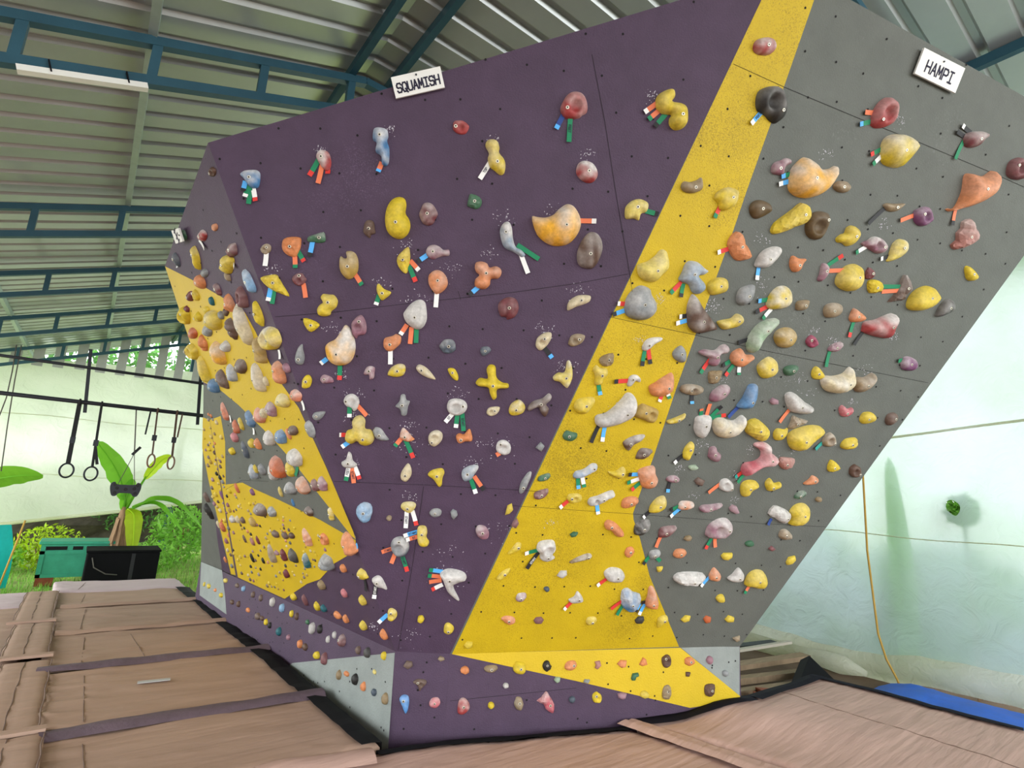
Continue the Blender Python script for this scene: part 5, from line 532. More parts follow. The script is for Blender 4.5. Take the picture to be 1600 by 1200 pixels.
SMALL_HOLDS=[
[1,1.863,0.77,0.027,"b",0.05,[208,182,48],[-48,5,-32,27,41,29,48,1,13,-29,-22,-24]],
[4,-0.928,-0.268,0.033,"b",0.1,[112,55,60],[35,0,27,21,16,42,-6,48,-25,35,-36,13,-31,-11,-25,-35,-5,-42,15,-39,32,-25]],
[2,-0.317,0.119,0.032,"b",0.1,[208,182,48],[35,0,29,21,14,33,-5,36,-21,26,-36,11,-35,-11,-26,-32,-5,-35,14,-33,28,-19]],
[1,1.808,1.137,0.026,"b",0.3,[142,97,112],[-49,10,-27,35,9,25,49,-25,23,-35,-30,-14]],
[2,-1.312,1.541,0.038,"f",0.3,[190,95,105],[41,0,35,23,16,36,-6,40,-27,31,-36,11,-40,-12,-29,-34,-7,-46,16,-35,34,-22]],
[2,-0.769,0.347,0.035,"b",0.0,[142,122,92],[41,0,33,22,16,36,-6,41,-26,32,-41,13,-35,-11,-24,-29,-5,-38,15,-35,33,-22]],
[1,1.469,1.323,0.022,"r",0.1,[94,70,58],[-41,4,-19,31,41,10,32,-31,-14,-23]],
[2,-1.737,0.777,0.037,"r",0.1,[172,142,70],[51,0,35,23,17,39,-7,50,-29,35,-43,13,-44,-13,-33,-39,-6,-45,20,-46,40,-27]],
[2,0.04,1.927,0.028,"p",0.1,[142,97,112],[30,0,25,16,12,25,-4,30,-23,25,-29,8,-29,-8,-19,-21,-5,-32,14,-30,25,-16]],
[2,-0.617,2.657,0.024,"b",0.1,[128,131,133],[51,0,41,14,21,24,-7,24,-30,18,-52,8,-52,-8,-33,-20,-7,-24,20,-23,44,-15]],
[4,-0.057,-0.293,0.027,"b",0.0,[142,122,92],[31,0,24,19,12,34,-4,37,-18,25,-28,10,-28,-10,-20,-28,-4,-36,12,-32,26,-21]],
[2,-1.002,1.48,0.036,"b",0.1,[208,182,48],[42,0,35,23,15,34,-5,36,-23,27,-37,11,-39,-11,-23,-27,-5,-36,17,-38,31,-20]],
[2,-0.055,0.118,0.03,"b",0.0,[208,132,84],[29,0,25,17,15,35,-5,38,-20,25,-30,10,-30,-10,-22,-28,-4,-34,15,-36,29,-21]],
[2,-0.171,0.343,0.03,"b",0.1,[208,182,48],[32,0,28,19,13,30,-5,38,-23,29,-34,11,-34,-11,-22,-28,-5,-36,14,-32,27,-19]],
[6,0.105,-0.099,0.022,"b",0.0,[208,132,84],[30,-1,28,-14,17,-21,4,-26,-11,-21,-25,-13,-30,1,-25,15,-14,22,0,26,14,22,25,12]],
[5,0.088,-0.076,0.02,"r",0.1,[94,70,58],[-31,-8,-12,26,24,23,31,-6,3,-26]],
[4,-0.451,-0.284,0.03,"b",0.0,[42,40,38],[33,0,29,20,15,35,-5,39,-23,29,-32,10,-30,-9,-20,-25,-5,-35,14,-34,26,-18]],
[6,1.237,-0.094,0.023,"b",0.05,[208,132,84],[-38,2,-10,27,38,23,31,-21,-2,-27]],
[6,1.422,-0.3,0.023,"b",0.1,[208,182,48],[36,-1,32,-15,18,-23,-1,-27,-18,-21,-34,-12,-36,2,-33,15,-20,25,-1,27,16,21,28,11]],
[1,1.925,0.427,0.027,"p",0.05,[208,182,48],[34,-1,41,-20,30,-33,10,-34,-10,-32,-28,-18,-41,-1,-38,16,-28,27,-12,34,10,32,25,15]],
[0,0.658,1.018,0.022,"b",0.1,[208,182,48],[-24,-39,-13,25,13,39,24,-2,3,-29]],
[4,-0.329,-0.083,0.029,"b",0.1,[42,40,38],[34,0,24,18,13,31,-5,35,-19,24,-34,11,-29,-10,-20,-26,-4,-34,13,-31,28,-20]],
[2,-1.263,0.118,0.026,"b",0.1,[112,55,60],[30,0,25,27,16,46,1,51,-16,41,-29,16,-32,-16,-22,-38,-9,-56,8,-51,22,-29]],
[2,-0.307,1.527,0.019,"r",0.1,[208,132,84],[26,0,20,22,10,37,-3,35,-15,30,-23,11,-24,-12,-15,-29,-4,-43,10,-38,21,-23]],
[4,-1.188,-0.105,0.035,"b",0.3,[184,180,176],[34,0,32,23,16,38,-6,45,-27,34,-35,11,-34,-11,-28,-36,-6,-47,14,-34,29,-21]],
[1,0.646,0.603,0.022,"b",0.4,[184,180,176],[-35,-10,-16,28,28,29,35,0,5,-29]],
[2,-0.192,2.825,0.018,"b",0.2,[208,132,84],[41,0,33,11,15,17,-6,21,-25,15,-34,5,-39,-6,-27,-16,-6,-21,17,-19,33,-11]],
[2,-0.329,1.885,0.023,"b",0.2,[203,188,152],[25,0,20,17,12,33,-3,31,-16,23,-27,10,-23,-9,-16,-24,-4,-33,11,-33,20,-17]],
[1,2.433,0.754,0.026,"b",0.05,[208,182,48],[-38,-16,-32,24,21,39,38,12,10,-29,-26,-39]],
[1,1.31,0.249,0.024,"b",0.05,[42,40,38],[-37,-4,-18,28,26,28,37,2,22,-28,-22,-28]],
[1,0.556,0.254,0.022,"b",0.15,[112,55,60],[-36,-2,-24,22,14,26,36,3,25,-26,-21,-24]],
[2,-1.228,2.539,0.024,"b",0.0,[112,55,60],[56,0,39,13,23,27,-6,24,-35,21,-53,8,-49,-8,-36,-22,-7,-25,20,-23,42,-14]],
[3,0.315,0.64,0.033,"b",0.1,[192,100,58],[36,0,29,28,17,56,-5,55,-22,39,-38,17,-32,-15,-27,-48,-6,-63,14,-49,30,-29]],
[0,0.323,0.963,0.022,"b",0.1,[128,131,133],[-23,16,-10,35,15,24,23,-2,-1,-35,-15,-15]],
[6,1.243,-0.301,0.022,"b",0.2,[142,97,112],[-36,18,1,24,36,15,27,-15,2,-24,-26,-13]],
[2,-0.281,2.552,0.023,"b",0.1,[142,122,92],[26,0,20,16,11,29,-4,30,-16,23,-26,9,-27,-10,-16,-22,-4,-30,12,-32,20,-16]],
[3,0.229,0.961,0.033,"b",0.1,[94,70,58],[33,0,32,32,15,50,-5,54,-25,44,-35,16,-31,-14,-22,-38,-6,-62,17,-56,33,-32]],
[6,1.963,-0.089,0.022,"b",0.1,[142,97,112],[31,2,28,-14,18,-27,1,-31,-14,-23,-25,-12,-31,3,-24,18,-13,29,2,31,16,27,28,17]],
[0,0.813,1.428,0.02,"r",0.1,[128,131,133],[-27,-7,1,31,27,5,11,-31]],
[6,1.408,-0.084,0.02,"r",0.0,[208,132,84],[-34,-19,-3,30,21,17,34,-21,-8,-30]],
[2,-0.847,2.456,0.023,"b",0.05,[208,182,48],[43,0,40,14,21,24,-7,26,-29,18,-50,8,-41,-6,-32,-20,-6,-23,18,-20,38,-13]],
[2,-0.62,2.375,0.027,"b",0.1,[128,131,133],[29,0,25,16,13,28,-4,30,-18,21,-31,9,-29,-9,-17,-20,-4,-28,11,-25,25,-16]],
[2,-0.687,2.485,0.024,"r",0.0,[35,95,105],[33,0,28,18,13,29,-4,31,-19,22,-30,9,-31,-9,-20,-23,-4,-31,14,-30,24,-15]],
[4,-1.063,-0.274,0.027,"b",0.0,[208,182,48],[44,0,36,15,20,29,-6,28,-27,21,-39,8,-47,-9,-33,-25,-7,-30,17,-24,37,-16]],
[1,1.857,1.927,0.022,"b",0.2,[142,97,112],[-38,0,-21,24,28,13,38,-14,-10,-24]],
[1,2.061,0.252,0.024,"b",0.05,[208,182,48],[-43,-8,-20,29,35,12,43,-23,-15,-29]],
[2,-0.279,0.561,0.025,"b",0.0,[208,132,84],[29,0,26,19,13,33,-4,29,-20,27,-26,9,-28,-10,-20,-26,-4,-29,10,-26,26,-19]],
[2,-1.437,0.329,0.032,"b",0.0,[112,55,60],[36,0,35,24,20,41,-2,42,-22,32,-30,10,-33,-11,-27,-31,-9,-43,10,-33,31,-24]],
[2,-0.531,2.378,0.019,"r",0.0,[94,70,58],[47,0,35,12,19,22,-7,26,-29,17,-46,7,-40,-6,-33,-20,-7,-26,17,-20,41,-14]],
[2,-0.706,0.107,0.026,"b",0.0,[208,132,84],[53,0,38,14,21,27,-8,31,-36,24,-43,7,-49,-8,-31,-21,-7,-29,20,-26,46,-17]],
[2,-1.043,0.109,0.03,"p",0.0,[208,182,48],[34,0,28,20,13,33,-5,41,-21,27,-33,11,-34,-11,-24,-31,-4,-35,14,-36,26,-19]],
[1,0.258,0.958,0.022,"f",0.2,[112,55,60],[-23,-19,-17,12,4,35,23,1,9,-35]],
[2,-1.308,0.706,0.029,"b",0.1,[94,70,58],[56,0,58,20,23,27,-9,34,-42,26,-58,9,-57,-9,-37,-22,-8,-30,26,-30,51,-17]],
[2,-0.578,0.106,0.027,"b",0.0,[208,132,84],[28,0,24,18,14,36,-4,33,-20,27,-27,9,-29,-10,-20,-26,-4,-31,11,-29,26,-19]],
[1,2.023,0.877,0.02,"r",0.0,[62,104,76],[39,1,39,-12,26,-20,9,-24,-10,-24,-27,-14,-39,-2,-37,11,-23,19,-7,24,13,23,30,13]],
[2,-0.427,0.348,0.026,"b",0.2,[190,95,105],[32,0,23,17,12,29,-4,30,-20,26,-28,9,-30,-10,-18,-24,-4,-33,13,-33,22,-17]],
[1,1.68,0.255,0.023,"b",0.05,[208,182,48],[-37,-8,-8,28,37,23,37,-13,-11,-28]],
[1,1.395,1.419,0.02,"r",0.3,[140,165,135],[38,2,34,-8,21,-15,5,-19,-14,-20,-29,-13,-38,-3,-37,8,-23,15,-6,18,13,20,25,11]],
[1,0.108,0.07,0.022,"b",0.05,[208,182,48],[-29,-1,-11,27,27,22,29,-9,-2,-27]],
[0,0.153,0.241,0.022,"p",0.0,[208,182,48],[22,2,17,-11,10,-21,0,-27,-11,-23,-21,-16,-22,-1,-21,13,-14,24,-2,27,10,26,17,15]],
[2,-0.847,1.093,0.018,"b",0.3,[208,182,48],[18,0,21,23,12,34,2,43,-10,31,-18,11,-21,-11,-16,-29,-8,-40,5,-40,15,-22]],
[6,1.051,-0.095,0.022,"b",0.1,[165,110,100],[-25,23,15,29,25,-4,-2,-29,-23,-18,-15,2]],
[3,0.752,1.007,0.024,"b",0.1,[118,68,108],[24,0,22,28,12,53,-4,57,-18,41,-27,16,-25,-15,-18,-42,-4,-53,11,-48,20,-26]],
[2,-2.289,0.752,0.035,"b",0.2,[184,180,176],[57,0,45,21,22,34,-8,41,-31,26,-57,12,-49,-10,-35,-30,-7,-34,20,-31,41,-19]],
[4,-0.337,-0.298,0.023,"b",0.0,[208,132,84],[26,0,21,16,12,31,-4,31,-15,21,-27,10,-26,-9,-16,-22,-3,-29,10,-28,24,-19]],
[1,1.866,0.248,0.022,"b",0.0,[192,100,58],[-34,4,-18,31,28,17,34,-24,-5,-31]],
[2,-1.796,1.086,0.021,"b",0.1,[192,100,58],[21,0,18,23,10,43,-4,49,-17,38,-25,15,-20,-12,-16,-36,-3,-47,10,-43,18,-23]],
[4,-0.683,-0.316,0.025,"b",0.0,[142,122,92],[27,0,24,18,11,29,-4,36,-18,26,-28,10,-27,-10,-18,-25,-4,-35,11,-29,22,-17]],
[2,-1.502,0.1,0.031,"b",0.0,[208,182,48],[46,0,38,19,19,34,-5,30,-26,24,-41,10,-41,-10,-29,-26,-6,-35,17,-30,35,-18]],
[2,-0.927,0.117,0.028,"b",0.0,[35,95,105],[39,0,29,15,16,29,-5,31,-23,22,-34,8,-32,-8,-25,-24,-5,-29,16,-29,33,-17]],
[4,-1.816,-0.067,0.031,"b",0.1,[120,160,195],[32,0,27,19,15,34,-5,36,-25,30,-31,10,-33,-10,-22,-27,-5,-36,14,-34,28,-19]],
[2,-1.519,1.425,0.03,"b",0.0,[208,182,48],[46,0,42,19,19,29,-6,30,-33,27,-45,9,-42,-9,-30,-24,-7,-36,17,-27,43,-19]],
[2,-1.106,0.717,0.029,"b",0.1,[94,70,58],[40,0,32,17,18,31,-5,29,-29,27,-41,10,-39,-9,-25,-23,-5,-28,18,-31,35,-18]],
[4,-0.454,-0.096,0.024,"b",0.1,[94,70,58],[25,0,22,15,12,29,-4,26,-17,21,-27,9,-26,-8,-15,-19,-3,-25,12,-28,20,-14]],
[6,0.297,-0.316,0.022,"b",0.0,[208,182,48],[21,-1,18,-10,11,-17,1,-22,-11,-18,-20,-10,-21,1,-20,12,-13,20,-2,22,10,19,18,10]],
[4,-1.376,-0.261,0.029,"b",0.0,[208,132,84],[32,0,25,17,13,29,-4,30,-21,25,-30,9,-28,-9,-19,-23,-5,-36,15,-33,29,-19]],
[2,-1.988,0.561,0.023,"b",0.1,[165,110,100],[27,0,20,22,11,40,-4,44,-19,36,-23,11,-24,-12,-17,-33,-3,-40,12,-43,20,-22]],
[2,-1.161,1.271,0.02,"b",0.1,[208,182,48],[20,0,17,18,10,36,-3,36,-14,26,-23,11,-19,-9,-14,-27,-3,-34,10,-37,19,-19]],
[6,1.343,-0.18,0.022,"b",0.0,[62,104,76],[-32,-9,-20,22,25,26,32,8,0,0,-6,-26,-25,-25]],
[4,-2.041,-0.058,0.032,"b",0.2,[184,180,176],[37,0,34,23,14,33,-6,41,-26,32,-38,12,-31,-9,-26,-32,-6,-41,16,-38,28,-19]],
[4,-1.817,-0.261,0.031,"b",0.0,[35,95,105],[36,0,30,20,15,34,-5,38,-22,26,-37,11,-37,-11,-20,-24,-5,-34,15,-33,30,-20]],
[4,-0.123,-0.055,0.022,"b",0.0,[208,182,48],[22,0,23,16,11,26,-4,27,-17,22,-24,8,-24,-8,-15,-19,-3,-24,10,-25,20,-14]],
[4,-1.063,-0.084,0.027,"b",0.0,[42,40,38],[33,0,27,19,13,31,-4,32,-20,24,-27,9,-28,-9,-20,-24,-5,-36,13,-29,27,-19]],
[6,0.865,-0.308,0.022,"b",0.0,[76,86,98],[23,1,19,-9,12,-17,0,-22,-11,-16,-21,-8,-23,3,-21,13,-12,20,-1,22,11,22,21,12]],
[1,1.507,0.902,0.022,"b",0.0,[142,122,92],[31,7,28,-4,24,-14,10,-20,-7,-21,-21,-15,-31,-7,-28,4,-23,14,-9,18,7,21,22,16]],
[6,2.102,-0.184,0.022,"b",0.1,[128,131,133],[28,-1,23,-12,12,-19,-2,-24,-16,-19,-25,-10,-28,1,-28,13,-16,21,-1,24,13,19,22,10]],
[2,-0.978,0.729,0.023,"b",0.0,[94,70,58],[51,0,43,15,19,23,-7,25,-28,18,-40,7,-48,-8,-32,-21,-7,-28,20,-25,37,-13]],
[2,-1.444,1.067,0.024,"b",0.1,[118,68,108],[27,0,21,17,12,33,-4,31,-19,27,-26,10,-28,-10,-17,-25,-4,-33,11,-29,23,-19]],
[6,0.749,-0.18,0.022,"b",0.2,[140,165,135],[-23,2,-9,21,23,18,21,-10,-2,-21]],
[2,-1.474,0.516,0.02,"b",0.2,[142,97,112],[46,0,32,11,17,20,-6,24,-27,17,-39,6,-39,-6,-31,-19,-6,-20,18,-21,38,-13]],
[4,-0.582,-0.282,0.017,"b",0.0,[208,132,84],[34,0,33,11,14,16,-5,17,-23,14,-35,5,-33,-5,-21,-13,-5,-17,14,-16,29,-10]],
[4,-2.341,-0.237,0.03,"b",0.1,[94,70,58],[52,0,35,16,21,32,-6,30,-31,26,-49,10,-43,-9,-29,-24,-7,-33,19,-29,38,-17]],
[4,-0.197,-0.295,0.02,"b",0.0,[76,86,98],[26,0,24,13,12,22,-4,21,-19,18,-28,7,-28,-7,-16,-15,-4,-24,11,-21,20,-11]],
[4,-1.28,-0.264,0.025,"b",0.0,[94,70,58],[39,0,31,15,15,25,-5,28,-25,22,-38,8,-38,-9,-22,-19,-5,-27,16,-26,28,-14]],
[2,-2.143,0.763,0.027,"b",0.2,[203,188,152],[32,0,23,19,14,38,-4,38,-18,26,-33,12,-31,-12,-22,-31,-4,-37,14,-38,23,-18]],
[2,-2.202,0.364,0.021,"b",0.0,[42,40,38],[23,0,20,25,10,46,-3,49,-16,37,-22,13,-23,-14,-15,-34,-4,-51,9,-39,19,-25]],
[1,0.662,0.897,0.022,"b",0.0,[62,104,76],[-28,0,-6,19,28,17,17,-9,-14,-19]],
[6,0.388,-0.201,0.02,"r",0.1,[184,180,176],[20,-2,20,-11,11,-15,2,-17,-8,-17,-15,-9,-20,0,-16,8,-10,16,0,17,11,15,19,7]],
[2,-1.824,0.586,0.019,"b",0.0,[112,55,60],[19,0,19,24,9,38,-3,47,-13,29,-22,13,-20,-12,-14,-33,-3,-39,8,-35,20,-26]],
[1,2.177,0.074,0.022,"b",0.15,[142,122,92],[-36,6,24,26,36,-10,6,-26]],
[5,0.296,-0.029,0.022,"b",0.1,[142,122,92],[-23,-3,-9,17,17,8,23,-6,-2,-17]],
[2,-2.0,0.769,0.028,"b",0.1,[94,70,58],[37,0,30,16,16,30,-6,33,-22,22,-34,8,-32,-8,-22,-21,-6,-33,16,-30,29,-16]],
[1,2.49,1.253,0.022,"b",0.0,[142,122,92],[26,7,27,-4,24,-14,10,-18,-4,-19,-17,-13,-26,-5,-27,5,-24,14,-12,19,1,19,17,17]],
[0,-0.071,0.916,0.022,"b",0.1,[142,122,92],[17,2,16,-7,11,-16,2,-18,-6,-16,-12,-9,-17,-1,-14,9,-7,15,1,18,9,16,15,10]],
[4,-2.332,-0.07,0.025,"b",0.1,[94,70,58],[28,0,21,17,11,31,-4,31,-16,23,-27,10,-25,-9,-20,-28,-4,-34,11,-30,25,-19]],
[4,-0.822,-0.075,0.019,"b",0.2,[184,180,176],[20,0,20,16,8,22,-3,26,-15,21,-22,8,-23,-8,-15,-22,-3,-26,10,-27,19,-15]],
[4,-1.507,-0.076,0.022,"b",0.0,[94,70,58],[26,0,21,17,11,28,-3,30,-17,24,-26,9,-26,-9,-16,-23,-3,-29,11,-30,23,-18]],
[2,-0.695,1.015,0.013,"p",0.0,[72,122,168],[14,0,12,15,6,28,-2,32,-10,23,-14,8,-14,-8,-10,-23,-2,-27,6,-26,12,-16]],
[4,-1.613,-0.076,0.022,"b",0.0,[208,182,48],[26,0,21,17,11,29,-3,27,-17,24,-22,8,-24,-8,-17,-24,-3,-27,11,-30,20,-16]],
[3,0.19,0.647,0.02,"b",0.1,[203,188,152],[22,0,20,25,8,35,-3,45,-14,32,-19,11,-19,-11,-13,-31,-3,-46,10,-43,19,-25]],
[2,-2.193,0.562,0.018,"b",0.1,[94,70,58],[20,0,15,19,8,35,-3,42,-13,29,-18,11,-17,-10,-13,-31,-3,-43,9,-39,16,-21]],
[1,1.352,0.657,0.022,"b",0.05,[208,182,48],[-24,16,24,21,15,-14,-8,-21]],
[1,0.562,0.492,0.022,"b",0.0,[76,86,98],[21,1,20,-8,13,-14,5,-18,-7,-16,-14,-7,-21,1,-20,11,-13,17,-3,18,8,18,15,10]],
[4,-0.914,-0.126,0.02,"b",0.2,[184,180,176],[21,0,19,15,10,27,-3,25,-14,20,-18,7,-21,-7,-16,-22,-3,-29,9,-23,20,-16]],
[3,-0.147,0.192,0.02,"b",0.0,[208,132,84],[21,0,17,19,9,35,-3,38,-15,30,-21,11,-22,-11,-16,-31,-3,-36,9,-33,18,-20]],
[4,-2.535,-0.075,0.026,"b",0.1,[94,70,58],[29,0,23,15,12,27,-4,30,-17,20,-28,8,-28,-8,-20,-24,-4,-31,12,-26,24,-16]],
[1,2.228,0.846,0.022,"b",0.1,[112,55,60],[-31,-3,-8,21,31,-1,0,-21]],
[4,-1.615,-0.265,0.022,"b",0.1,[142,97,112],[25,0,21,13,12,25,-3,22,-17,19,-23,7,-26,-7,-18,-20,-3,-22,10,-21,22,-14]],
[6,0.969,-0.196,0.022,"b",0.1,[128,131,133],[-24,-6,-15,14,24,10,10,-14]],
[4,-2.132,-0.246,0.024,"b",0.0,[208,182,48],[31,0,23,14,11,23,-4,29,-20,22,-25,7,-25,-7,-19,-21,-4,-28,12,-25,25,-15]],
[4,-2.036,-0.254,0.024,"b",0.0,[42,40,38],[25,0,21,13,12,26,-4,26,-20,22,-27,8,-25,-7,-17,-19,-4,-28,12,-25,21,-13]],
[4,-2.89,-0.226,0.027,"b",0.0,[94,70,58],[33,0,26,16,14,31,-5,31,-19,21,-27,8,-32,-9,-20,-22,-4,-27,13,-28,29,-18]],
[4,-2.812,-0.066,0.027,"b",0.1,[120,160,195],[29,0,29,18,14,30,-4,28,-19,22,-29,9,-27,-8,-22,-25,-4,-29,11,-25,25,-16]],
[2,-1.916,0.379,0.018,"b",0.0,[42,40,38],[20,0,19,18,8,26,-3,30,-13,23,-20,9,-19,-9,-15,-26,-3,-33,9,-31,15,-15]],
[6,1.777,-0.179,0.02,"r",0.0,[94,70,58],[-18,17,18,15,5,-17,-18,-14]],
[4,-2.239,-0.234,0.019,"b",0.0,[94,70,58],[40,0,34,12,15,18,-5,18,-27,17,-36,6,-37,-6,-25,-16,-5,-19,17,-20,32,-11]],
[4,-3.385,-0.072,0.023,"b",0.2,[208,182,48],[46,0,46,15,19,21,-6,22,-31,19,-51,8,-51,-8,-33,-20,-7,-27,18,-21,44,-15]],
[4,-2.616,-0.231,0.02,"b",0.0,[208,132,84],[38,0,34,12,17,20,-5,20,-28,17,-39,6,-41,-6,-29,-18,-6,-21,19,-22,39,-13]],
[4,-3.089,-0.243,0.022,"b",0.0,[94,70,58],[45,0,43,14,20,23,-6,22,-32,20,-44,7,-41,-6,-29,-18,-7,-25,18,-20,37,-13]],
[4,-3.455,-0.235,0.023,"b",0.0,[208,182,48],[47,0,42,14,20,23,-7,25,-32,19,-48,7,-47,-7,-31,-19,-6,-23,20,-23,39,-13]],
[4,-0.218,-0.177,0.013,"b",0.2,[215,195,95],[19,0,17,7,8,12,-3,15,-15,12,-19,4,-21,-4,-12,-10,-3,-14,9,-14,17,-7]],
[4,-3.013,-0.067,0.022,"b",0.1,[94,70,58],[49,0,36,13,18,21,-7,26,-28,18,-43,7,-46,-7,-29,-18,-6,-22,17,-20,36,-13]],
[4,-1.296,-0.08,0.017,"b",0.0,[62,104,76],[28,0,23,9,13,18,-4,19,-20,14,-26,5,-31,-6,-21,-15,-4,-17,13,-18,26,-11]],
[4,-3.914,-0.214,0.024,"b",0.1,[208,182,48],[50,0,44,15,19,22,-7,26,-37,23,-54,8,-45,-7,-31,-19,-8,-29,20,-23,41,-14]],
[4,-3.678,-0.218,0.018,"b",0.0,[208,132,84],[39,0,28,10,17,19,-5,17,-22,13,-37,6,-33,-5,-27,-16,-6,-20,15,-17,31,-11]],
[4,-4.093,-0.221,0.021,"b",0.1,[208,182,48],[22,0,22,17,10,26,-3,28,-16,23,-20,7,-24,-9,-16,-23,-3,-25,9,-24,17,-14]],
[2,-1.806,0.377,0.015,"b",0.3,[208,132,84],[15,0,12,12,0,19,-11,14,-18,0,-10,-12,0,-16,11,-12]],
[3,0.938,1.323,0.013,"b",0,[203,188,152],[16,0,10,11,0,18,-10,13,-15,0,-10,-13,0,-14,10,-12]],
[2,-2.728,0.375,0.012,"b",0,[42,40,38],[13,0,11,10,0,15,-10,12,-15,0,-9,-11,0,-14,9,-12]],
[2,-1.073,0.39,0.009,"b",0.3,[142,122,92],[9,0,8,8,0,12,-6,8,-10,0,-7,-7,0,-12,6,-8]],
[2,-1.188,0.611,0.01,"b",0.3,[203,188,152],[11,0,7,9,0,12,-8,8,-12,0,-7,-8,0,-11,8,-9]],
[2,-0.785,0.495,0.008,"b",0,[128,131,133],[10,0,7,8,0,9,-7,6,-9,0,-7,-8,0,-11,7,-7]],
[3,0.722,1.309,0.018,"b",0.1,[142,122,92],[20,0,14,16,0,22,-15,14,-22,0,-13,-14,0,-20,14,-15]],
[2,-1.286,0.367,0.012,"b",0.1,[208,182,48],[13,0,10,11,0,13,-9,10,-13,0,-9,-10,0,-14,10,-9]],
[2,-1.913,0.111,0.01,"b",0.3,[42,40,38],[11,0,7,9,0,12,-8,10,-10,0,-8,-9,0,-11,7,-10]],
[2,-2.121,1.135,0.02,"b",0.1,[128,131,133],[24,0,16,16,0,23,-15,18,-22,0,-15,-17,0,-23,15,-16]],
[2,-2.223,0.189,0.017,"b",0.3,[142,122,92],[17,0,14,16,0,19,-12,13,-16,0,-13,-15,0,-22,14,-15]],
[3,0.099,0.342,0.018,"b",0,[203,188,152],[20,0,16,15,0,22,-13,17,-17,0,-13,-16,0,-23,13,-15]],
[3,0.477,0.725,0.023,"b",0.1,[208,182,48],[28,0,18,19,0,27,-20,21,-28,0,-18,-21,0,-31,20,-20]],
[2,-1.593,0.638,0.014,"b",0.3,[172,142,70],[18,0,12,14,0,16,-10,11,-17,0,-11,-12,0,-18,11,-13]],
[3,0.634,0.864,0.012,"b",0,[203,188,152],[14,0,9,11,0,15,-10,11,-14,0,-8,-10,0,-16,9,-9]],
[2,-2.022,0.134,0.015,"b",0.1,[208,182,48],[14,0,12,12,0,17,-13,14,-15,0,-11,-14,0,-19,11,-14]],
[2,-2.42,0.179,0.014,"b",0.3,[42,40,38],[16,0,9,12,0,17,-10,11,-15,0,-9,-13,0,-17,10,-13]],
[3,-0.006,0.143,0.022,"b",0,[128,131,133],[26,0,15,20,0,23,-15,17,-25,0,-17,-20,0,-29,17,-19]],
[3,0.214,0.465,0.025,"b",0,[142,97,112],[26,0,17,23,0,33,-19,20,-26,0,-20,-22,0,-34,19,-24]],
[2,-0.734,0.631,0.011,"b",0,[203,188,152],[12,0,8,9,0,13,-9,10,-11,0,-8,-9,0,-13,8,-9]],
[2,-0.486,0.78,0.01,"b",0,[203,188,152],[11,0,8,8,0,13,-8,9,-10,0,-7,-9,0,-12,7,-9]],
[2,-1.083,0.778,0.011,"b",0,[94,70,58],[14,0,9,11,0,12,-8,9,-12,0,-10,-11,0,-13,9,-11]],
[2,-2.37,0.248,0.016,"b",0,[42,40,38],[19,0,13,14,0,19,-12,13,-16,0,-11,-13,0,-17,12,-13]],
[2,-1.754,0.878,0.014,"b",0.3,[172,142,70],[17,0,10,13,0,15,-10,12,-14,0,-11,-11,0,-16,11,-13]],
[2,-1.401,0.849,0.009,"b",0.1,[42,40,38],[11,0,7,7,0,10,-7,9,-11,0,-7,-9,0,-12,7,-8]],
[3,0.957,1.571,0.012,"b",0,[208,182,48],[12,0,9,10,0,15,-9,11,-13,0,-9,-10,0,-13,8,-11]],
[3,1.001,1.364,0.011,"b",0.1,[112,55,60],[12,0,8,9,0,13,-9,9,-13,0,-8,-10,0,-13,9,-9]],
[3,0.534,1.076,0.018,"b",0.3,[94,70,58],[19,0,14,15,0,20,-13,14,-18,0,-12,-15,0,-24,15,-14]],
[3,0.36,0.712,0.014,"b",0,[208,132,84],[14,0,11,11,0,15,-10,13,-14,0,-10,-12,0,-17,11,-13]],
[2,-2.559,0.633,0.02,"b",0.3,[42,40,38],[24,0,14,17,0,26,-16,16,-20,0,-17,-16,0,-25,14,-19]],
[2,-1.649,1.548,0.019,"b",0.3,[208,182,48],[21,0,16,18,0,23,-14,15,-19,0,-14,-14,0,-21,16,-14]],
[2,-2.232,0.256,0.012,"b",0.3,[142,122,92],[12,0,10,11,0,14,-8,11,-11,0,-9,-10,0,-13,10,-10]],
[2,-0.663,0.608,0.01,"b",0,[208,182,48],[12,0,7,9,0,11,-8,9,-12,0,-7,-8,0,-13,8,-8]],
[2,-2.18,0.992,0.014,"b",0,[42,40,38],[13,0,12,13,0,18,-11,12,-14,0,-11,-13,0,-18,12,-10]],
[2,-0.995,0.444,0.01,"b",0.3,[128,131,133],[11,0,9,9,0,14,-8,8,-10,0,-7,-8,0,-13,7,-8]],
[2,-1.969,0.905,0.013,"b",0.1,[203,188,152],[16,0,9,13,0,15,-10,12,-13,0,-11,-10,0,-17,11,-12]],
[2,-2.413,0.809,0.012,"b",0.1,[142,97,112],[12,0,8,9,0,14,-8,10,-13,0,-9,-10,0,-15,9,-9]],
[2,-1.077,0.653,0.013,"b",0.3,[42,40,38],[13,0,11,12,0,15,-11,12,-15,0,-10,-11,0,-14,11,-11]],
[2,-0.721,0.556,0.01,"b",0.1,[42,40,38],[10,0,8,7,0,11,-7,9,-10,0,-7,-7,0,-13,8,-8]],
[3,0.424,0.975,0.017,"b",0.3,[208,182,48],[21,0,14,16,0,19,-12,13,-19,0,-14,-14,0,-23,14,-16]],
[3,1.228,1.661,0.011,"b",0.3,[208,182,48],[11,0,9,9,0,14,-9,9,-13,0,-9,-10,0,-15,8,-9]],
[2,-1.415,0.72,0.012,"b",0,[203,188,152],[12,0,9,10,0,14,-9,10,-13,0,-10,-11,0,-16,9,-11]],
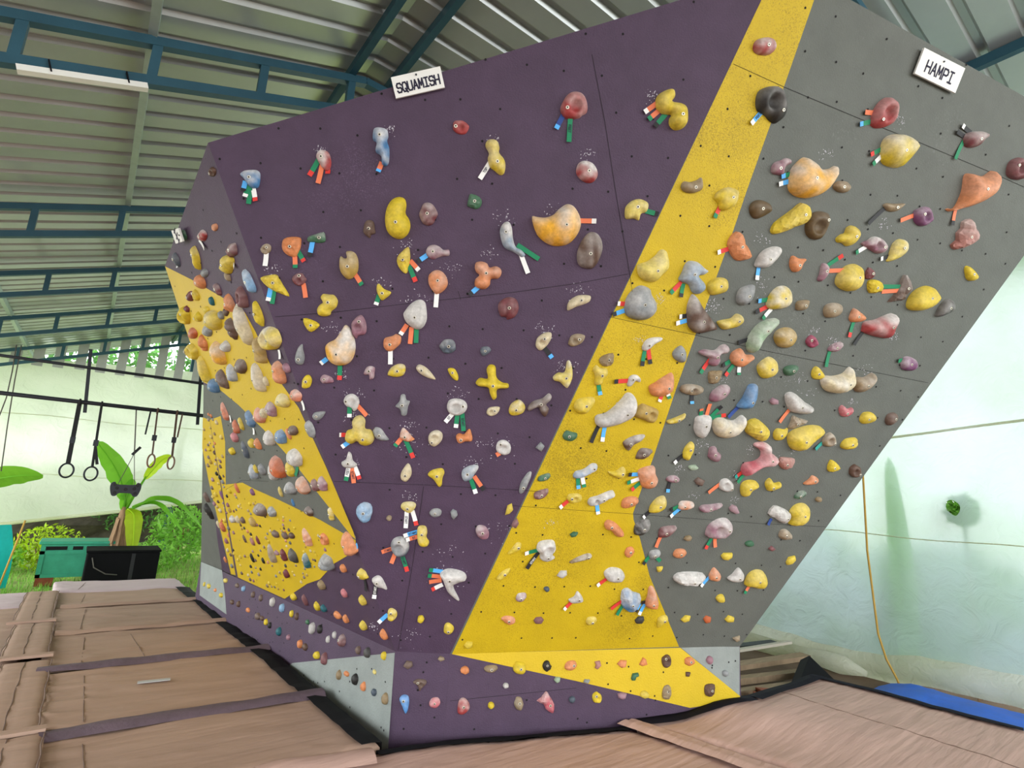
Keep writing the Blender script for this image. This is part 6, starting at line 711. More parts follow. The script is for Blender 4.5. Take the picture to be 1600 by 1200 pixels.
[2,-2.158,1.085,0.012,"b",0.3,[128,131,133],[11,0,8,9,0,14,-9,10,-12,0,-9,-9,0,-13,8,-10]],
[3,1.101,1.488,0.011,"b",0.3,[142,97,112],[13,0,8,9,0,15,-8,10,-13,0,-9,-8,0,-12,8,-8]],
[2,-1.692,1.736,0.013,"b",0,[208,132,84],[15,0,10,13,0,16,-11,10,-13,0,-10,-10,0,-18,10,-10]],
[2,-0.669,0.631,0.01,"b",0.1,[208,182,48],[10,0,7,9,0,12,-8,9,-11,0,-8,-9,0,-13,8,-9]],
[2,-1.736,0.353,0.01,"b",0.1,[142,122,92],[12,0,9,9,0,12,-8,9,-12,0,-9,-8,0,-12,9,-8]],
[2,-1.515,0.684,0.01,"b",0.1,[128,131,133],[9,0,9,8,0,13,-8,8,-10,0,-8,-8,0,-13,8,-8]],
[3,0.424,0.868,0.016,"b",0.3,[172,142,70],[19,0,12,12,0,18,-13,12,-17,0,-11,-12,0,-21,13,-13]],
[2,-1.998,0.418,0.012,"b",0,[42,40,38],[14,0,9,10,0,15,-10,11,-14,0,-10,-11,0,-15,9,-10]],
[2,-2.034,1.051,0.021,"b",0,[208,182,48],[20,0,18,16,0,28,-18,17,-24,0,-15,-17,0,-28,18,-17]],
[2,-1.984,1.355,0.014,"b",0.3,[208,182,48],[15,0,9,12,0,19,-12,12,-14,0,-11,-11,0,-18,11,-13]],
[3,0.67,1.163,0.019,"b",0.3,[142,97,112],[20,0,16,14,0,25,-13,16,-20,0,-16,-17,0,-21,15,-15]],
[2,-0.997,0.878,0.011,"b",0.3,[208,182,48],[13,0,8,10,0,13,-8,9,-13,0,-9,-9,0,-13,8,-10]],
[2,-1.616,0.746,0.012,"b",0,[42,40,38],[12,0,8,9,0,14,-9,10,-13,0,-8,-10,0,-12,9,-10]],
[2,-1.28,0.34,0.01,"b",0.3,[203,188,152],[10,0,7,8,0,13,-8,9,-12,0,-7,-7,0,-11,8,-9]],
[2,-2.113,0.443,0.012,"b",0.3,[142,97,112],[12,0,9,10,0,12,-8,9,-12,0,-10,-9,0,-16,9,-9]],
[2,-1.56,0.608,0.014,"b",0,[208,182,48],[13,0,12,13,0,15,-11,13,-15,0,-11,-12,0,-16,12,-11]],
[2,-1.153,0.663,0.012,"b",0.3,[208,132,84],[13,0,9,10,0,13,-8,12,-13,0,-9,-10,0,-15,9,-9]],
[3,1.066,1.433,0.018,"b",0,[94,70,58],[18,0,14,17,0,22,-15,17,-18,0,-13,-15,0,-20,15,-14]],
[2,-1.153,0.447,0.011,"b",0.1,[142,122,92],[10,0,8,9,0,13,-8,10,-13,0,-8,-8,0,-13,8,-8]],
[2,-1.727,0.85,0.012,"b",0.1,[128,131,133],[14,0,8,9,0,13,-9,10,-13,0,-9,-10,0,-13,8,-9]],
[2,-1.394,0.408,0.014,"b",0.1,[42,40,38],[15,0,12,12,0,17,-11,11,-16,0,-11,-12,0,-19,12,-13]],
[2,-2.037,1.192,0.012,"b",0.1,[94,70,58],[11,0,8,11,0,14,-9,11,-11,0,-9,-9,0,-14,9,-9]],
[2,-2.01,0.656,0.016,"b",0.1,[208,132,84],[19,0,13,12,0,18,-12,13,-16,0,-11,-13,0,-19,12,-15]],
[2,-1.607,0.238,0.011,"b",0.1,[172,142,70],[11,0,9,9,0,13,-9,10,-11,0,-9,-8,0,-13,9,-9]],
[2,-2.459,0.597,0.016,"b",0.1,[142,97,112],[18,0,12,13,0,20,-12,12,-17,0,-12,-15,0,-21,13,-15]],
[2,-1.929,0.993,0.011,"b",0.1,[128,131,133],[13,0,8,10,0,12,-8,9,-13,0,-8,-10,0,-14,9,-9]],
[3,1.274,1.731,0.012,"b",0.3,[142,122,92],[15,0,10,12,0,16,-11,10,-14,0,-10,-10,0,-16,9,-12]],
[2,-1.959,0.604,0.012,"b",0.1,[208,182,48],[15,0,10,10,0,15,-8,10,-15,0,-10,-11,0,-14,10,-10]],
[3,0.654,0.916,0.012,"b",0.3,[142,97,112],[13,0,10,11,0,13,-9,11,-15,0,-9,-10,0,-14,9,-12]],
[2,-1.674,0.75,0.011,"b",0,[142,97,112],[10,0,8,8,0,14,-9,9,-11,0,-8,-10,0,-14,9,-9]],
[2,-1.901,0.926,0.01,"b",0.3,[208,182,48],[10,0,7,8,0,13,-8,9,-11,0,-8,-9,0,-11,7,-10]],
[2,-1.138,0.588,0.011,"b",0.1,[208,132,84],[12,0,8,10,0,14,-8,9,-13,0,-9,-9,0,-13,8,-10]],
[2,-2.07,0.682,0.013,"b",0.1,[42,40,38],[15,0,10,11,0,16,-10,11,-14,0,-9,-11,0,-15,9,-11]],
[3,0.981,1.509,0.013,"b",0.3,[94,70,58],[13,0,10,12,0,14,-11,10,-14,0,-11,-10,0,-14,11,-12]],
[2,-2.767,0.33,0.015,"b",0.1,[208,182,48],[16,0,10,13,0,17,-12,12,-17,0,-12,-12,0,-16,11,-12]],
[2,-1.881,0.48,0.011,"b",0.3,[94,70,58],[12,0,9,9,0,13,-8,10,-12,0,-9,-11,0,-12,8,-11]],
[3,0.936,1.274,0.011,"b",0.3,[112,55,60],[11,0,9,10,0,12,-8,8,-13,0,-9,-9,0,-15,9,-8]],
[3,1.056,1.652,0.013,"b",0.3,[172,142,70],[16,0,11,13,0,16,-9,12,-15,0,-11,-11,0,-15,9,-11]],
[2,-2.1,0.265,0.014,"b",0,[42,40,38],[14,0,12,13,0,16,-10,12,-17,0,-11,-13,0,-19,10,-12]],
[3,0.841,1.391,0.016,"b",0.3,[94,70,58],[17,0,14,15,0,18,-12,15,-19,0,-11,-12,0,-20,12,-16]],
[3,0.78,1.128,0.013,"b",0.3,[208,182,48],[13,0,9,11,0,14,-11,11,-16,0,-10,-12,0,-17,11,-12]],
[2,-2.156,0.667,0.013,"b",0.1,[172,142,70],[12,0,10,11,0,14,-11,12,-13,0,-10,-11,0,-16,10,-10]],
[2,-0.803,0.653,0.009,"b",0,[172,142,70],[10,0,7,7,0,11,-6,7,-11,0,-7,-7,0,-11,6,-8]],
[2,-0.892,0.86,0.009,"b",0.1,[128,131,133],[9,0,7,8,0,10,-8,9,-10,0,-7,-8,0,-10,8,-8]],
[3,0.047,0.068,0.019,"b",0,[142,97,112],[19,0,14,17,0,23,-14,14,-20,0,-14,-18,0,-21,14,-18]],
[2,-2.137,0.706,0.013,"b",0,[94,70,58],[13,0,9,11,0,17,-10,11,-14,0,-10,-11,0,-17,11,-11]],
[2,-0.463,0.675,0.012,"b",0.1,[142,97,112],[13,0,10,10,0,17,-10,10,-14,0,-9,-11,0,-15,9,-11]],
[2,-1.999,0.1,0.011,"b",0.1,[142,122,92],[13,0,8,9,0,15,-8,10,-11,0,-9,-10,0,-12,8,-8]],
[3,0.865,1.229,0.018,"b",0,[42,40,38],[17,0,15,15,0,21,-14,14,-22,0,-14,-14,0,-22,14,-15]],
[2,-1.071,0.807,0.012,"b",0.3,[142,97,112],[14,0,8,10,0,15,-10,10,-13,0,-8,-9,0,-12,10,-10]],
[2,-1.132,0.846,0.011,"b",0.1,[208,182,48],[13,0,9,8,0,12,-7,8,-13,0,-8,-8,0,-13,9,-10]],
[2,-2.006,1.284,0.016,"b",0.1,[94,70,58],[19,0,11,13,0,21,-11,12,-16,0,-13,-14,0,-18,14,-15]],
[3,0.382,0.55,0.021,"b",0,[208,132,84],[24,0,18,18,0,24,-15,19,-21,0,-17,-19,0,-28,17,-19]],
[3,1.159,1.582,0.018,"b",0.3,[208,182,48],[21,0,14,16,0,24,-14,17,-18,0,-14,-16,0,-23,15,-17]],
[2,-2.146,1.176,0.019,"b",0,[42,40,38],[19,0,16,18,0,26,-13,17,-24,0,-15,-14,0,-23,14,-15]],
[3,1.047,1.528,0.011,"b",0.1,[203,188,152],[13,0,8,10,0,13,-8,10,-11,0,-9,-10,0,-15,8,-10]],
[2,-2.339,0.358,0.011,"b",0,[208,182,48],[13,0,9,9,0,15,-9,9,-12,0,-8,-10,0,-15,10,-10]],
[2,-1.74,1.752,0.012,"b",0.1,[208,132,84],[12,0,10,10,0,15,-9,11,-15,0,-10,-9,0,-16,9,-10]],
[2,-2.582,0.12,0.015,"b",0,[203,188,152],[18,0,10,12,0,17,-12,13,-16,0,-13,-11,0,-16,11,-14]],
[2,-2.779,0.109,0.017,"b",0.1,[94,70,58],[20,0,14,15,0,19,-15,15,-19,0,-12,-16,0,-21,13,-15]],
[2,-2.27,0.848,0.021,"b",0,[172,142,70],[21,0,15,16,0,23,-15,17,-25,0,-16,-16,0,-27,16,-18]],
[2,-1.614,1.675,0.018,"b",0,[203,188,152],[19,0,14,15,0,23,-14,15,-21,0,-16,-16,0,-21,15,-15]],
[2,-1.896,1.499,0.013,"b",0.1,[208,132,84],[14,0,11,12,0,16,-11,11,-13,0,-10,-11,0,-14,9,-10]],
[2,-1.74,0.535,0.014,"b",0.1,[142,122,92],[14,0,12,11,0,16,-11,10,-14,0,-10,-13,0,-17,10,-10]],
[3,0.847,1.346,0.019,"b",0,[172,142,70],[18,0,15,16,0,24,-14,16,-19,0,-13,-15,0,-23,15,-17]],
[2,-1.696,0.125,0.011,"b",0.1,[112,55,60],[13,0,8,9,0,12,-8,10,-13,0,-8,-8,0,-14,8,-9]],
[2,-0.756,0.556,0.009,"b",0.1,[112,55,60],[9,0,7,7,0,11,-6,8,-10,0,-7,-8,0,-10,8,-7]],
[2,-1.831,1.38,0.014,"b",0.3,[172,142,70],[16,0,11,11,0,17,-11,13,-17,0,-11,-13,0,-17,11,-12]],
[2,-1.609,0.31,0.013,"b",0.3,[172,142,70],[13,0,10,11,0,16,-9,11,-14,0,-9,-10,0,-15,8,-10]],
[2,-1.744,0.253,0.013,"b",0.1,[128,131,133],[13,0,10,10,0,14,-10,12,-14,0,-9,-10,0,-17,9,-11]],
[2,-1.032,0.848,0.011,"b",0.1,[208,132,84],[11,0,8,9,0,14,-8,9,-13,0,-8,-9,0,-12,8,-9]],
[2,-1.952,0.634,0.015,"b",0,[42,40,38],[14,0,10,13,0,17,-12,12,-17,0,-12,-13,0,-15,12,-12]],
[2,-1.836,0.109,0.012,"b",0,[172,142,70],[12,0,10,10,0,16,-8,10,-13,0,-10,-9,0,-14,9,-11]],
[2,-0.864,0.608,0.013,"b",0.1,[208,182,48],[14,0,9,10,0,15,-9,10,-14,0,-9,-10,0,-16,9,-13]],
[2,-1.688,1.704,0.011,"b",0.1,[128,131,133],[12,0,8,9,0,13,-9,9,-13,0,-9,-10,0,-13,9,-8]],
[2,-2.484,0.074,0.014,"b",0,[142,97,112],[14,0,12,10,0,17,-11,12,-13,0,-9,-10,0,-18,12,-11]],
[2,-2.138,0.348,0.014,"b",0.1,[94,70,58],[15,0,10,12,0,19,-10,11,-16,0,-10,-11,0,-16,12,-13]],
[2,-1.918,0.893,0.01,"b",0.3,[208,182,48],[13,0,8,9,0,13,-8,10,-11,0,-8,-9,0,-14,8,-8]],
[2,-1.79,1.582,0.014,"b",0.1,[142,122,92],[14,0,11,10,0,16,-10,11,-15,0,-11,-12,0,-15,11,-12]],
[3,0.527,0.927,0.016,"b",0,[94,70,58],[16,0,11,14,0,17,-12,13,-19,0,-12,-15,0,-17,12,-14]],
[2,-1.079,0.357,0.013,"b",0.3,[94,70,58],[13,0,10,11,0,16,-9,10,-14,0,-10,-12,0,-16,9,-12]],
[2,-1.189,0.293,0.012,"b",0,[203,188,152],[13,0,9,11,0,17,-9,11,-13,0,-8,-11,0,-14,10,-10]],
[3,0.472,0.829,0.021,"b",0.1,[203,188,152],[24,0,17,15,0,25,-16,18,-25,0,-16,-16,0,-28,15,-17]],
[2,-1.817,0.163,0.012,"b",0,[208,182,48],[12,0,10,9,0,15,-9,10,-12,0,-9,-10,0,-13,10,-10]],
[2,-1.946,1.334,0.014,"b",0.3,[112,55,60],[16,0,11,11,0,18,-9,12,-13,0,-11,-10,0,-18,10,-11]],
[2,-1.154,0.747,0.01,"b",0.3,[172,142,70],[11,0,9,10,0,11,-8,9,-12,0,-8,-9,0,-13,8,-10]],
[2,-1.64,0.949,0.015,"b",0,[208,182,48],[16,0,10,13,0,20,-11,13,-17,0,-11,-13,0,-19,10,-13]],
[3,0.131,0.291,0.018,"b",0.1,[94,70,58],[18,0,14,14,0,23,-13,15,-18,0,-14,-15,0,-19,14,-14]],
[2,-1.001,0.389,0.011,"b",0.1,[172,142,70],[11,0,8,11,0,13,-8,10,-12,0,-9,-10,0,-13,9,-9]],
[2,-2.17,0.842,0.012,"b",0.1,[112,55,60],[12,0,10,10,0,14,-9,11,-13,0,-8,-11,0,-14,8,-11]],
[2,-2.26,0.898,0.02,"b",0,[142,97,112],[19,0,14,18,0,26,-16,17,-23,0,-15,-16,0,-22,14,-15]],
[2,-2.704,0.27,0.016,"b",0.1,[208,182,48],[18,0,12,14,0,20,-14,12,-19,0,-13,-15,0,-21,14,-16]],
[3,0.381,0.895,0.02,"b",0.1,[142,97,112],[24,0,14,16,0,27,-14,15,-24,0,-15,-18,0,-25,16,-19]],
[2,-2.11,0.09,0.016,"b",0,[142,122,92],[19,0,13,13,0,22,-14,13,-18,0,-12,-15,0,-21,14,-14]],
[2,-2.573,0.073,0.017,"b",0.1,[94,70,58],[16,0,12,13,0,21,-14,13,-19,0,-12,-14,0,-20,11,-13]],
[2,-1.544,0.956,0.013,"b",0.1,[172,142,70],[15,0,10,12,0,15,-11,10,-15,0,-9,-11,0,-15,10,-10]],
[2,-2.082,0.862,0.011,"b",0.3,[42,40,38],[11,0,8,9,0,12,-9,10,-13,0,-8,-8,0,-13,9,-9]],
[2,-0.992,0.773,0.013,"b",0.1,[94,70,58],[13,0,10,11,0,16,-9,11,-15,0,-11,-10,0,-16,10,-10]],
[2,-1.931,1.018,0.014,"b",0.3,[208,132,84],[14,0,10,12,0,17,-12,11,-15,0,-12,-11,0,-19,10,-13]],
[2,-2.705,0.21,0.013,"b",0.3,[208,182,48],[13,0,9,10,0,16,-10,10,-14,0,-9,-11,0,-14,11,-12]],
[3,0.852,1.462,0.013,"b",0.3,[142,97,112],[13,0,9,11,0,15,-11,12,-16,0,-11,-12,0,-15,11,-10]],
[2,-2.422,0.351,0.015,"b",0.3,[112,55,60],[18,0,13,13,0,16,-10,12,-17,0,-12,-14,0,-17,11,-12]],
[2,-2.585,0.319,0.016,"b",0.1,[208,182,48],[15,0,13,13,0,21,-13,14,-19,0,-13,-12,0,-21,11,-15]],
[2,-0.859,0.804,0.013,"b",0,[208,182,48],[15,0,9,10,0,14,-11,11,-12,0,-11,-12,0,-16,10,-11]],
[3,0.97,1.467,0.018,"b",0,[208,182,48],[20,0,12,14,0,21,-15,14,-20,0,-15,-16,0,-19,14,-17]],
[2,-1.089,0.749,0.009,"b",0,[208,132,84],[11,0,7,7,0,10,-6,7,-11,0,-6,-8,0,-10,7,-7]],
[3,0.782,1.067,0.016,"b",0,[208,182,48],[16,0,13,12,0,19,-12,14,-18,0,-12,-12,0,-22,13,-12]],
[3,0.563,1.006,0.023,"b",0.1,[208,182,48],[24,0,20,20,0,28,-19,19,-22,0,-18,-20,0,-27,18,-18]]]
TAGS=[
[0,[0.9245,2.7453,1.0126,2.7493],0.026,"ow","","orange route tape with white tip beside the biggest amber crescent hold"],
[1,[1.5241,3.2943,1.4232,3.2492],0.026,"gl","","green route tape with light blue tip beside the big amber crescent hold"],
[1,[1.522,3.2512,1.4208,3.2061],0.026,"lw","","light blue route tape with white tip beside the big amber crescent hold"],
[1,[2.7779,3.341,2.7879,3.2348],0.026,"ok","","orange route tape with black tip under the big orange horned hold"],
[1,[2.0749,3.5501,1.9849,3.4917],0.026,"gr","","green route tape with red tip beside the big yellow rounded triangle hold"],
[1,[2.087,3.5188,2.0222,3.4434],0.026,"wg","","white route tape with green tip beside the big yellow rounded triangle hold"],
[1,[0.6613,2.3864,0.5939,2.3811],0.026,"rw","","red route tape with white tip beside the big blue-grey cleft hold"],
[1,[0.6623,2.3526,0.5802,2.3139],0.026,"lk","","light blue route tape with black tip beside the big blue-grey cleft hold"],
[0,[-0.4563,1.8716,-0.4886,1.8432],0.026,"lw","","light blue route tape with white tip beside the big amber pear with white chalk hold"],
[0,[-0.382,1.8434,-0.3806,1.7551],0.026,"gr","","green route tape with red tip under the big amber pear with white chalk hold"],
[1,[1.1931,3.5466,1.1392,3.4673],0.026,"lw","FEET","light blue route tape with white tip under the black ring-shaped hold"],
[0,[1.2791,3.3833,1.2127,3.3285],0.026,"ow","","orange route tape with white tip beside the big yellow S-shaped hold"],
[0,[1.2998,3.3536,1.2387,3.2944],0.026,"og","","orange route tape with green tip beside the big yellow S-shaped hold"],
[0,[1.3324,3.3337,1.2778,3.2613],0.026,"gk","","green route tape with black tip under the big yellow S-shaped hold"],
[1,[0.6609,1.6502,0.6297,1.5303],0.026,"k","","black route tape under the big white banana-shaped hold"],
[1,[0.7008,1.637,0.7017,1.5442],0.026,"lw","","light blue route tape with white tip under the big white banana-shaped hold"],
[1,[1.0761,2.3829,1.0047,2.3656],0.026,"kw","","black route tape with white tip beside the big grey-brown pyramid hold"],
[1,[1.086,2.3588,0.9951,2.3235],0.026,"lw","","light blue route tape with white tip beside the big grey-brown pyramid hold"],
[0,[0.7817,3.2844,0.7472,3.2069],0.026,"bl","","blue route tape with light blue tip under the big red fist-shaped hold"],
[0,[0.8191,3.282,0.8223,3.1466],0.026,"g","FEET","green route tape under the big red fist-shaped hold"],
[1,[1.9313,3.7127,1.8531,3.6962],0.026,"o","","orange route tape beside the crimson egg with deep pocket hold"],
[1,[1.9354,3.6677,1.8437,3.6287],0.026,"gl","","green route tape with light blue tip beside the crimson egg with deep pocket hold"],
[1,[0.968,2.5645,0.9091,2.4898],0.026,"rg","","red route tape with green tip beside the blue-grey twisted hold"],
[1,[0.983,2.5591,0.9821,2.4798],0.026,"gk","","green route tape with black tip under the blue-grey twisted hold"],
[1,[2.3888,2.488,2.332,2.3779],0.026,"k","","black route tape under the big red wedge hold"],
[0,[-0.3417,1.4243,-0.3753,1.4253],0.026,"rw","","red route tape with white tip beside the big yellow three-ball hold"],
[0,[-0.3206,1.3827,-0.36,1.3524],0.026,"lw","","light blue route tape with white tip beside the big yellow three-ball hold"],
[0,[-0.0076,2.1007,-0.041,2.0419],0.026,"ow","","orange route tape with white tip under the big off-white shell hold"],
[0,[0.019,2.0885,0.0157,1.9925],0.026,"o","","orange route tape under the big off-white shell hold"],
[0,[0.0467,2.0827,0.0492,2.0005],0.026,"g","","green route tape under the big off-white shell hold"],
[1,[1.5393,2.3043,1.4547,2.2696],0.026,"k","","black route tape beside the long pale green bean hold"],
[0,[0.3946,2.3511,0.3373,2.2947],0.026,"lk","","light blue route tape with black tip beside the orange three-lobed hold"],
[1,[1.7927,1.4227,1.7275,1.3757],0.026,"rt","","red route tape with teal tip beside the pink-red branching bone hold"],
[1,[1.8071,1.4072,1.7599,1.3401],0.026,"g","","green route tape under the pink-red branching bone hold"],
[1,[1.2232,2.8044,1.1437,2.7663],0.026,"rw","","red route tape with white tip beside the orange veined wedge hold"],
[0,[0.4083,3.0162,0.3561,2.9194],0.026,"w","TOP","white route tape under the yellow knob with cream head hold"],
[0,[-0.176,2.9643,-0.1927,2.9124],0.026,"ol","","orange route tape with light blue tip under the tall blue knob with grey head hold"],
[1,[1.598,2.562,1.5098,2.5392],0.026,"gl","","green route tape with light blue tip beside the yellow drop with white chalk hold"],
[1,[1.6124,2.5282,1.5154,2.4685],0.026,"rk","","red route tape with black tip beside the yellow drop with white chalk hold"],
[1,[1.6293,2.5087,1.5787,2.4378],0.026,"wg","","white route tape with green tip under the yellow drop with white chalk hold"],
[0,[0.2755,0.5772,0.19,0.5917],0.026,"lg","","light blue route tape with green tip beside the white horned hold"],
[0,[0.2693,0.5424,0.1839,0.5521],0.026,"og","","orange route tape with green tip beside the white horned hold"],
[0,[0.2696,0.5182,0.1939,0.5089],0.026,"o","","orange route tape beside the white horned hold"],
[0,[0.278,0.4905,0.2123,0.4571],0.026,"wr","","white route tape with red tip beside the white horned hold"],
[0,[-0.306,2.3594,-0.265,2.3032],0.026,"og","","orange route tape with green tip under the khaki oval with notch hold"],
[1,[1.0963,3.0351,1.0657,2.9496],0.026,"rg","","red route tape with green tip under the yellow round jug hold"],
[0,[0.5861,2.5888,0.7126,2.5202],0.026,"g","","green route tape beside the pale blue-grey lizard-shaped hold"],
[0,[0.6092,2.5411,0.6579,2.4383],0.026,"w","","white route tape under the pale blue-grey lizard-shaped hold"],
[1,[1.721,0.918,1.7396,0.8455],0.026,"o","","orange route tape under the big mauve pocketed hold"],
[1,[1.7003,0.9159,1.6658,0.8305],0.026,"gr","","green route tape with red tip under the big mauve pocketed hold"],
[1,[1.0342,1.8883,1.0188,1.8353],0.026,"rw","","red route tape with white tip under the orange wedge on yellow stripe hold"],
[1,[1.053,1.9158,1.0833,1.8633],0.026,"wg","","white route tape with green tip under the orange wedge on yellow stripe hold"],
[1,[2.0037,1.8953,1.9413,1.7937],0.026,"o","","orange route tape under the pale grey shield hold"],
[0,[1.2826,2.8266,1.354,2.813],0.026,"gk","","green route tape with black tip beside the pale yellow scallop hold"],
[2,[0.0169,2.039,0.0106,1.9872],0.026,"w","","white route tape under the big yellow bucket-shaped hold"],
[1,[1.4518,2.7536,1.4583,2.66],0.026,"lw","","light blue route tape with white tip under the white chalked oval hold"],
[0,[0.1526,2.2934,0.1516,2.2108],0.026,"w","","white route tape under the orange egg hold"],
[1,[1.0217,1.3417,0.9364,1.3392],0.026,"lk","","light blue route tape with black tip beside the big orange bag-shaped hold"],
[1,[1.0339,1.3158,0.9403,1.2804],0.026,"wg","","white route tape with green tip beside the big orange bag-shaped hold"],
[1,[1.0464,1.2938,0.9837,1.2327],0.026,"gr","","green route tape with red tip beside the big orange bag-shaped hold"],
[1,[1.146,0.4104,1.0598,0.3461],0.026,"r","","red route tape beside the blue layered clump hold"],
[1,[1.1558,0.3776,1.1172,0.2971],0.026,"g","","green route tape under the blue layered clump hold"],
[1,[1.2826,0.3846,1.2544,0.3222],0.026,"lk","","light blue route tape with black tip under the blue layered clump hold"],
[1,[1.3191,0.383,1.2883,0.2986],0.026,"lw","","light blue route tape with white tip under the blue layered clump hold"],
[0,[-0.6397,2.4371,-0.6327,2.3695],0.026,"og","","orange route tape with green tip under the orange boulder-shaped hold"],
[0,[-0.6239,2.4632,-0.5846,2.408],0.026,"gr","","green route tape with red tip under the orange boulder-shaped hold"],
[0,[-0.7728,2.2478,-0.7832,2.1774],0.026,"lw","","light blue route tape with white tip under the yellow folded wedge hold"],
[0,[-0.7537,2.2432,-0.7612,2.163],0.026,"g","","green route tape under the yellow folded wedge hold"],
[1,[0.4497,0.7759,0.358,0.7539],0.026,"gw","","green route tape with white tip beside the big white open-mouthed hold"],
[1,[0.4514,0.7605,0.392,0.6474],0.026,"k","START","black route tape under the big white open-mouthed hold"],
[1,[1.3458,1.7633,1.3271,1.8242],0.026,"go","","green route tape with orange tip above the white cup-shaped hold"],
[1,[1.3852,1.7634,1.3772,1.8619],0.026,"o","","orange route tape above the white cup-shaped hold"],
[1,[1.4121,1.7644,1.467,1.8554],0.026,"gk","","green route tape with black tip above the white cup-shaped hold"],
[1,[1.4155,1.7634,1.5152,1.8006],0.026,"gr","","green route tape with red tip beside the white cup-shaped hold"],
[1,[1.7761,0.6009,1.7207,0.5299],0.026,"lw","","light blue route tape with white tip beside the wide white and brown hold"],
[1,[1.2957,2.1397,1.2491,2.0472],0.026,"rg","","red route tape with green tip under the mauve branch-shaped hold"],
[1,[2.4874,3.246,2.3631,3.1833],0.026,"o","","orange route tape beside the purple ball hold"],
[1,[1.61,1.8739,1.5382,1.7865],0.026,"b","","blue route tape beside the deep blue wedge hold"],
[1,[2.1484,0.5476,2.1103,0.4745],0.026,"og","","orange route tape with green tip under the yellow lump on the lower edge hold"],
[1,[2.6817,3.7746,2.5841,3.7937],0.026,"kw","","black route tape with white tip beside the maroon mushroom-shaped hold"],
[1,[2.658,3.742,2.5599,3.754],0.026,"k","","black route tape beside the maroon mushroom-shaped hold"],
[1,[2.6486,3.7226,2.62,3.6055],0.026,"g","","green route tape under the maroon mushroom-shaped hold"],
[1,[1.4535,2.1546,1.3904,2.1116],0.026,"gk","","green route tape with black tip beside the orange hooked hold"],
[1,[1.4797,2.1364,1.4304,2.0539],0.026,"gr","","green route tape with red tip under the orange hooked hold"],
[1,[1.5192,2.1232,1.5259,2.0709],0.026,"wg","","white route tape with green tip under the orange hooked hold"],
[0,[-0.0421,0.7158,-0.1063,0.694],0.026,"o","START","left orange route tape beside the dark metallic egg hold"],
[0,[-0.025,0.6838,-0.0449,0.6223],0.026,"o","","right orange route tape under the dark metallic egg hold"],
[0,[0.0153,0.677,0.0557,0.574],0.026,"gr","START","green route tape with red tip under the dark metallic egg hold"],
[0,[-0.9021,2.8091,-0.9115,2.7557],0.026,"lk","","light blue route tape with black tip under the blue beak-shaped hold"],
[0,[-0.8865,2.7863,-0.9017,2.7267],0.026,"gw","","green route tape with white tip under the blue beak-shaped hold"],
[0,[-0.8776,2.7804,-0.8818,2.6908],0.026,"g","","green route tape under the blue beak-shaped hold"],
[0,[-0.8619,2.7798,-0.8457,2.7087],0.026,"wr","","white route tape with red tip under the blue beak-shaped hold"],
[1,[2.3907,2.9671,2.312,2.935],0.026,"kw","","black route tape with white tip beside the pale yellow drop hold"],
[0,[0.2802,1.597,0.2408,1.5451],0.026,"w","ST","white route tape under the white round skull-like hold"],
[0,[0.308,1.592,0.3039,1.5151],0.026,"gw","","green route tape with white tip under the white round skull-like hold"],
[0,[0.3358,1.6017,0.3503,1.4985],0.026,"g","START","green route tape under the white round skull-like hold"],
[1,[2.1841,2.9894,2.1079,2.9368],0.026,"wg","","white route tape with green tip beside the mauve ring with chalk hold"],
[0,[-0.0106,2.4306,0.0329,2.3451],0.026,"gr","","green route tape with red tip under the pointed yellow shell hold"],
[0,[-0.0039,2.4581,0.0481,2.408],0.026,"ow","","orange route tape with white tip under the pointed yellow shell hold"],
[1,[2.1425,1.0817,2.1204,1.0352],0.026,"b","","blue route tape under the grey-white lump hold"],
[2,[0.0447,0.7843,0.0611,0.7568],0.026,"l","","light blue route tape under the big orange handle-shaped hold"],
[0,[0.0947,2.4989,0.0389,2.4556],0.026,"lk","","light blue route tape with black tip beside the mauve bone-shaped hold"],
[0,[-0.0971,1.9467,-0.0924,1.8666],0.026,"w","","white route tape under the orange bear-shaped hold"],
[1,[0.9789,0.5768,0.9118,0.5262],0.026,"rw","","red route tape with white tip beside the chalky grey lump hold"],
[0,[-0.5113,2.9532,-0.5583,2.8624],0.026,"gr","","green route tape with red tip under the dusky red egg with chalky top hold"],
[0,[-0.4937,2.9274,-0.5119,2.8266],0.026,"o","","orange route tape under the dusky red egg with chalky top hold"],
[0,[-0.4634,2.9038,-0.4612,2.8801],0.026,"r","","red route tape under the dusky red egg with chalky top hold"],
[2,[-0.1394,2.6038,-0.1214,2.5647],0.026,"w","","white route tape under the yellow lobed hold"],
[1,[0.7753,1.1111,0.7929,1.0537],0.026,"lw","","light blue route tape with white tip under the white three-cupped hold"],
[1,[1.3282,0.3933,1.2814,0.3947],0.026,"k","","black route tape beside the orange claw beside blue clump hold"],
[1,[1.1635,1.0867,1.1195,1.0425],0.026,"kw","","black route tape with white tip beside the yellow half-moon hold"],
[1,[1.2389,1.9037,1.2492,1.8479],0.026,"kl","","black route tape with light blue tip under the tan two-holed hold"],
[1,[0.5921,1.9043,0.6184,1.8346],0.026,"gl","","green route tape with light blue tip under the yellow paw hold"],
[0,[0.7836,2.0293,0.8359,1.9701],0.026,"kl","","black route tape with light blue tip under the cream oval with two bolts hold"],
[0,[0.1084,0.8372,0.024,0.8084],0.026,"lw","START","light blue route tape with white tip beside the upright yellow boot-shaped hold"],
[0,[0.1124,0.805,0.0397,0.7828],0.026,"ow","ST","orange route tape with white tip beside the upright yellow boot-shaped hold"],
[0,[-0.3229,1.6065,-0.3194,1.5364],0.026,"gw","","green route tape with white tip under the white bean with pocket hold"],
[0,[-0.2778,1.6084,-0.2192,1.5529],0.026,"o","","orange route tape under the white bean with pocket hold"],
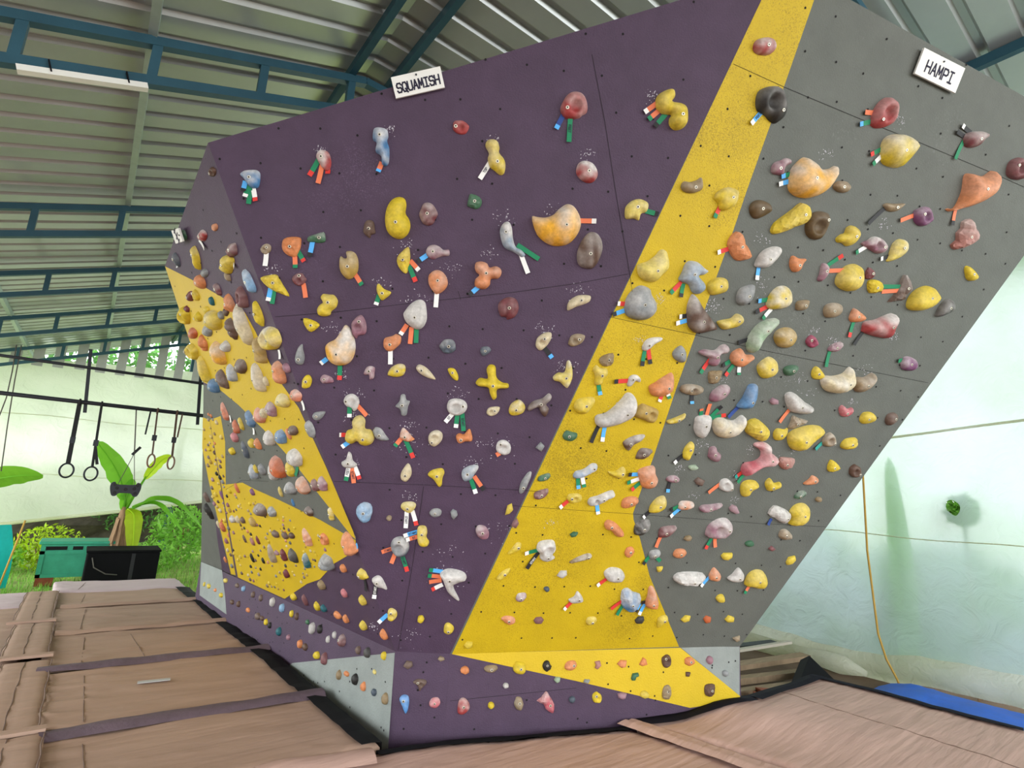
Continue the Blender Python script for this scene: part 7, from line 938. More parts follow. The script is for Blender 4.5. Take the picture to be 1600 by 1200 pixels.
[0,[0.4097,1.2012,0.4478,1.1117],0.026,"gw","","green route tape with white tip under the pale blue-grey cap hold"],
[0,[0.4299,1.2172,0.4949,1.1353],0.026,"ok","","orange route tape with black tip under the pale blue-grey cap hold"],
[1,[0.6007,1.2946,0.6178,1.2201],0.026,"gl","","green route tape with light blue tip under the blue-white peanut hold"],
[1,[0.6292,1.2978,0.6539,1.2334],0.026,"wg","","white route tape with green tip under the blue-white peanut hold"],
[0,[0.5573,1.3772,0.5716,1.3579],0.026,"o","","orange route tape under the white chalk-caked ring hold"],
[1,[2.7996,2.3319,2.7453,2.3185],0.026,"g","","green route tape beside the purple apple-shaped hold"],
[1,[2.4095,2.7752,2.5384,2.7964],0.026,"g","","green route tape beside the yellow cube hold"],
[1,[2.4203,2.7427,2.5433,2.7709],0.026,"o","","orange route tape beside the yellow cube hold"],
[0,[-0.5426,2.5194,-0.5558,2.4363],0.026,"lk","","light blue route tape with black tip under the dark green jagged hold"],
[1,[2.2786,2.533,2.2733,2.4207],0.026,"gr","","green route tape with red tip under the small orange triangle hold"],
[1,[0.8412,2.1469,0.8429,2.0419],0.026,"gk","","green route tape with black tip under the white chalked ridge hold"],
[1,[0.8593,2.1533,0.8941,2.0614],0.026,"rk","","red route tape with black tip under the white chalked ridge hold"],
[0,[-0.3205,1.2293,-0.3327,1.1437],0.026,"wg","FEET","white route tape with green tip under the white thorn hold"],
[0,[-0.3028,1.2267,-0.2849,1.1316],0.026,"o","START","orange route tape under the white thorn hold"],
[0,[-0.2835,1.2305,-0.2521,1.1591],0.026,"wr","","white route tape with red tip under the white thorn hold"],
[1,[2.3651,1.688,2.3071,1.6293],0.026,"t","","teal route tape beside the tan pyramid knob hold"],
[0,[-0.5921,2.2889,-0.5749,2.2107],0.026,"o","","orange route tape under the maroon ball with two bolts hold"],
[1,[1.2962,0.9084,1.2742,0.83],0.026,"o","","orange route tape under the dusky red wedge hold"],
[0,[-0.17,2.2557,-0.1844,2.1994],0.026,"gw","","green route tape with white tip under the small yellow three-cornered hold"],
[1,[1.299,1.5042,1.2377,1.4402],0.026,"kw","","black route tape with white tip beside the upright yellow oval hold"],
[1,[1.6405,1.321,1.5561,1.252],0.026,"o","","orange route tape beside the small white ring hold"],
[2,[-0.8805,1.5903,-0.8841,1.5464],0.026,"w","","white route tape under the blue wavy hold"],
[1,[2.2317,3.2394,2.1299,3.1191],0.026,"k","","black route tape beside the flat tan sliver hold"],
[2,[-1.2583,1.7131,-1.2539,1.6602],0.026,"w","","white route tape under the long salmon hold"],
[0,[0.0351,0.9639,0.0347,0.8618],0.026,"w","START","white route tape under the pale yellow scoop hold"],
[0,[0.0682,0.9732,0.0992,0.8837],0.026,"wr","","white route tape with red tip under the pale yellow scoop hold"],
[1,[1.9352,2.8251,2.0184,2.906],0.026,"gr","","green route tape with red tip beside the thin mauve ear-shaped hold"],
[1,[1.9537,2.7982,2.0721,2.8229],0.026,"o","","orange route tape beside the thin mauve ear-shaped hold"],
[2,[-0.3712,1.2984,-0.4383,1.2356],0.026,"g","","green route tape under the yellow bag-shaped hold"],
[0,[-0.138,0.4614,-0.1445,0.3758],0.026,"kw","START","black route tape with white tip under the grey-white claw on the corner hold"],
[0,[-0.0143,1.4246,-0.0496,1.3779],0.026,"og","","orange route tape with green tip under the chalky orange sail hold"],
[0,[0.0101,1.4161,0.062,1.3125],0.026,"gr","","green route tape with red tip under the chalky orange sail hold"],
[2,[-0.503,2.8426,-0.4452,2.7713],0.026,"w","","white route tape under the red egg with chalk top hold"],
[2,[0.0558,1.7182,0.0683,1.6634],0.026,"w","","white route tape under the salmon egg by the corner hold"],
[1,[0.5795,1.1348,0.5222,1.0819],0.026,"rw","","red route tape with white tip beside the yellow dish with hollow hold"],
[1,[1.3753,1.1377,1.3059,1.1074],0.026,"gk","","green route tape with black tip beside the orange and white fang hold"],
[1,[1.3833,1.1199,1.3193,1.0607],0.026,"lw","","light blue route tape with white tip beside the orange and white fang hold"],
[1,[0.7615,0.3923,0.7148,0.3408],0.026,"rw","","red route tape with white tip beside the white cat-ear hold"],
[1,[2.1667,2.3174,2.1672,2.2051],0.026,"g","","green route tape under the small pale ridge hold"],
[1,[0.7835,1.9396,0.6878,1.9259],0.026,"rk","","red route tape with black tip beside the little white chalked crescent hold"],
[0,[-0.057,0.2634,-0.1117,0.2099],0.026,"lw","","light blue route tape with white tip beside the yellow ball low on the corner hold"],
[2,[-0.0302,0.5275,-0.0535,0.4407],0.026,"k","","black route tape under the yellow lemon on purple hold"],
[0,[-0.7938,2.4404,-0.7974,2.3683],0.026,"w","","white route tape under the small olive round hold"],
[1,[1.2591,0.7629,1.2126,0.6969],0.026,"gk","","green route tape with black tip under the small grey hood-shaped hold"],
[1,[1.2894,0.7608,1.3369,0.7247],0.026,"g","","green route tape under the small grey hood-shaped hold"],
[2,[-1.0479,2.8374,-1.0543,2.8084],0.026,"w","","white route tape under the dark grey thorn hold"],
[1,[1.2493,1.3133,1.2486,1.236],0.026,"kl","","black route tape with light blue tip under the small mauve cap hold"]]
# ------------------------------------------------------------------ ground, roof
def struct(o): o['kind']='structure'; return o
FZ=-.25
struct(mesh('floor',[(-14,-14,FZ),(9,-14,FZ),(9,9.6,FZ),(-14,9.6,FZ)],[(0,1,2,3)],M['soil']))
struct(mesh('ground_yard',[(-14,9.6,FZ-.01),(9,9.6,FZ-.01),(9,30,FZ-.01),(-14,30,FZ-.01)],[(0,1,2,3)],M['lawn']))
struct(mesh('ground_outside',[(9,-14,FZ-.02),(40,-14,FZ-.02),(40,30,FZ-.02),(9,30,FZ-.02)],[(0,1,2,3)],M['lawn']))
RXX,RZ0,TANL=1.25,4.9,math.tan(math.radians(19.5))
def roofz(x): return RZ0-(RXX-x)*TANL if x<RXX else RZ0
Y0,Y1=-6.0,15.9
prof=[]   # corrugation profile along y
y=Y0; P_=.25
while y<Y1: prof+=[(y,0),(y+.155,0),(y+.175,.03),(y+.215,.03),(y+.235,0)]; y+=P_
def sheet_roof(name,xa,xb):
    v=[];f=[]
    for yy,h in prof: v+=[(xa,yy,roofz(xa)+h),(xb,yy,roofz(xb)+h)]
    n=len(prof)
    for i in range(n-1): f.append((2*i,2*i+1,2*i+3,2*i+2))
    return struct(mesh(name,v,f,M['roof']))
sheet_roof('ceiling_left',RXX,-4.2); sheet_roof('ceiling_right',RXX,9.2)
# purlins
for x,lab in ((-.14,'pale grey roof beam running along the left slope above the trusses'),(-1.4,'roof beam at the far left edge of the left roof slope'),(1.13,'teal roof beam just left of the roof ridge'),(1.45,'teal roof beam just right of the roof ridge'),(4.63,'dark teal roof beam above the small white board on the grey overhang')):
    z=roofz(x)-.045; b=MB((x,Y0,z)); b.bar((x,Y0,z),(x,Y1-.1,z),.05,.08)
    tag(b.build('roof_purlin',M['galv'] if x in(-.14,-1.4) else M['teal']),lab,'beam','roof beams along the shed')
# trusses
TY=[(1.08,'teal roof truss nearest the viewer, above the grey overhang'),(3.87,'teal roof truss that carries the white tube light'),(6.75,'second teal roof truss behind the tube light'),(9.0,'third teal roof truss behind the tube light'),(11.5,'fourth teal roof truss behind the tube light'),(14.3,'farthest teal roof truss above the grey hanging strips')]
for Yt,lab in TY:
    xl=-3.9; xr=8.9
    t=empty('roof_truss',(RXX,Yt,roofz(RXX)-.12),lab,'truss','teal roof trusses'); B0=t.location
    dt,db=.115,.40; w=.06
    m=MB(B0); m.bar((xl,Yt,roofz(xl)-dt),(RXX,Yt,RZ0-dt),w,w); m.bar((RXX,Yt,RZ0-dt),(xr,Yt,RZ0-dt),w,w); m.build('top_chord',M['teal'],t)
    m=MB(B0); m.bar((xl,Yt,roofz(xl)-db),(RXX,Yt,RZ0-db),w,w)
    if Yt>2: m.bar((RXX,Yt,RZ0-db),(xr,Yt,RZ0-db),w,w)
    m.build('bottom_chord',M['teal'],t)
    xs=[-.72+.62*k for k in range(-4,5)] if Yt<5 else [-.17+.66*k for k in range(-5,4)]
    if Yt<2: xs=[x for x in xs if x<.8]
    for x in xs:
        m=MB(B0); m.bar((x,Yt,roofz(x)-db),(x,Yt,roofz(x)-dt),w*.9,w*.9,(0,1,0)); m.build('strut',M['teal'],t)
# tube light
def L_(x): return roofz(x)-.40
t=empty('tube_light',(-.40,3.87,L_(-.4)-.05),'white tube light tied under the nearest left roof truss','lamp')
ax=Vector((1,0,TANL)).normalized(); az=Vector((-TANL,0,1)).normalized()
m=MB(t.location); m.box(Vector((-.40,3.85,L_(-.4)-.055)),(.62,.05,.035),(ax,Vector((0,1,0)),az)); m.build('housing',mat('lamp_housing',(232,232,226),.5),t)
for k in (-.17,.2):
    m=MB(t.location); c=Vector((-.40,3.86,L_(-.4)-.02))+ax*k; m.box(c,(.008,.085,.07),(ax,Vector((0,1,0)),az)); m.build('cable_tie',M['black'],t)

# ------------------------------------------------------------------ climbing wall
wall=empty('climbing_wall',(2.04,3.19,FZ),'freestanding climbing wall with purple, yellow and grey overhanging faces','climbing wall')
BASE=Vector(wall.location)
FRM={k:[Vector(v) for v in q] for k,q in zip(['F','R','L','S','KL','KF','KR'],FRAMES)}
KEYS=['F','R','L','S','KL','KF','KR']
PN={'F':('front_panel',None),'R':('right_panel','yellow and grey overhanging panel'),'L':('side_panel','oblique side panel with yellow and grey bands'),'S':('end_panel',None),'KL':('side_kickboard',None),'KF':('corner_kickboard',None),'KR':('right_kickboard',None)}
def to3(k,u,v,h=0): O,U,V,N=FRM[k]; return O+U*u+V*v+N*h
PANEL={}
for k,(base,poly,over) in PAINT.items():
    mb=MB(BASE); n=len(poly)
    a=[to3(k,*p) for p in poly]; b=[to3(k,*p,-.022) for p in poly]
    nrm=(a[1]-a[0]).cross(a[2]-a[1])
    if nrm.dot(FRM[k][3])<0: a.reverse(); b.reverse()
    mb.add(a,[tuple(range(n))],0); mb.add(b,[tuple(range(n-1,-1,-1))],3)
    for i in range(n): mb.add([a[i],b[i],b[(i+1)%n],a[(i+1)%n]],[(0,1,2,3)],3)
    idx={'purple':0,'yellow':1,'grey':2,'greylit':5,'yellowclean':6}
    mb.m[0]=idx[base]
    for j,(c,pl) in enumerate(over):
        B=np.array(pl); ar=sum(B[i-1][0]*B[i][1]-B[i][0]*B[i-1][1] for i in range(len(B)))
        if ar<0: B=B[::-1]
        vs,fs=fill(B,np.zeros((0,2)))
        mb.add([to3(k,x,y,.0008+.0003*j) for x,y in vs],fs,idx[c])
    for s in SEAMS[k]:
        for i in range(len(s)-1):
            p,q=Vector(s[i]),Vector(s[i+1]); d=(q-p).normalized(); pr=Vector((-d.y,d.x))*.0011
            mb.add([to3(k,*(p-pr),.002),to3(k,*(q-pr),.002),to3(k,*(q+pr),.002),to3(k,*(p+pr),.002)],[(0,1,2,3)],4)
    o=mb.build(PN[k][0],[M['purple'],M['yellow'],M['grey'],M['ply'],M['dark'],M['greylit'],M['yellowclean']],wall); PANEL[k]=o
    if PN[k][1]: o['label']=PN[k][1]
    if k in BOLT_HOLES:
        hb=MB(BASE)
        for u,v in BOLT_HOLES[k]:
            r=.0065; hb.add([to3(k,u+r*math.cos(t*.785),v+r*math.sin(t*.785),.0024) for t in range(8)],[tuple(range(8))])
        tag(hb.build('bolt_holes',M['dark'],o),kind='stuff')
    if k in CHALK:
        cb=MB(BASE)
        for u,v,r in CHALK[k]:
            for _ in range(26):
                rr=r*math.sqrt(random.random())*random.choice([.7,1,1.2]); an=random.uniform(.2,3.0) if random.random()<.75 else random.uniform(0,6.28)
                cu,cv=u+rr*math.cos(an),v+rr*math.sin(an)*.9; s=random.uniform(.0008,.0030); st=random.uniform(1,2.5); a2=random.uniform(0,3.14); ca,sa=math.cos(a2),math.sin(a2)
                q=[]
                for t in range(5):
                    x,y=s*st*math.cos(t*1.257)*random.uniform(.6,1.2),s*math.sin(t*1.257)*random.uniform(.6,1.2); q.append(to3(k,cu+x*ca-y*sa,cv+x*sa+y*ca,.0028))
                cb.add(q,[(0,1,2,3,4)])
        tag(cb.build('chalk_marks',M['chalk'],o),kind='stuff')

# ------------------------------------------------------------------ holds
bm_=MB(); n=12
for r0,r1,h0,h1,mi in ((.0105,.0105,0,.004,0),(.0105,.0085,.004,.0055,0)):
    bm_.add([(r0*math.cos(6.283*k/n),r0*math.sin(6.283*k/n),h0) for k in range(n)]+[(r1*math.cos(6.283*k/n),r1*math.sin(6.283*k/n),h1) for k in range(n)],[(k,(k+1)%n,n+(k+1)%n,n+k) for k in range(n)],mi)
bm_.add([(.0085*math.cos(6.283*k/n),.0085*math.sin(6.283*k/n),.0055) for k in range(n)]+[(.0055*math.cos(6.283*k/n),.0055*math.sin(6.283*k/n),.0055) for k in range(n)],[(k,(k+1)%n,n+(k+1)%n,n+k) for k in range(n)],0)
bm_.add([(.0055*math.cos(6.283*k/6),.0055*math.sin(6.283*k/6),.0052) for k in range(6)],[tuple(range(6))],1)
BOLT_ME=bpy.data.meshes.new('bolt'); BOLT_ME.from_pydata([tuple(v) for v in bm_.v],[],bm_.f); BOLT_ME.materials.append(M['bolt']); BOLT_ME.materials.append(M['socket']); BOLT_ME.polygons.foreach_set('material_index',bm_.m)
def setcol(me,cols):
    a=me.color_attributes.new('Col','FLOAT_COLOR','POINT'); a.data.foreach_set('color',np.array(cols,dtype=np.float32).ravel())
def hold_geo(fl,H,st,ch,col,seed):
    B=np.array(fl,float).reshape(-1,2)/1000
    A=.5*np.sum(B[:,0]*np.roll(B[:,1],-1)-np.roll(B[:,0],-1)*B[:,1])
    if A<0: B=B[::-1]
    sub=2 if st=='r' else 4
    B=catmull(B,sub)
    A=abs(.5*np.sum(B[:,0]*np.roll(B[:,1],-1)-np.roll(B[:,0],-1)*B[:,1])); sz=math.sqrt(A)
    g=sz/(7 if st=='r' else (11 if sz>.09 else 8)); lo,hi=B.min(0),B.max(0)
    gx,gy=np.meshgrid(np.arange(lo[0],hi[0],g),np.arange(lo[1],hi[1],g)); gx=gx+((np.arange(gx.shape[0])%2)*g/2)[:,None]
    I=np.stack([gx.ravel(),gy.ravel()],1); I=I[inside(I,B)]
    d=seg_dist(I,B) if len(I) else np.zeros(0); I=I[d>.09*sz]
    T=np.roll(B,-1,0)-np.roll(B,1,0); T/=np.linalg.norm(T,axis=1)[:,None]+1e-9; R=B+np.stack([-T[:,1],T[:,0]],1)*.035*sz
    R=R[inside(R,B)]; R=R[seg_dist(R,B)>.022*sz]
    vs,fs=fill(B,np.concatenate([R,I]) if len(I) else R)
    d=seg_dist(vs,B); dm=d.max(); t=np.clip(d/dm,0,1)
    h=H*np.power(1-np.power(1-t,2.1),.55); d0=d<1e-6; h[d0]=0
    so=seed*7.13; V=np.array([noise.noise(Vector((p[0]/sz*1.4+so,p[1]/sz*1.4,so))) for p in vs]); V2=np.array([noise.noise(Vector((p[0]/sz*3.4,p[1]/sz*3.4+so,so))) for p in vs])
    h*=1+.22*V+(.38*V2 if st=='r' else .08*V2)
    h*=1-.22*(vs[:,1]/(max(hi[1],1e-3)))*(1 if seed%3 else -.6)
    if st=='f':
        an=seed*1.9; s=np.sin((vs[:,0]*math.cos(an)+vs[:,1]*math.sin(an))/sz*15); h*=1-.28*np.clip(s,0,1)**2
    if st=='p':
        j=int(np.argmax(t)); pc=vs[j]+np.array([0,-.1*dm]); r=np.linalg.norm(vs-pc,axis=1)/(.5*dm); h-=.8*H*np.exp(-r**4)
    h=np.maximum(h,0.); h[d0]=-.002
    c=np.array(lin(col)[:3]); w=np.array(lin((214,210,206))[:3])
    cf=np.clip(ch*(.8+.8*vs[:,1]/max(hi[1],1e-3)+1.1*V2+.8*V),0,.92)[:,None]
    cols=np.concatenate([c*(1-cf)+w*cf,np.ones((len(vs),1))],1)
    if st=='p': tt=np.where(np.linalg.norm(vs-pc,axis=1)>.75*dm,t,-1)
    else: tt=t
    j=int(np.argmax(tt))
    return np.concatenate([vs,h[:,None]],1),fs,cols,(vs[j][0],vs[j][1],h[j]),sz
def frame_mat(k,u,v):
    O,U,V,N=FRM[k]; m=Matrix((U,V,N)).transposed().to_4x4(); m.translation=to3(k,u,v); return m
for i,(ki,u,v,H,st,ch,col,fl,lab,surf) in enumerate(HOLDS):
    k=KEYS[ki]; vs,fs,cols,bp,sz=hold_geo(fl,H,st,ch,col,i)
    o=mesh('climbing_hold',vs,fs,M['hold'],smooth=(st!='r')); setcol(o.data,cols); o.matrix_world=frame_mat(k,u,v)
    tag(o,lab,'climbing hold','climbing holds on the '+surf)
    if sz>.036:
        b=bpy.data.objects.new('bolt',BOLT_ME); link(b,o); s=.88 if sz>.06 else .72; b.location=(bp[0],bp[1],bp[2]-.0025); b.scale=(s,s,s)
sb=[];sf=[];sc=[]
for i,(ki,u,v,H,st,ch,col,fl) in enumerate(SMALL_HOLDS):
    k=KEYS[ki]; B=np.array(fl,float).reshape(-1,2)/1000; n=len(B); o0=len(sb)
    c=np.array(lin(col)[:3]); w=np.array(lin((214,210,206))[:3]); c=c*(1-ch*.7)+w*ch*.7
    for s_,h in ((1,-.001),(.93,.45),(.7,.85)):
        for p in B: sb.append(tuple(to3(k,u+p[0]*s_,v+p[1]*s_,h*H if h>0 else h)))
    sb.append(tuple(to3(k,u,v,H)))
    for r in range(2):
        for q in range(n): q2=(q+1)%n; sf.append((o0+r*n+q,o0+r*n+q2,o0+r*n+n+q2,o0+r*n+n+q))
    for q in range(n): sf.append((o0+2*n+q,o0+2*n+(q+1)%n,o0+3*n))
    sc+=[(*c,1)]*(3*n+1)
o=mesh('small_climbing_holds',sb,sf,M['hold'],smooth=True); setcol(o.data,sc)
tag(o,'dozens of tiny coloured holds dotted over the side wall and kickboards','climbing holds',kind='stuff')

# ------------------------------------------------------------------ lettering by strokes
GL={'S':[[(1,.82),(.8,1),(.2,1),(0,.82),(0,.62),(.2,.5),(.8,.5),(1,.38),(1,.18),(.8,0),(.2,0),(0,.18)]],'Q':[[(.25,0),(0,.25),(0,.75),(.25,1),(.75,1),(1,.75),(1,.25),(.75,0),(.25,0)],[(.6,.3),(1.05,-.12)]],'U':[[(0,1),(0,.22),(.22,0),(.78,0),(1,.22),(1,1)]],'A':[[(0,0),(.5,1),(1,0)],[(.2,.36),(.8,.36)]],'M':[[(0,0),(.08,1),(.5,.3),(.92,1),(1,0)]],'I':[[(.5,0),(.5,1)],[(.1,1),(.9,1)],[(.1,0),(.9,0)]],'H':[[(0,0),(0,1)],[(1,0),(1,1)],[(0,.5),(1,.5)]],'P':[[(0,0),(0,1),(.75,1),(1,.85),(1,.6),(.75,.46),(0,.46)]],'T':[[(.5,0),(.5,1)],[(0,1),(1,1)]],'R':[[(0,0),(0,1),(.75,1),(1,.85),(1,.6),(.75,.46),(0,.46)],[(.5,.46),(1,0)]],'O':[[(.25,0),(0,.25),(0,.75),(.25,1),(.75,1),(1,.75),(1,.25),(.75,0),(.25,0)]],'F':[[(0,0),(0,1),(1,1)],[(0,.52),(.75,.52)]],'E':[[(1,0),(0,0),(0,1),(1,1)],[(0,.52),(.8,.52)]]}
def letters(txt,cw,chh,gap,sw,place):
    """place(x,y)->3D; returns strokes as one MB-style list centred on 0"""
    vs=[];fs=[]; tot=len(txt)*cw+(len(txt)-1)*gap; x0=-tot/2
    for c in txt:
        for st in GL[c]:
            for i in range(len(st)-1):
                p=Vector((x0+st[i][0]*cw,(st[i][1]-.5)*chh)); q=Vector((x0+st[i+1][0]*cw,(st[i+1][1]-.5)*chh)); d=(q-p).normalized(); e=d*sw*.45; r=Vector((-d.y,d.x))*sw/2
                n=len(vs)
                for a in (p-e-r,q+e-r,q+e+r,p-e+r): vs.append(place(a.x,a.y))
                fs.append((n,n+1,n+2,n+3))
        x0+=cw+gap
    return vs,fs
def board(name,corners,txt,label,cw,chh,gap,sw,dy=0):
    c=[Vector(p) for p in corners]; cen=sum(c,Vector())/4; ux=((c[1]-c[0])+(c[2]-c[3]))/2; uy=((c[3]-c[0])+(c[2]-c[1]))/2
    wd,hg=ux.length,uy.length; ux.normalize(); nn=ux.cross(uy).normalized(); uy=nn.cross(ux)
    t=empty(name,cen,label,'sign'); m=MB(cen); m.box(cen,(wd,hg,.012),(ux,uy,nn)); m.build('board',M['white'],t)
    if txt:
        vs,fs=letters(txt,cw*wd,chh*hg,gap*wd,sw*hg,lambda x,y: cen+ux*x+uy*(y+dy*hg)+nn*.0072); m=MB(cen); m.add(vs,fs); m.build('lettering',M['ink'],t)
    m=MB(cen); m.tube([cen+uy*hg*.36+nn*.006,cen+uy*hg*.36+nn*.011],.005,8); m.build('screw',M['steel'],t)
    m=MB(cen); m.tube([cen-nn*.03,cen-nn*.005],.012,8); m.build('mount',M['steel'],t)
    return t
board('sign_board',PT['sign_squamish'],'SQUAMISH','white sign board lettered SQUAMISH at the top of the purple overhang',.084,.42,.026,.08,-.07)
board('sign_board',PT['sign_hampi'],'HAMPI','white sign board lettered HAMPI at the top of the grey overhang',.10,.42,.036,.07,-.06)
t=board('sign_board',PT['sign_left'],'','small white sign board with dark scribble seen edge-on at top of side wall',0,0,0,0)
c=[Vector(p) for p in PT['sign_left']]; cen=sum(c,Vector())/4; ux=(c[1]-c[0]).normalized(); nn=ux.cross(c[3]-c[0]).normalized(); uy=nn.cross(ux)
m=MB(cen)
for a,b in (((-.05,.02),(-.02,-.03)),((-.02,.03),(.02,-.02)),((.02,.03),(.05,-.01)),((-.04,-.02),(.03,.01))): m.bar(cen+ux*a[0]+uy*a[1]+nn*.008,cen+ux*b[0]+uy*b[1]+nn*.008,.008,.001,nn)
m.build('lettering',M['ink'],t)
# route tapes
for i,(ki,(ax_,ay_,bx_,by_),wd,col,txt,lab) in enumerate(TAGS):
    k=KEYS[ki]; p=Vector((ax_,ay_)); q=Vector((bx_,by_)); d=q-p; L=d.length; d.normalize(); r=Vector((-d.y,d.x)); cut=.72 if len(col)>1 else 1
    base=to3(k,*p,.0035); mb=MB(base); th=.0012
    if abs(d.x)>abs(d.y): pass
    def strip(t0,t1,mi):
        N=4
        for s in range(N):
            a,b=t0+(t1-t0)*s/N,t0+(t1-t0)*(s+1)/N
            ha,hb=.003+.012*a*a,.003+.012*b*b
            P=[p+d*(L*a)-r*wd/2,p+d*(L*b)-r*wd/2,p+d*(L*b)+r*wd/2,p+d*(L*a)+r*wd/2]; Hh=[ha,hb,hb,ha]
            lo=[to3(k,*x,h) for x,h in zip(P,Hh)]; hi=[to3(k,*x,h+th) for x,h in zip(P,Hh)]
            mb.add(lo+hi,[(3,2,1,0),(4,5,6,7),(0,1,5,4),(1,2,6,5),(2,3,7,6),(3,0,4,7)],mi)
    strip(0,cut,0)
    if cut<1: strip(cut,1,1)
    o=mb.build('route_tape',[TAPE[col[0]],TAPE[col[-1]]]); tag(o,lab,'tape','route tapes on the climbing wall')
    if txt:
        s=.045*.35; flip=1 if d.x>-.2 else -1
        dx,rx=(d,r) if d.x>=-.05 else (-d,-r)
        mid=p+d*(L*cut*.5); hm=.003+.012*(cut*.5)**2+.0035
        vs,fs=letters(txt,.0075,.013,.0028,.0026,lambda x,y: to3(k,*(mid+dx*x+rx*y),hm+.0022*abs(x)/.02))
        m=MB(base); m.add(vs,fs); m.build('lettering',M['ink'] if col[0]!='k' else M['white'],o)

# ------------------------------------------------------------------ mats
def mat_pad(name,poly,label,edges=(),cover='mat',th=.26,wr=.010,seed=0,zs=None,ew=.07,flaps=(),edgem='black',seams=()):
    """poly: CCW list of (x,y), zs: top height per corner"""
    P=np.array(poly,float); c=P.mean(0); zs=zs or [.1]*len(poly)
    Zc=np.array(zs)
    def zf(x,y):
        w_=1/((P[:,0]-x)**2+(P[:,1]-y)**2+.01)**1.5; return float((w_*Zc).sum()/w_.sum())
    base=Vector((c[0],c[1],FZ)); t=empty(name,base,label,'mat','padded floor mats')
    # densify outline
    B=[]
    for i in range(len(P)):
        p,q=P[i],P[(i+1)%len(P)]; m_=max(2,int(np.linalg.norm(q-p)/.07))
        for j in range(m_): B.append(p+(q-p)*j/m_)
    B=np.array(B); g=.05; lo,hi=B.min(0),B.max(0); gx,gy=np.meshgrid(np.arange(lo[0],hi[0],g),np.arange(lo[1],hi[1],g)); I=np.stack([gx.ravel(),gy.ravel()],1); I=I[inside(I,B)]; dd=seg_dist(I,B); I=I[dd>.03]
    R=[]
    T=np.roll(B,-1,0)-np.roll(B,1,0); T/=np.linalg.norm(T,axis=1)[:,None]+1e-9; R=B+np.stack([-T[:,1],T[:,0]],1)*.015; R=R[inside(R,B)]; R=R[seg_dist(R,B)>.008]
    vs,fs=fill(B,np.concatenate([R,I])); d=seg_dist(vs,B)
    V=[]
    def zsurf(x,y):
        f1=noise.noise(Vector((x*.9,y*5.5+.6*math.sin(x*2),seed*3.1))); f2=noise.noise(Vector((x*2.2+y*1.3,y*9,seed*5.7))); f3=noise.noise(Vector((x*.8,y*.8,seed)))
        fold=max(0,1-abs(f1)*5)**2
        return zf(x,y)+wr*(.8*fold+.5*f2+.9*f3)
    for (x,y),dd in zip(vs,d): V.append(Vector((x,y,zsurf(x,y)-.022*max(0,1-dd/.03)**2))-base)
    n=len(V); ok=[j for j in range(n) if d[j]<1e-6]
    # outline loop in order
    loop=[int(np.argmin(((vs-b)**2).sum(1))) for b in B]
    F=list(fs); bot=[]
    for j in loop: bot.append(len(V)); V.append(Vector((V[j].x,V[j].y,max(.005,V[j].z-th))))
    for i in range(len(loop)): i2=(i+1)%len(loop); F.append((loop[i2],loop[i],bot[i],bot[i2]))
    F.append(tuple(bot))
    mesh('cover',V,F,M[cover],t,smooth=True)
    for sl in seams:
        pts=[]
        for i in range(len(sl)-1):
            for j in range(8): s=j/8; x=sl[i][0]+(sl[i+1][0]-sl[i][0])*s; y=sl[i][1]+(sl[i+1][1]-sl[i][1])*s; pts.append((x,y,zsurf(x,y)+.001))
        m=MB(base); m.tube(pts,.0025,5); m.build('stitch_seam',M['seam'],t)
    for e in edges:
        p,q=P[e],P[(e+1)%len(P)]; dv=(q-p)/np.linalg.norm(q-p); inn=np.array([-dv[1],dv[0]]); m=MB(base); N=max(2,int(np.linalg.norm(q-p)/.1))
        for i in range(N):
            a=p+(q-p)*i/N; b=p+(q-p)*(i+1)/N; qd=[]
            for w_,zz in ((-.012,-.06),(-.012,.006),(ew*.5,.017),(ew,.016)):
                for s in (a,b):
                    xy=s+inn*w_; qd.append((xy[0],xy[1],zsurf(*xy)+zz+.004*noise.noise(Vector((xy[0]*3,xy[1]*3,2)))))
            m.add(qd,[(0,1,3,2),(2,3,5,4),(4,5,7,6)])
        m.build('edge_strip',M[edgem],t,True)
    for (p,q,w_,mm) in flaps:
        p=np.array(p);q=np.array(q);dv=(q-p)/np.linalg.norm(q-p); inn=np.array([-dv[1],dv[0]]); m=MB(base); N=24;K=4; vs=[];fs=[]
        for i in range(N+1):
            for j in range(K+1):
                xy=p+(q-p)*i/N+inn*(w_*(j/K-.5)); h=.02+.014*noise.noise(Vector((xy[0]*4,xy[1]*9,seed)))+.012*math.sin(j/K*math.pi)
                if j in(0,K): h-=.012
                vs.append((xy[0],xy[1],zf(*xy)+h))
        for i in range(N):
            for j in range(K): fs.append((i*(K+1)+j,(i+1)*(K+1)+j,(i+1)*(K+1)+j+1,i*(K+1)+j+1))
        m.add(vs,fs); m.build('seam_flap',M[mm],t,True)
    return t
def wx(y): return 1.66-.062*(y-3.2)-.02
ys=[3.30,4.24,5.47,6.62,7.76,8.74,9.5]
LN=['nearest','second nearest','third','fourth','fifth','farthest']
LB=['large smooth brown floor mat in front beside the purple corner','brown floor mat with small grey patch beside the side wall','brown floor mat behind the farther purple-grey flap','creased brown floor mat second from the back beside the side wall','tan floor mat with black edge far along the side wall','pale mauve mat strip at the far end before the black box']
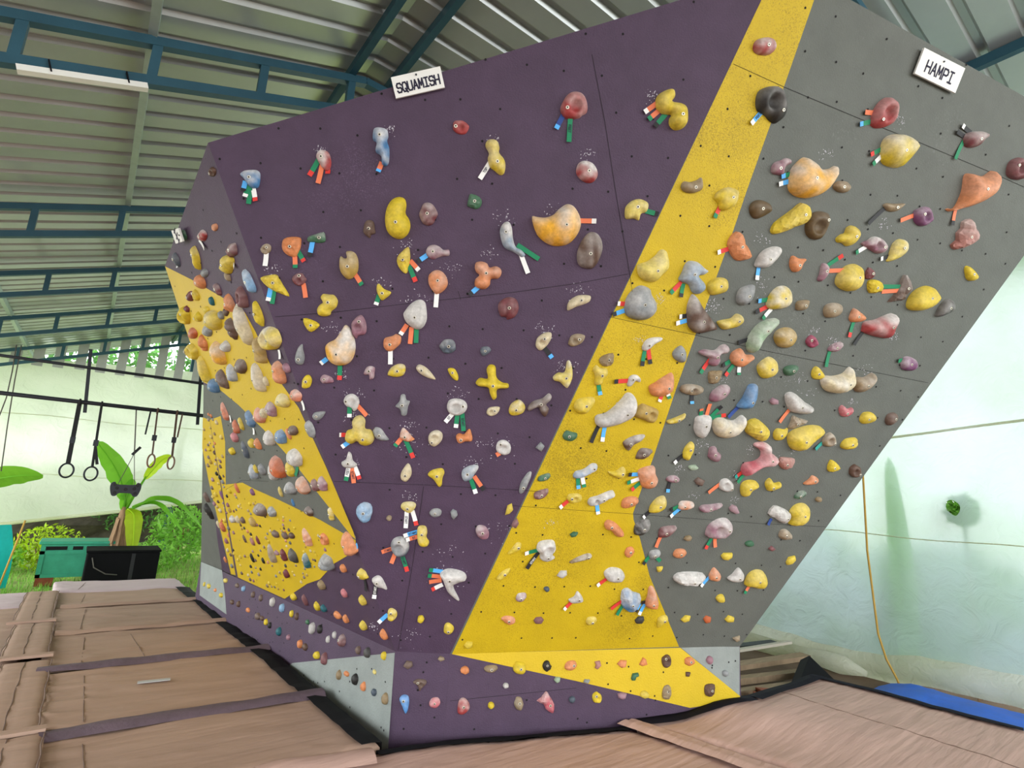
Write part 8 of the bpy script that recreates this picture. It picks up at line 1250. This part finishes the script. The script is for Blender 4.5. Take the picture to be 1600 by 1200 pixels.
for i in range(6):
    a,b=ys[i],ys[i+1]; xl=-.0-.02*i
    fl=[]
    if i==0: fl=[((.02,b-.02),(wx(b)+.02,b-.09),.17,'flap')]
    if i==1: fl=[((-.06,b-.0),(wx(b)+.03,b-.08),.16,'flap')]
    if i in(2,3): fl=[((.0,b-.02),(wx(b)+.06,b-.02),.10,'matshade')]
    po=[(xl,a+.01),(wx(a),a+.01-.06),(wx(b),b-.01-.06),(xl-.02,b-.01)]
    t=mat_pad('floor_mat',po,LB[i],edges=[1] if i<5 else [],cover='matshade' if i<5 else 'matpale',seed=i+1,zs=[.1+.012*(i%2)]*4,ew=.14 if i else .12,flaps=fl,wr=.017 if i else .012,seams=[[(.24-.02*i,a+.06),(.22,b-.10)]]+([[(.62,a+.06),(.55,b-.1)]] if i==2 else []))
    if i==1:
        m=MB(t.location); m.box((.62,4.87,.126),(.2,.045,.004),(Vector((1,-.1,0)).normalized(),Vector((.1,1,0)).normalized(),Vector((0,0,1)))); m.build('patch',M['slat'],t)
LB2=['brown floor mat at the left frame edge, nearest of its column','brown floor mat at the left frame edge, behind the nearest one','tan creased floor mat at the left frame edge','pale mauve floor mat at the left edge by the grass']
ysl=[3.30,4.20,5.75,8.0,8.9]
for i in range(4):
    a,b=ysl[i],ysl[i+1]
    mat_pad('floor_mat',[(-2.6,a+.01),(-.16-.02*i,a+.01),(-.18-.02*i,b-.01),(-2.6,b-.01)],LB2[i],cover='matshade' if i<3 else 'matpale',seed=i+20,zs=[.095+.01*(i%2)]*4,wr=.02)
# connecting strips between the two columns
CS=['brown padded strip joining the near mats at left','brown padded strip joining the second row of mats at left','brown padded strip joining the third row of mats at left','tan padded strip joining the far rows of mats at left']
for i,(a,b) in enumerate(((3.3,4.2),(4.27,5.7),(5.85,7.0),(7.1,8.7))):
    t=empty('joining_strip',(-.08,a,.1),CS[i],'mat strip','strips joining the mats'); m=MB(t.location); vs=[];fs=[];NX,NY=10,26
    for r in range(NY+1):
        for c in range(NX+1):
            x=-.25+.30*c/NX-.03*i; y=a+(b-a)*r/NY; h=.128+.006*math.sin(math.pi*c/NX)**.5*(1-.7*math.exp(-((c-NX*.5)/1.0)**2))+.006*noise.noise(Vector((x*6,y*16,i)))-.010*(c in(0,NX))
            vs.append((x,y,h))
    for r in range(NY):
        for c in range(NX): fs.append((r*(NX+1)+c,r*(NX+1)+c+1,(r+1)*(NX+1)+c+1,(r+1)*(NX+1)+c))
    m.add(vs,fs); m.build('cover',M['matshade'],t,True)
    for sx_ in (.01,.46,.98):
        m=MB(t.location); m.tube([(-.25+.30*sx_-.03*i+.004*math.sin(q*1.3),a+(b-a)*q/16,.130) for q in range(17)],.004,5); m.build('seam',M['seam'],t)
    m=MB(t.location); m.box((-.1-.03*i,a-.01,.135),(.36,.07,.02)); m.build('end_flap',M['matshade'],t)
# near mats
mat_pad('floor_mat',[(-1.6,-.6),(3.95,-.6),(3.50,1.85),(3.20,2.70),(2.02,3.13),(1.60,3.22),(-1.6,3.26)],'wide brown floor mat at the front below the purple kickboards',edges=[3,4],seed=31,zs=[.07]*7,wr=.009,flaps=[((.95,3.30),(1.56,3.17),.20,'mat')])
mat_pad('floor_mat',[(3.58,1.85),(4.0,-.6),(5.95,-.6),(5.62,1.1),(5.37,2.44),(4.22,2.40),(3.30,2.70)],'pinkish brown floor mat at right with dark border',edges=[3,4,5],seed=32,zs=[.10,.10,.15,.15,.17,.195,.10],wr=.008,ew=.11,edgem='navy',seams=[[(4.58,2.38),(4.66,1.9),(4.74,1.53),(4.76,1.2),(4.75,.6)]])
t=empty('joining_strip',(3.4,2.2,.1),'stitched brown strip joining the front mat to the right mat','mat strip'); m=MB(t.location); vs=[];fs=[]
p0,p1,q0,q1=Vector((3.14,2.74)),Vector((3.32,2.69)),Vector((3.88,-.6)),Vector((4.12,-.6)); NX,NY=8,50
for r in range(NY+1):
    for c in range(NX+1):
        s=r/NY; a=p0.lerp(q0,s); b=p1.lerp(q1,s); xy=a.lerp(b,c/NX); vs.append((xy.x,xy.y,.098+.022*math.sin(math.pi*c/NX)+.006*noise.noise(Vector((xy.x*9,xy.y*9,4)))-(.008 if c==4 else 0)))
for r in range(NY):
    for c in range(NX): fs.append((r*(NX+1)+c,r*(NX+1)+c+1,(r+1)*(NX+1)+c+1,(r+1)*(NX+1)+c))
m.add(vs,[tuple(reversed(f)) for f in fs]); m.build('cover',M['mat'],t,True)

# ------------------------------------------------------------------ back of the shed: sheet, strips, rig
def plane_grid(fn,nu,nv):
    vs=[fn(i/nu,j/nv) for j in range(nv+1) for i in range(nu+1)]; fs=[(j*(nu+1)+i,j*(nu+1)+i+1,(j+1)*(nu+1)+i+1,(j+1)*(nu+1)+i) for j in range(nv) for i in range(nu)]; return vs,fs
def backsheet(s,t):
    x=-4.2+9.0*s; zb=.373+(x+1.219)*.155 if x<1.2 else .75+(x-1.2)*.18; zt=3.74+.08*(x+1.8)
    z=zb+(zt-zb)*t; y=15.0+.12*noise.noise(Vector((x*.7,z*.9,1)))+.05*noise.noise(Vector((x*2+z*1.5,z*2.5,4)))+.25*(1-t)**3
    return (x,y,z)
vs,fs=plane_grid(backsheet,90,40); t=empty('plastic_sheet',(0,15,0),'cream plastic sheet hung across the far end of the shed','sheet')
m=MB(t.location); m.add(vs,fs); m.build('sheet',M['sheetL'],t,True)
m=MB(t.location); m.tube([Vector(backsheet(s/40,0))+Vector((0,-.02,0)) for s in range(41)],.035,8); m.build('hem',M['sheetfold'],t,True)
for zz in (1.35,2.55):
    m=MB(t.location); m.tube([Vector((-4.2+9.0*s/30,14.86+.03*noise.noise(Vector((s,zz,1))),zz+.02*math.sin(s*.7)+(.1*(s/30)))) for s in range(31)],.008,5); m.build('cord',M['sheetfold'],t,True)
SX=[-1.581,-1.238,-.903,-.544,-.189,.166,.522,.9,1.267,1.637]; SZ=[3.57,3.595,3.618,3.643,3.638,3.644,3.649,3.67,3.689,3.69]
ordn=['leftmost','second from left','third from left','fourth from left','fifth from left','fifth from right','fourth from right','third from right','second from right','rightmost']
for i,x in enumerate(SX):
    m=MB((x,14.75,SZ[i])); zt=roofz(x)-.01; m.box((x+.02,14.75,(zt+SZ[i])/2),(.175,.012,zt-SZ[i])); tag(m.build('hanging_strip',M['slat']),f'grey strip hanging at the far roof edge, {ordn[i]} of ten','strip','grey strips along the far roof edge')
m=MB((1.66,15.5,FZ)); m.box((1.66,15.5,2.2),(.16,.16,4.9)); tag(m.build('steel_column',M['teal']),'blue-grey steel column at the far end behind the side wall','column')
# pull-up rig with rings
rig=empty('pull_up_rig',(-.2,8,2.33),'black steel pipe rig hung from the roof, carrying the rings','rig')
m=MB(rig.location); m.tube([(-2.6,8,2.325),(2.0,8,2.345)],.024,10); m.build('bar',M['steel'],rig,True)
m=MB(rig.location); m.tube([(-2.6,8,2.725),(2.0,8,2.765)],.018,10); m.build('upper_bar',M['steel'],rig,True)
for x in (-.22,.94):
    m=MB(rig.location); m.bar((x,8.03,2.97),(x+.07,8.03,2.22),.035,.035,(0,1,0)); m.build('upright',M['steel'],rig)
RNG=[(-.2,1.549,-.213,'strap','steel','thick black strap, leftmost of the four hanging rings',.022),(.024,1.528,-.009,'strap','steel','black ring with tied strap, second of the four from left',.013),(.581,1.721,.55,'brownstrap','woodring','brown ring on a narrow strap, third of the four from left',.009),(.791,1.714,.758,'brownstrap','woodring','brown ring nearest the climbing wall, rightmost of the four',.012)]
for x,z,xs,sm,rm,lab,sw in RNG:
    t=empty('gymnastic_ring',(x,8,z-.09),'gymnastic ring: '+lab,'ring','gymnastic rings on the rig'); R=.086
    m=MB(t.location); an=.45 if rm=='woodring' else .3; c=Vector((x,7.99,z)); m.ring(c,R-.008,.010,(math.cos(an*2.2),math.sin(an*2.2),0),(0,0,1)); m.build('ring',M[rm],t,True)
    top=Vector((xs,7.97,2.33)); low=Vector((x,7.99,z+R-.01)); m=MB(t.location); m.bar(low,top,sw*2,.006,(0,-1,0)); mid=low.lerp(top,.32)
    m.build('strap',M[sm],t)
    m=MB(t.location); m.box(low.lerp(top,.38),(.05,.02,.07)); m.build('buckle',M['steel'],t)
    if sm=='strap' and x>0:
        m=MB(t.location); m.bar(mid,mid+Vector((.05,-.01,-.2)),.03,.005,(0,-1,0)); m.build('loose_end',M['strap'],t)
    if rm=='woodring':
        m=MB(t.location); m.bar(top+Vector((-.07 if x<.7 else .06,0,0)),top+Vector((-.08 if x<.7 else .05,0,-.3)),.018,.005,(0,-1,0)); m.build('loose_end',M['strap'] if x<.7 else M[sm],t)
    m=MB(t.location); m.ring(top,.03,.012,(0,1,0),(0,0,1),14,6); m.build('loop',M[sm],t,True)
t=empty('hangboard',(.378,8,1.28),'dark grey hanging grip board on a cord before the banana leaf','hangboard'); c=Vector((.378,7.97,1.375)); m=MB(t.location)
B=catmull([(-.145,.06),(-.11,.075),(-.09,.05),(0,.045),(.09,.05),(.11,.075),(.145,.06),(.15,.0),(.125,-.08),(.085,-.085),(.06,-.055),(0,-.05),(-.06,-.055),(-.085,-.085),(-.125,-.08),(-.15,0)],3); n=len(B)
m.add([c+Vector((p[0],-.03,p[1])) for p in B]+[c+Vector((p[0],.03,p[1])) for p in B],[tuple(range(n-1,-1,-1)),tuple(range(n,2*n))]+[(i,(i+1)%n,n+(i+1)%n,n+i) for i in range(n)])
ob=m.build('board',M['steel'],t)
for px,pz in ((-.085,.005),(.085,.005),(0,-.005),(-.11,.045),(.11,.045),(-.1,-.05),(.1,-.05)):
    m=MB(t.location); m.ring(c+Vector((px,-.031,pz)),.013,.005,(1,0,0),(0,0,1),12,6); m.build('grip_hole',M['socket'],t)
m=MB(t.location)
for s in (-.08,.08): m.tube([c+Vector((s,0,.05)),c+Vector((.02,0,.42))],.004,5)
m.tube([c+Vector((.02,0,.42)),Vector((.332,8,2.33))],.007,6); m.build('cord',M['cord'],t)
m=MB(t.location); m.bar(c+Vector((.0,0,.40)),c+Vector((.07,0,.50)),.03,.01,(0,-1,0)); m.build('knot',M['strap'],t)

# ------------------------------------------------------------------ yard things
t=empty('storage_box',(.66,10.9,FZ),'black fabric box standing in front of the banana plant','box')
c=Vector((.66,10.93,.06)); m=MB(t.location); m.box(c,(.94,.6,.54)); o=m.build('body',M['fabric'],t); bv=o.modifiers.new('bevel','BEVEL'); bv.width=.02; bv.segments=2
m=MB(t.location); m.box(c+Vector((0,0,.285)),(.97,.63,.035)); o=m.build('lid',M['fabric'],t); bv=o.modifiers.new('bevel','BEVEL'); bv.width=.012; bv.segments=2
m=MB(t.location); m.tube([c+Vector((-.4,-.305,.2)),c+Vector((-.36,-.33,.06)),c+Vector((-.2,-.33,-.04)),c+Vector((-.05,-.32,-.06))],.008,6); m.build('cord_handle',M['cord'],t,True)
m=MB(t.location); m.box(c+Vector((.12,-.302,.0)),(.05,.006,.5)); m.build('strap',M['strap'],t)
t=empty('wooden_box',(.07,11.6,FZ),'green painted wooden box with slots along its top','box'); c=Vector((.07,11.62,.13)); m=MB(t.location)
m.box(c,(.92,.5,.5)); o=m.build('body',M['crate'],t)
m=MB(t.location); m.box(c+Vector((0,0,.272)),(.98,.56,.045)); o=m.build('lid',M['crate'],t); bv=o.modifiers.new('bevel','BEVEL'); bv.width=.008
for px,w_ in ((-.27,.27),(.0,.13),(.27,.27)):
    m=MB(t.location); m.box(c+Vector((px,-.252,.19)),(w_,.01,.055)); m.build('slot',M['dark'],t)
m=MB(t.location)
for px in (-.43,.43): m.box(c+Vector((px,-.258,-.02)),(.06,.016,.46))
for pz in (.125,-.225): m.box(c+Vector((0,-.258,pz)),(.92,.016,.05))
m.build('frame',M['crate'],t)
for k,(x,y) in enumerate(((-.27,11.42),(.42,11.42))):
    m=MB((x,y,FZ)); m.box((x,y,-.185),(.22,.1,.13)); tag(m.build('brick',M['brick']),'red brick under the green box, '+('left corner' if k==0 else 'right corner'),'brick','bricks under the green box')
def shade(me,seed):
    a=me.attributes.new('Shade','FLOAT','FACE'); r=random.Random(seed); a.data.foreach_set('value',[r.random() for _ in me.polygons])
def leaf_blade(pts,wid,side,name,mt,parent,base,fold=.25,seed=0):
    P=[Vector(p) for p in pts]; Q=[]
    for i in range(len(P)-1):
        p0,p1,p2,p3=P[max(i-1,0)],P[i],P[i+1],P[min(i+2,len(P)-1)]
        for j in range(6): s=j/6; Q.append(.5*((2*p1)+(-p0+p2)*s+(2*p0-5*p1+4*p2-p3)*s*s+(-p0+3*p1-3*p2+p3)*s**3))
    Q.append(P[-1]); n=len(Q); side=Vector(side).normalized(); vs=[];fs=[]
    for i,q in enumerate(Q):
        s=i/(n-1); w_=wid*min(1,(math.sin(math.pi*min(1,s*.97+.03))**.55)) if s<1 else .004
        t_=(Q[min(i+1,n-1)]-Q[max(i-1,0)]).normalized(); sd=(side-t_*side.dot(t_)).normalized(); up=sd.cross(t_)
        for k in (-1,-.5,0,.5,1):
            wob=.03*wid/.2*noise.noise(Vector((s*7,k*2,seed)))*abs(k)
            vs.append(q+sd*(k*w_*(1+.12*noise.noise(Vector((s*9,k,seed)))))+up*(abs(k)*w_*fold+wob))
    for i in range(n-1):
        for k in range(4): a=i*5+k; fs.append((a,a+1,a+6,a+5))
    m=MB(base); m.add(vs,fs); o=m.build(name,mt,parent,True)
    r=random.Random(seed); v=.45+.3*r.random(); a=o.data.attributes.new('Shade','FLOAT','FACE'); a.data.foreach_set('value',[v+.12*r.random() for _ in o.data.polygons])
    m=MB(base); m.tube([q+Vector((0,-.004,0)) for q in Q],[.012*(1-.75*i/(n-1)) for i in range(n)],5); mm=m.build('midrib',mt,o,True)
    a=mm.data.attributes.new('Shade','FLOAT','FACE'); a.data.foreach_set('value',[.95]*len(mm.data.polygons)); mm.location=(0,0,0)
    return o
bp=empty('banana_plant',(.62,11.45,FZ),'banana plant with broad green leaves behind the black box','plant'); BB=bp.location
m=MB(BB); m.tube([(.63,11.45,FZ),(.60,11.45,.2),(.592,11.45,.5),(.586,11.45,.8),(.58,11.45,.98)],[.15,.14,.11,.075,.04],12); m.build('trunk',M['husk'],bp,True)
m=MB(BB); r=random.Random(3)
for k in range(26):
    a=r.uniform(0,6.28); z=r.uniform(.35,.85); R=.13-.08*z+.03; p=Vector((.59+R*math.cos(a),11.45+R*math.sin(a),z)); e=p+Vector((.07*math.cos(a)+r.uniform(-.03,.03),.07*math.sin(a),-r.uniform(.25,.45))); m.bar(p,e,.035,.004,(math.cos(a),math.sin(a),0))
m.build('dry_husk',M['husk'],bp)
def stalk(a,b,r0,r1):
    m=MB(BB); m.tube([a,((Vector(a)+Vector(b))/2+Vector((0,0,.02))),b],[r0,(r0+r1)/2,r1],7); o=m.build('leaf_stalk',M['banana'],bp,True); x=o.data.attributes.new('Shade','FLOAT','FACE'); x.data.foreach_set('value',[.7]*len(o.data.polygons))
stalk((.585,11.44,.9),(.55,11.42,1.22),.03,.018); leaf_blade([(.56,11.42,1.10),(.47,11.4,1.38),(.30,11.38,1.68),(.02,11.36,2.03)],.17,(1,.25,.55),'leaf',M['banana'],bp,BB,.22,1)
stalk((.59,11.44,.9),(.80,11.38,1.5),.028,.016); leaf_blade([(.79,11.38,1.46),(.88,11.36,1.63),(.98,11.34,1.79),(1.12,11.34,1.88)],.085,(.7,-.2,-.5),'leaf',M['bananay'],bp,BB,.5,2)
stalk((.6,11.44,.86),(.80,11.36,1.02),.026,.016); leaf_blade([(.79,11.36,1.02),(1.02,11.3,1.12),(1.35,11.25,1.03),(1.80,11.2,.60)],.12,(.1,1,.35),'leaf',M['banana'],bp,BB,-.3,3)
leaf_blade([(.62,11.35,.95),(.72,11.30,.86),(.76,11.26,.62),(.80,11.25,.20)],.13,(1,.2,0),'leaf',M['bananay'],bp,BB,.2,4)
leaf_blade([(.68,11.38,.98),(.98,11.32,1.05),(1.22,11.28,.86),(1.48,11.25,.56)],.09,(.2,1,.3),'leaf',M['banana'],bp,BB,-.4,5)
leaf_blade([(.57,11.44,.92),(.575,11.42,1.1),(.60,11.41,1.3),(.61,11.4,1.45)],.10,(1,.2,0),'leaf',M['banana'],bp,BB,.2,6)
t=empty('banana_leaf_plant',(-1.3,7.2,FZ),'second banana plant whose single green leaf enters at the left edge','plant')
m=MB(t.location); m.tube([(-1.3,9.7,FZ),(-1.28,9.68,.9),(-1.15,9.6,1.35)],[.07,.06,.03],8); o=m.build('stem',M['banana'],t,True); x=o.data.attributes.new('Shade','FLOAT','FACE'); x.data.foreach_set('value',[.5]*len(o.data.polygons))
leaf_blade([(-1.2,9.6,1.3),(-.95,9.3,1.37),(-.70,9.1,1.44),(-.44,8.95,1.47)],.17,(.35,1,-.9),'leaf',M['banana'],t,t.location,-.15,8)
m=MB((-.95,11,FZ)); vs,fs=plane_grid(lambda s,q:(-1.6+.82*s+.05*math.sin(q*3)+.04*q*0+.1*(1-q)*s,11+.06*math.sin(s*14),-.2+.90*q),16,12); m.add(vs,fs); tag(m.build('cloth',M['tealcloth'],smooth=True),'turquoise cloth hanging at the left frame edge under the sheet','cloth')
m=MB((-.66,10.5,.1)); m.tube([(-.60,10.55,.80),(-.65,10.5,.4),(-.72,10.45,-.15)],.012,6); tag(m.build('rope',M['rope'],smooth=True),'yellow rope slanting down from the cream sheet at far left','rope')
m=MB((-.8,8.1,2)); m.tube([(-.835,8.1,2.9),(-.82,8.1,2.5),(-.79,8.1,2.0),(-.752,8.1,1.5)],.006,5); tag(m.build('cord',M['cord'],smooth=True),'long thin cord hanging at the far left in front of the sheet','cord')
m=MB((-.87,8.1,2)); m.tube([(-.878,8.12,2.9),(-.86,8.12,2.6),(-.855,8.12,2.3),(-.88,8.12,2.04)],.006,5); tag(m.build('cord',M['cord'],smooth=True),'short curled cord hanging beside the long one at far left','cord')
# stone wall and greenery
vs,fs=plane_grid(lambda s,q:(-8+16*s,17+.15*noise.noise(Vector((s*22,q*6,0)))+.06*noise.noise(Vector((s*60,q*16,5))),FZ+1.9*q),120,20)
m=MB((0,17,FZ)); m.add(vs,fs); m.add([(-8,17,1.64),(8,17,1.64),(8,17.6,1.66),(-8,17.6,1.66)],[(0,1,2,3)]); tag(m.build('boundary_wall',M['stone']),'dark mossy stone wall behind the yard under the cream sheet','wall')
def leafcloud(name,c,rad,n,ls,mt,label,cat,seed,group=None,stem=True,kind=None):
    r=random.Random(seed); c=Vector(c); t=empty(name,(c.x,c.y,FZ),label,cat,group); m=MB(t.location)
    for _ in range(n):
        while True:
            p=Vector((r.uniform(-1,1),r.uniform(-1,1),r.uniform(-1,1)))
            if .25<p.length<1: break
        q=c+Vector((p.x*rad[0],p.y*rad[1],p.z*rad[2]))
        if q.z<FZ: continue
        d=Vector((r.gauss(0,1),r.gauss(0,1)-.6,r.gauss(0,.7)+.2)).normalized(); a=d.orthogonal().normalized(); a=(Matrix.Rotation(r.uniform(0,6.28),3,d)@a); b=d.cross(a); s=ls*r.uniform(.6,1.3)
        m.add([q-a*s,q+b*s*.38+d*s*.1,q+a*s,q-b*s*.38+d*s*.1],[(0,1,2,3)])
    o=m.build('foliage',mt,t); shade(o.data,seed)
    if stem:
        m=MB(t.location)
        for k in range(5): m.tube([(c.x+r.uniform(-.1,.1),c.y,FZ),(c.x+r.uniform(-.6,.6)*rad[0],c.y,c.z+.2*rad[2])],.012+.02*rad[2]*.3,5)
        m.build('stems',M['husk'],t)
    return t
leafcloud('shrub',(-.35,13.2,.12),(.55,.4,.42),900,.05,M['bananay'],'yellow-green shrub behind the green box','shrub',1)
leafcloud('shrub',(1.75,13.6,.35),(.6,.5,.6),1100,.07,M['leaf'],'leafy green shrub between the banana plant and the climbing wall','shrub',2)
leafcloud('shrub',(1.2,12.7,.0),(.55,.4,.3),800,.045,M['leaf'],'low bright green shrub right of the black box','shrub',3)
leafcloud('shrub',(-1.1,13,.0),(.5,.4,.3),600,.05,M['leaf'],'low green shrub at the left end of the yard','shrub',4)
leafcloud('creeper',(1.0,16.75,.75),(.9,.12,.7),600,.06,M['treeleaf'],'dark green creeper climbing the stone wall','creeper',5,stem=False)
r=random.Random(9); m=MB((0,11,FZ))
for _ in range(9000):
    x=r.uniform(-2.5,2.6); y=9.7+5.5*r.random()**1.3; h=r.uniform(.03,.13); a=r.uniform(0,6.28); w_=.006; d=Vector((math.cos(a),math.sin(a),0)); p=Vector((x,y,FZ-.01)); m.add([p-d*w_,p+d*w_,p+Vector((r.uniform(-.04,.04),r.uniform(-.04,.04),h))],[(0,1,2)])
o=m.build('grass',M['leaf']); shade(o.data,4); tag(o,'rough bright green grass and weeds in the yard','grass',kind='stuff')
for k,(x,y,z,rx,rz,lab) in enumerate(((-2.2,19.5,3.8,1.9,1.5,'green tree seen above the sheet at far left'),(.6,19.8,4.0,1.7,1.6,'green tree seen between the hanging strips, middle'),(2.9,19.2,4.2,1.6,1.9,'leafy tree seen between the strips beside the side wall'))):
    t=leafcloud('tree',(x,y,z),(rx,1.1,rz),1500,.14,M['treeleaf'],lab,'tree',40+k,'trees behind the cream sheet',stem=False)
    m=MB(t.location); m.tube([(x,y,FZ),(x+.1,y,z)],[.14,.07],8); m.build('trunk',M['husk'],t)

# ------------------------------------------------------------------ right side: translucent sheet and what lies before it
HOLE=[(1.928,1.783),(1.88,1.807),(1.816,1.761),(1.81,1.70),(1.849,1.636),(1.898,1.66),(1.934,1.706)]
sx=7.6
t=empty('plastic_sheet',(sx,2,0),'translucent greenish plastic sheet hung along the right side','sheet')
OUT=[]
for a,b,n in (((-4,-.12),(6.5,-.12),60),((6.5,-.12),(6.5,4.95),30),((6.5,4.95),(-4,4.95),60),((-4,4.95),(-4,-.12),30)):
    for i in range(n): OUT.append((a[0]+(b[0]-a[0])*i/n,a[1]+(b[1]-a[1])*i/n))
HC=catmull(HOLE,3); g=.09; gy,gz=np.meshgrid(np.arange(-3.95,6.45,g),np.arange(-.05,4.9,g)); I=np.stack([gy.ravel(),gz.ravel()],1); keep=~inside(I,HC); I=I[keep]; I=I[seg_dist(I,HC)>.02]
vv=[Vector(p) for p in OUT]+[Vector(p) for p in HC]+[Vector(p) for p in I]; n0=len(OUT); n1=len(HC)
rr=delaunay_2d_cdt(vv,[],[list(range(n0)),list(range(n0,n0+n1))],1,1e-6)
def bulge(y,z): return .10*noise.noise(Vector((y*.6,z*.5,3)))+.035*noise.noise(Vector((y*1.9+z,z*1.6,7)))+.012*noise.noise(Vector((y*5,z*6,9)))
HP=[tuple(p) for p in HC]
F=[]
vs2=np.array([tuple(v) for v in rr[0]])
cent=np.array([vs2[list(f)].mean(0) for f in rr[2]]); inh=inside(cent,HC)
F=[tuple(f) for f,b in zip(rr[2],inh) if not b]
m=MB(t.location); m.add([(sx+bulge(y,z),y,z) for y,z in vs2],F); m.build('sheet',M['sheetR'],t,True)
def strip_tube(pts,r,name,mt,nn=8):
    m=MB(t.location); m.tube(pts,r,nn); m.build(name,mt,t,True)
strip_tube([(sx-.005+bulge(y,z),y,z) for y,z in [(-4+10.5*i/40,1.35+.012*math.sin(i)+.02*(i/40)) for i in range(41)]],.006,'crease',M['sheetfold'],5)
strip_tube([(sx-.02+bulge(y,z),y,z) for y,z in [(-4+10.5*i/40,2.77-.105*(-4+10.5*i/40)) for i in range(41)]],.014,'seam',M['sheetfold'])
fp=[(6.4,.08),(3.98,.073),(3.184,.022),(2.634,.063),(2.261,.142),(1.82,.16),(1.426,.176),(.6,.19),(-4,.2)]
m=MB(t.location); vs=[];NB=6
for i in range(len(fp)-1):
    for j in range(8):
        s=j/8; y=fp[i][0]+(fp[i+1][0]-fp[i][0])*s; z=fp[i][1]+(fp[i+1][1]-fp[i][1])*s
        for b in range(NB+1): q=b/NB; vs.append((sx-.08-.05*math.sin(q*math.pi)+.02*noise.noise(Vector((y*6,q*3,2))),y,z-.03-.30*q+.02*noise.noise(Vector((y*4,q*2,8)))))
nr=len(vs)//(NB+1); m.add(vs,[(i*(NB+1)+b,i*(NB+1)+b+1,(i+1)*(NB+1)+b+1,(i+1)*(NB+1)+b) for i in range(nr-1) for b in range(NB)]); m.build('folded_hem',M['sheetfold'],t,True)
m=MB((7.3,2.6,0)); m.tube([(7.42,2.63,4.8),(7.36,2.63,3.4),(7.3,2.628,2.105),(7.3,2.638,1.184),(7.3,2.585,.291),(7.3,2.521,.042),(7.3,2.43,-.141),(7.3,2.40,-.24)],.011,6); tag(m.build('rope',M['rope'],smooth=True),'thin yellow rope hanging down before the translucent sheet','rope')
bt=[(7.42,4.6,-.19),(7.42,4.2,-.17),(7.40,3.815,-.17),(7.38,3.414,-.14),(7.36,3.2,-.14),(7.36,3.014,-.15),(7.36,2.75,-.18)]
m=MB((7.4,3.5,-.2)); m.tube(bt,[.10,.11,.10,.075,.10,.11,.03],12); tag(m.build('sheet_roll',M['sheetfold'],smooth=True),'rolled cream plastic bundle on the ground below the sheet','bundle')
m=MB((7,1.6,FZ)); 
def bl(s,q):
    y=2.55-3.6*s; x0=6.25; x1=7.34; x=x0+(x1-x0)*q
    return (x-.10*s,y,-.10-.13*(abs(2*q-1)**6)-.12*(max(0,1-s*9))**2+.018*noise.noise(Vector((x*4,y*4,1)))+.012*noise.noise(Vector((x*11,y*11,1))))
vs,fs=plane_grid(bl,60,20); m.add(vs,[tuple(reversed(f)) for f in fs]); tag(m.build('tarp',M['blue'],smooth=True),'bright blue tarp lying between the right mat and the sheet','tarp')
m=MB((6.2,2.9,FZ)); p=[Vector((5.86,2.83,-.14)),Vector((6.5,2.98,.06)),Vector((6.38,2.66,-.1)),Vector((6.0,2.62,-.2))]; q=[v+Vector((.05,.12,-.08)) for v in p]; m.add(p+q,[(0,1,2,3),(7,6,5,4),(0,4,5,1),(1,5,6,2),(2,6,7,3),(3,7,4,0)]); tag(m.build('mat_corner_cloth',M['black']),'black peaked cloth at the far corner of the right mat','cloth')
DB=[('timber_plank',(5.3,3.62,-.12),(7.1,3.30,-.10),.14,.05,'timber','pale weathered plank lying behind the wall corner, topmost'),('timber_plank',(5.3,3.42,-.17),(6.9,3.06,-.17),.10,.06,'timber','weathered plank behind the wall, second from top'),('timber_plank',(5.2,3.22,-.2),(6.3,2.98,-.2),.09,.06,'timber','short weathered plank behind the wall nearest the mat'),('timber_plank',(5.4,4.15,-.1),(7.2,3.72,-.06),.12,.04,'steel','dark plank behind the pale planks'),('metal_rail',(5.5,3.9,-.09),(7.25,3.55,-.02),.06,.03,'pipe','pale metal rail lying across the timber')]
for nme,a,b,w_,h_,mm,lab in DB:
    m=MB(a); m.bar(a,b,w_,h_); tag(m.build(nme,M[mm]),lab,'plank' if 'plank' in nme else 'rail','timber scraps behind the wall')
r=random.Random(5)
BL=['red brick piece against the wall base','red brick piece beside the shortest plank','broken brick lying farthest from the wall','broken brick near the mat border','small brick chunk under the plank ends','crumbled brick beside the grey kickboard edge']
for k in range(6):
    p=Vector((4.75+.18*k,2.98+.10*(k%3)-.03*k,-.2)); m=MB(p); an=r.uniform(0,3); m.box(p,(.16,.09,.08),(Vector((math.cos(an),math.sin(an),.1)).normalized(),Vector((-math.sin(an),math.cos(an),0)),Vector((0,0,1)))); tag(m.build('brick',M['brick']),BL[k],'brick','brick rubble behind the wall')
for k,(x,y,z,rx,ry,rz,n_,lab) in enumerate(((9.3,4.6,.5,.9,1.1,1.1,1300,'blurred green bush outside the sheet nearest the wall edge'),(9.5,2.6,.4,.9,1.2,.9,1300,'blurred green bush outside the sheet behind the yellow rope'),(9.3,.4,.3,.9,1.4,.9,1300,'blurred green bush outside the sheet at lower right'),(7.85,1.85,1.70,.10,.15,.17,300,'green foliage showing through the hole in the sheet'))):
    leafcloud('bush',(x,y,z),(rx,ry,rz),n_,.13 if k<3 else .07,M['treeleaf'] if k<3 else M['leaf'],lab,'bush',60+k,'bushes outside the right sheet')
t=empty('banana_leaf_plant',(7.85,2.5,FZ),'yellow-green leaf band glowing through the sheet beside the yellow rope','plant')
leaf_blade([(7.85,2.50,FZ),(7.80,2.46,.5),(7.76,2.47,1.3),(7.74,2.50,2.3)],.13,(0,1,0),'leaf',M['leaf'],t,t.location,.1,12)
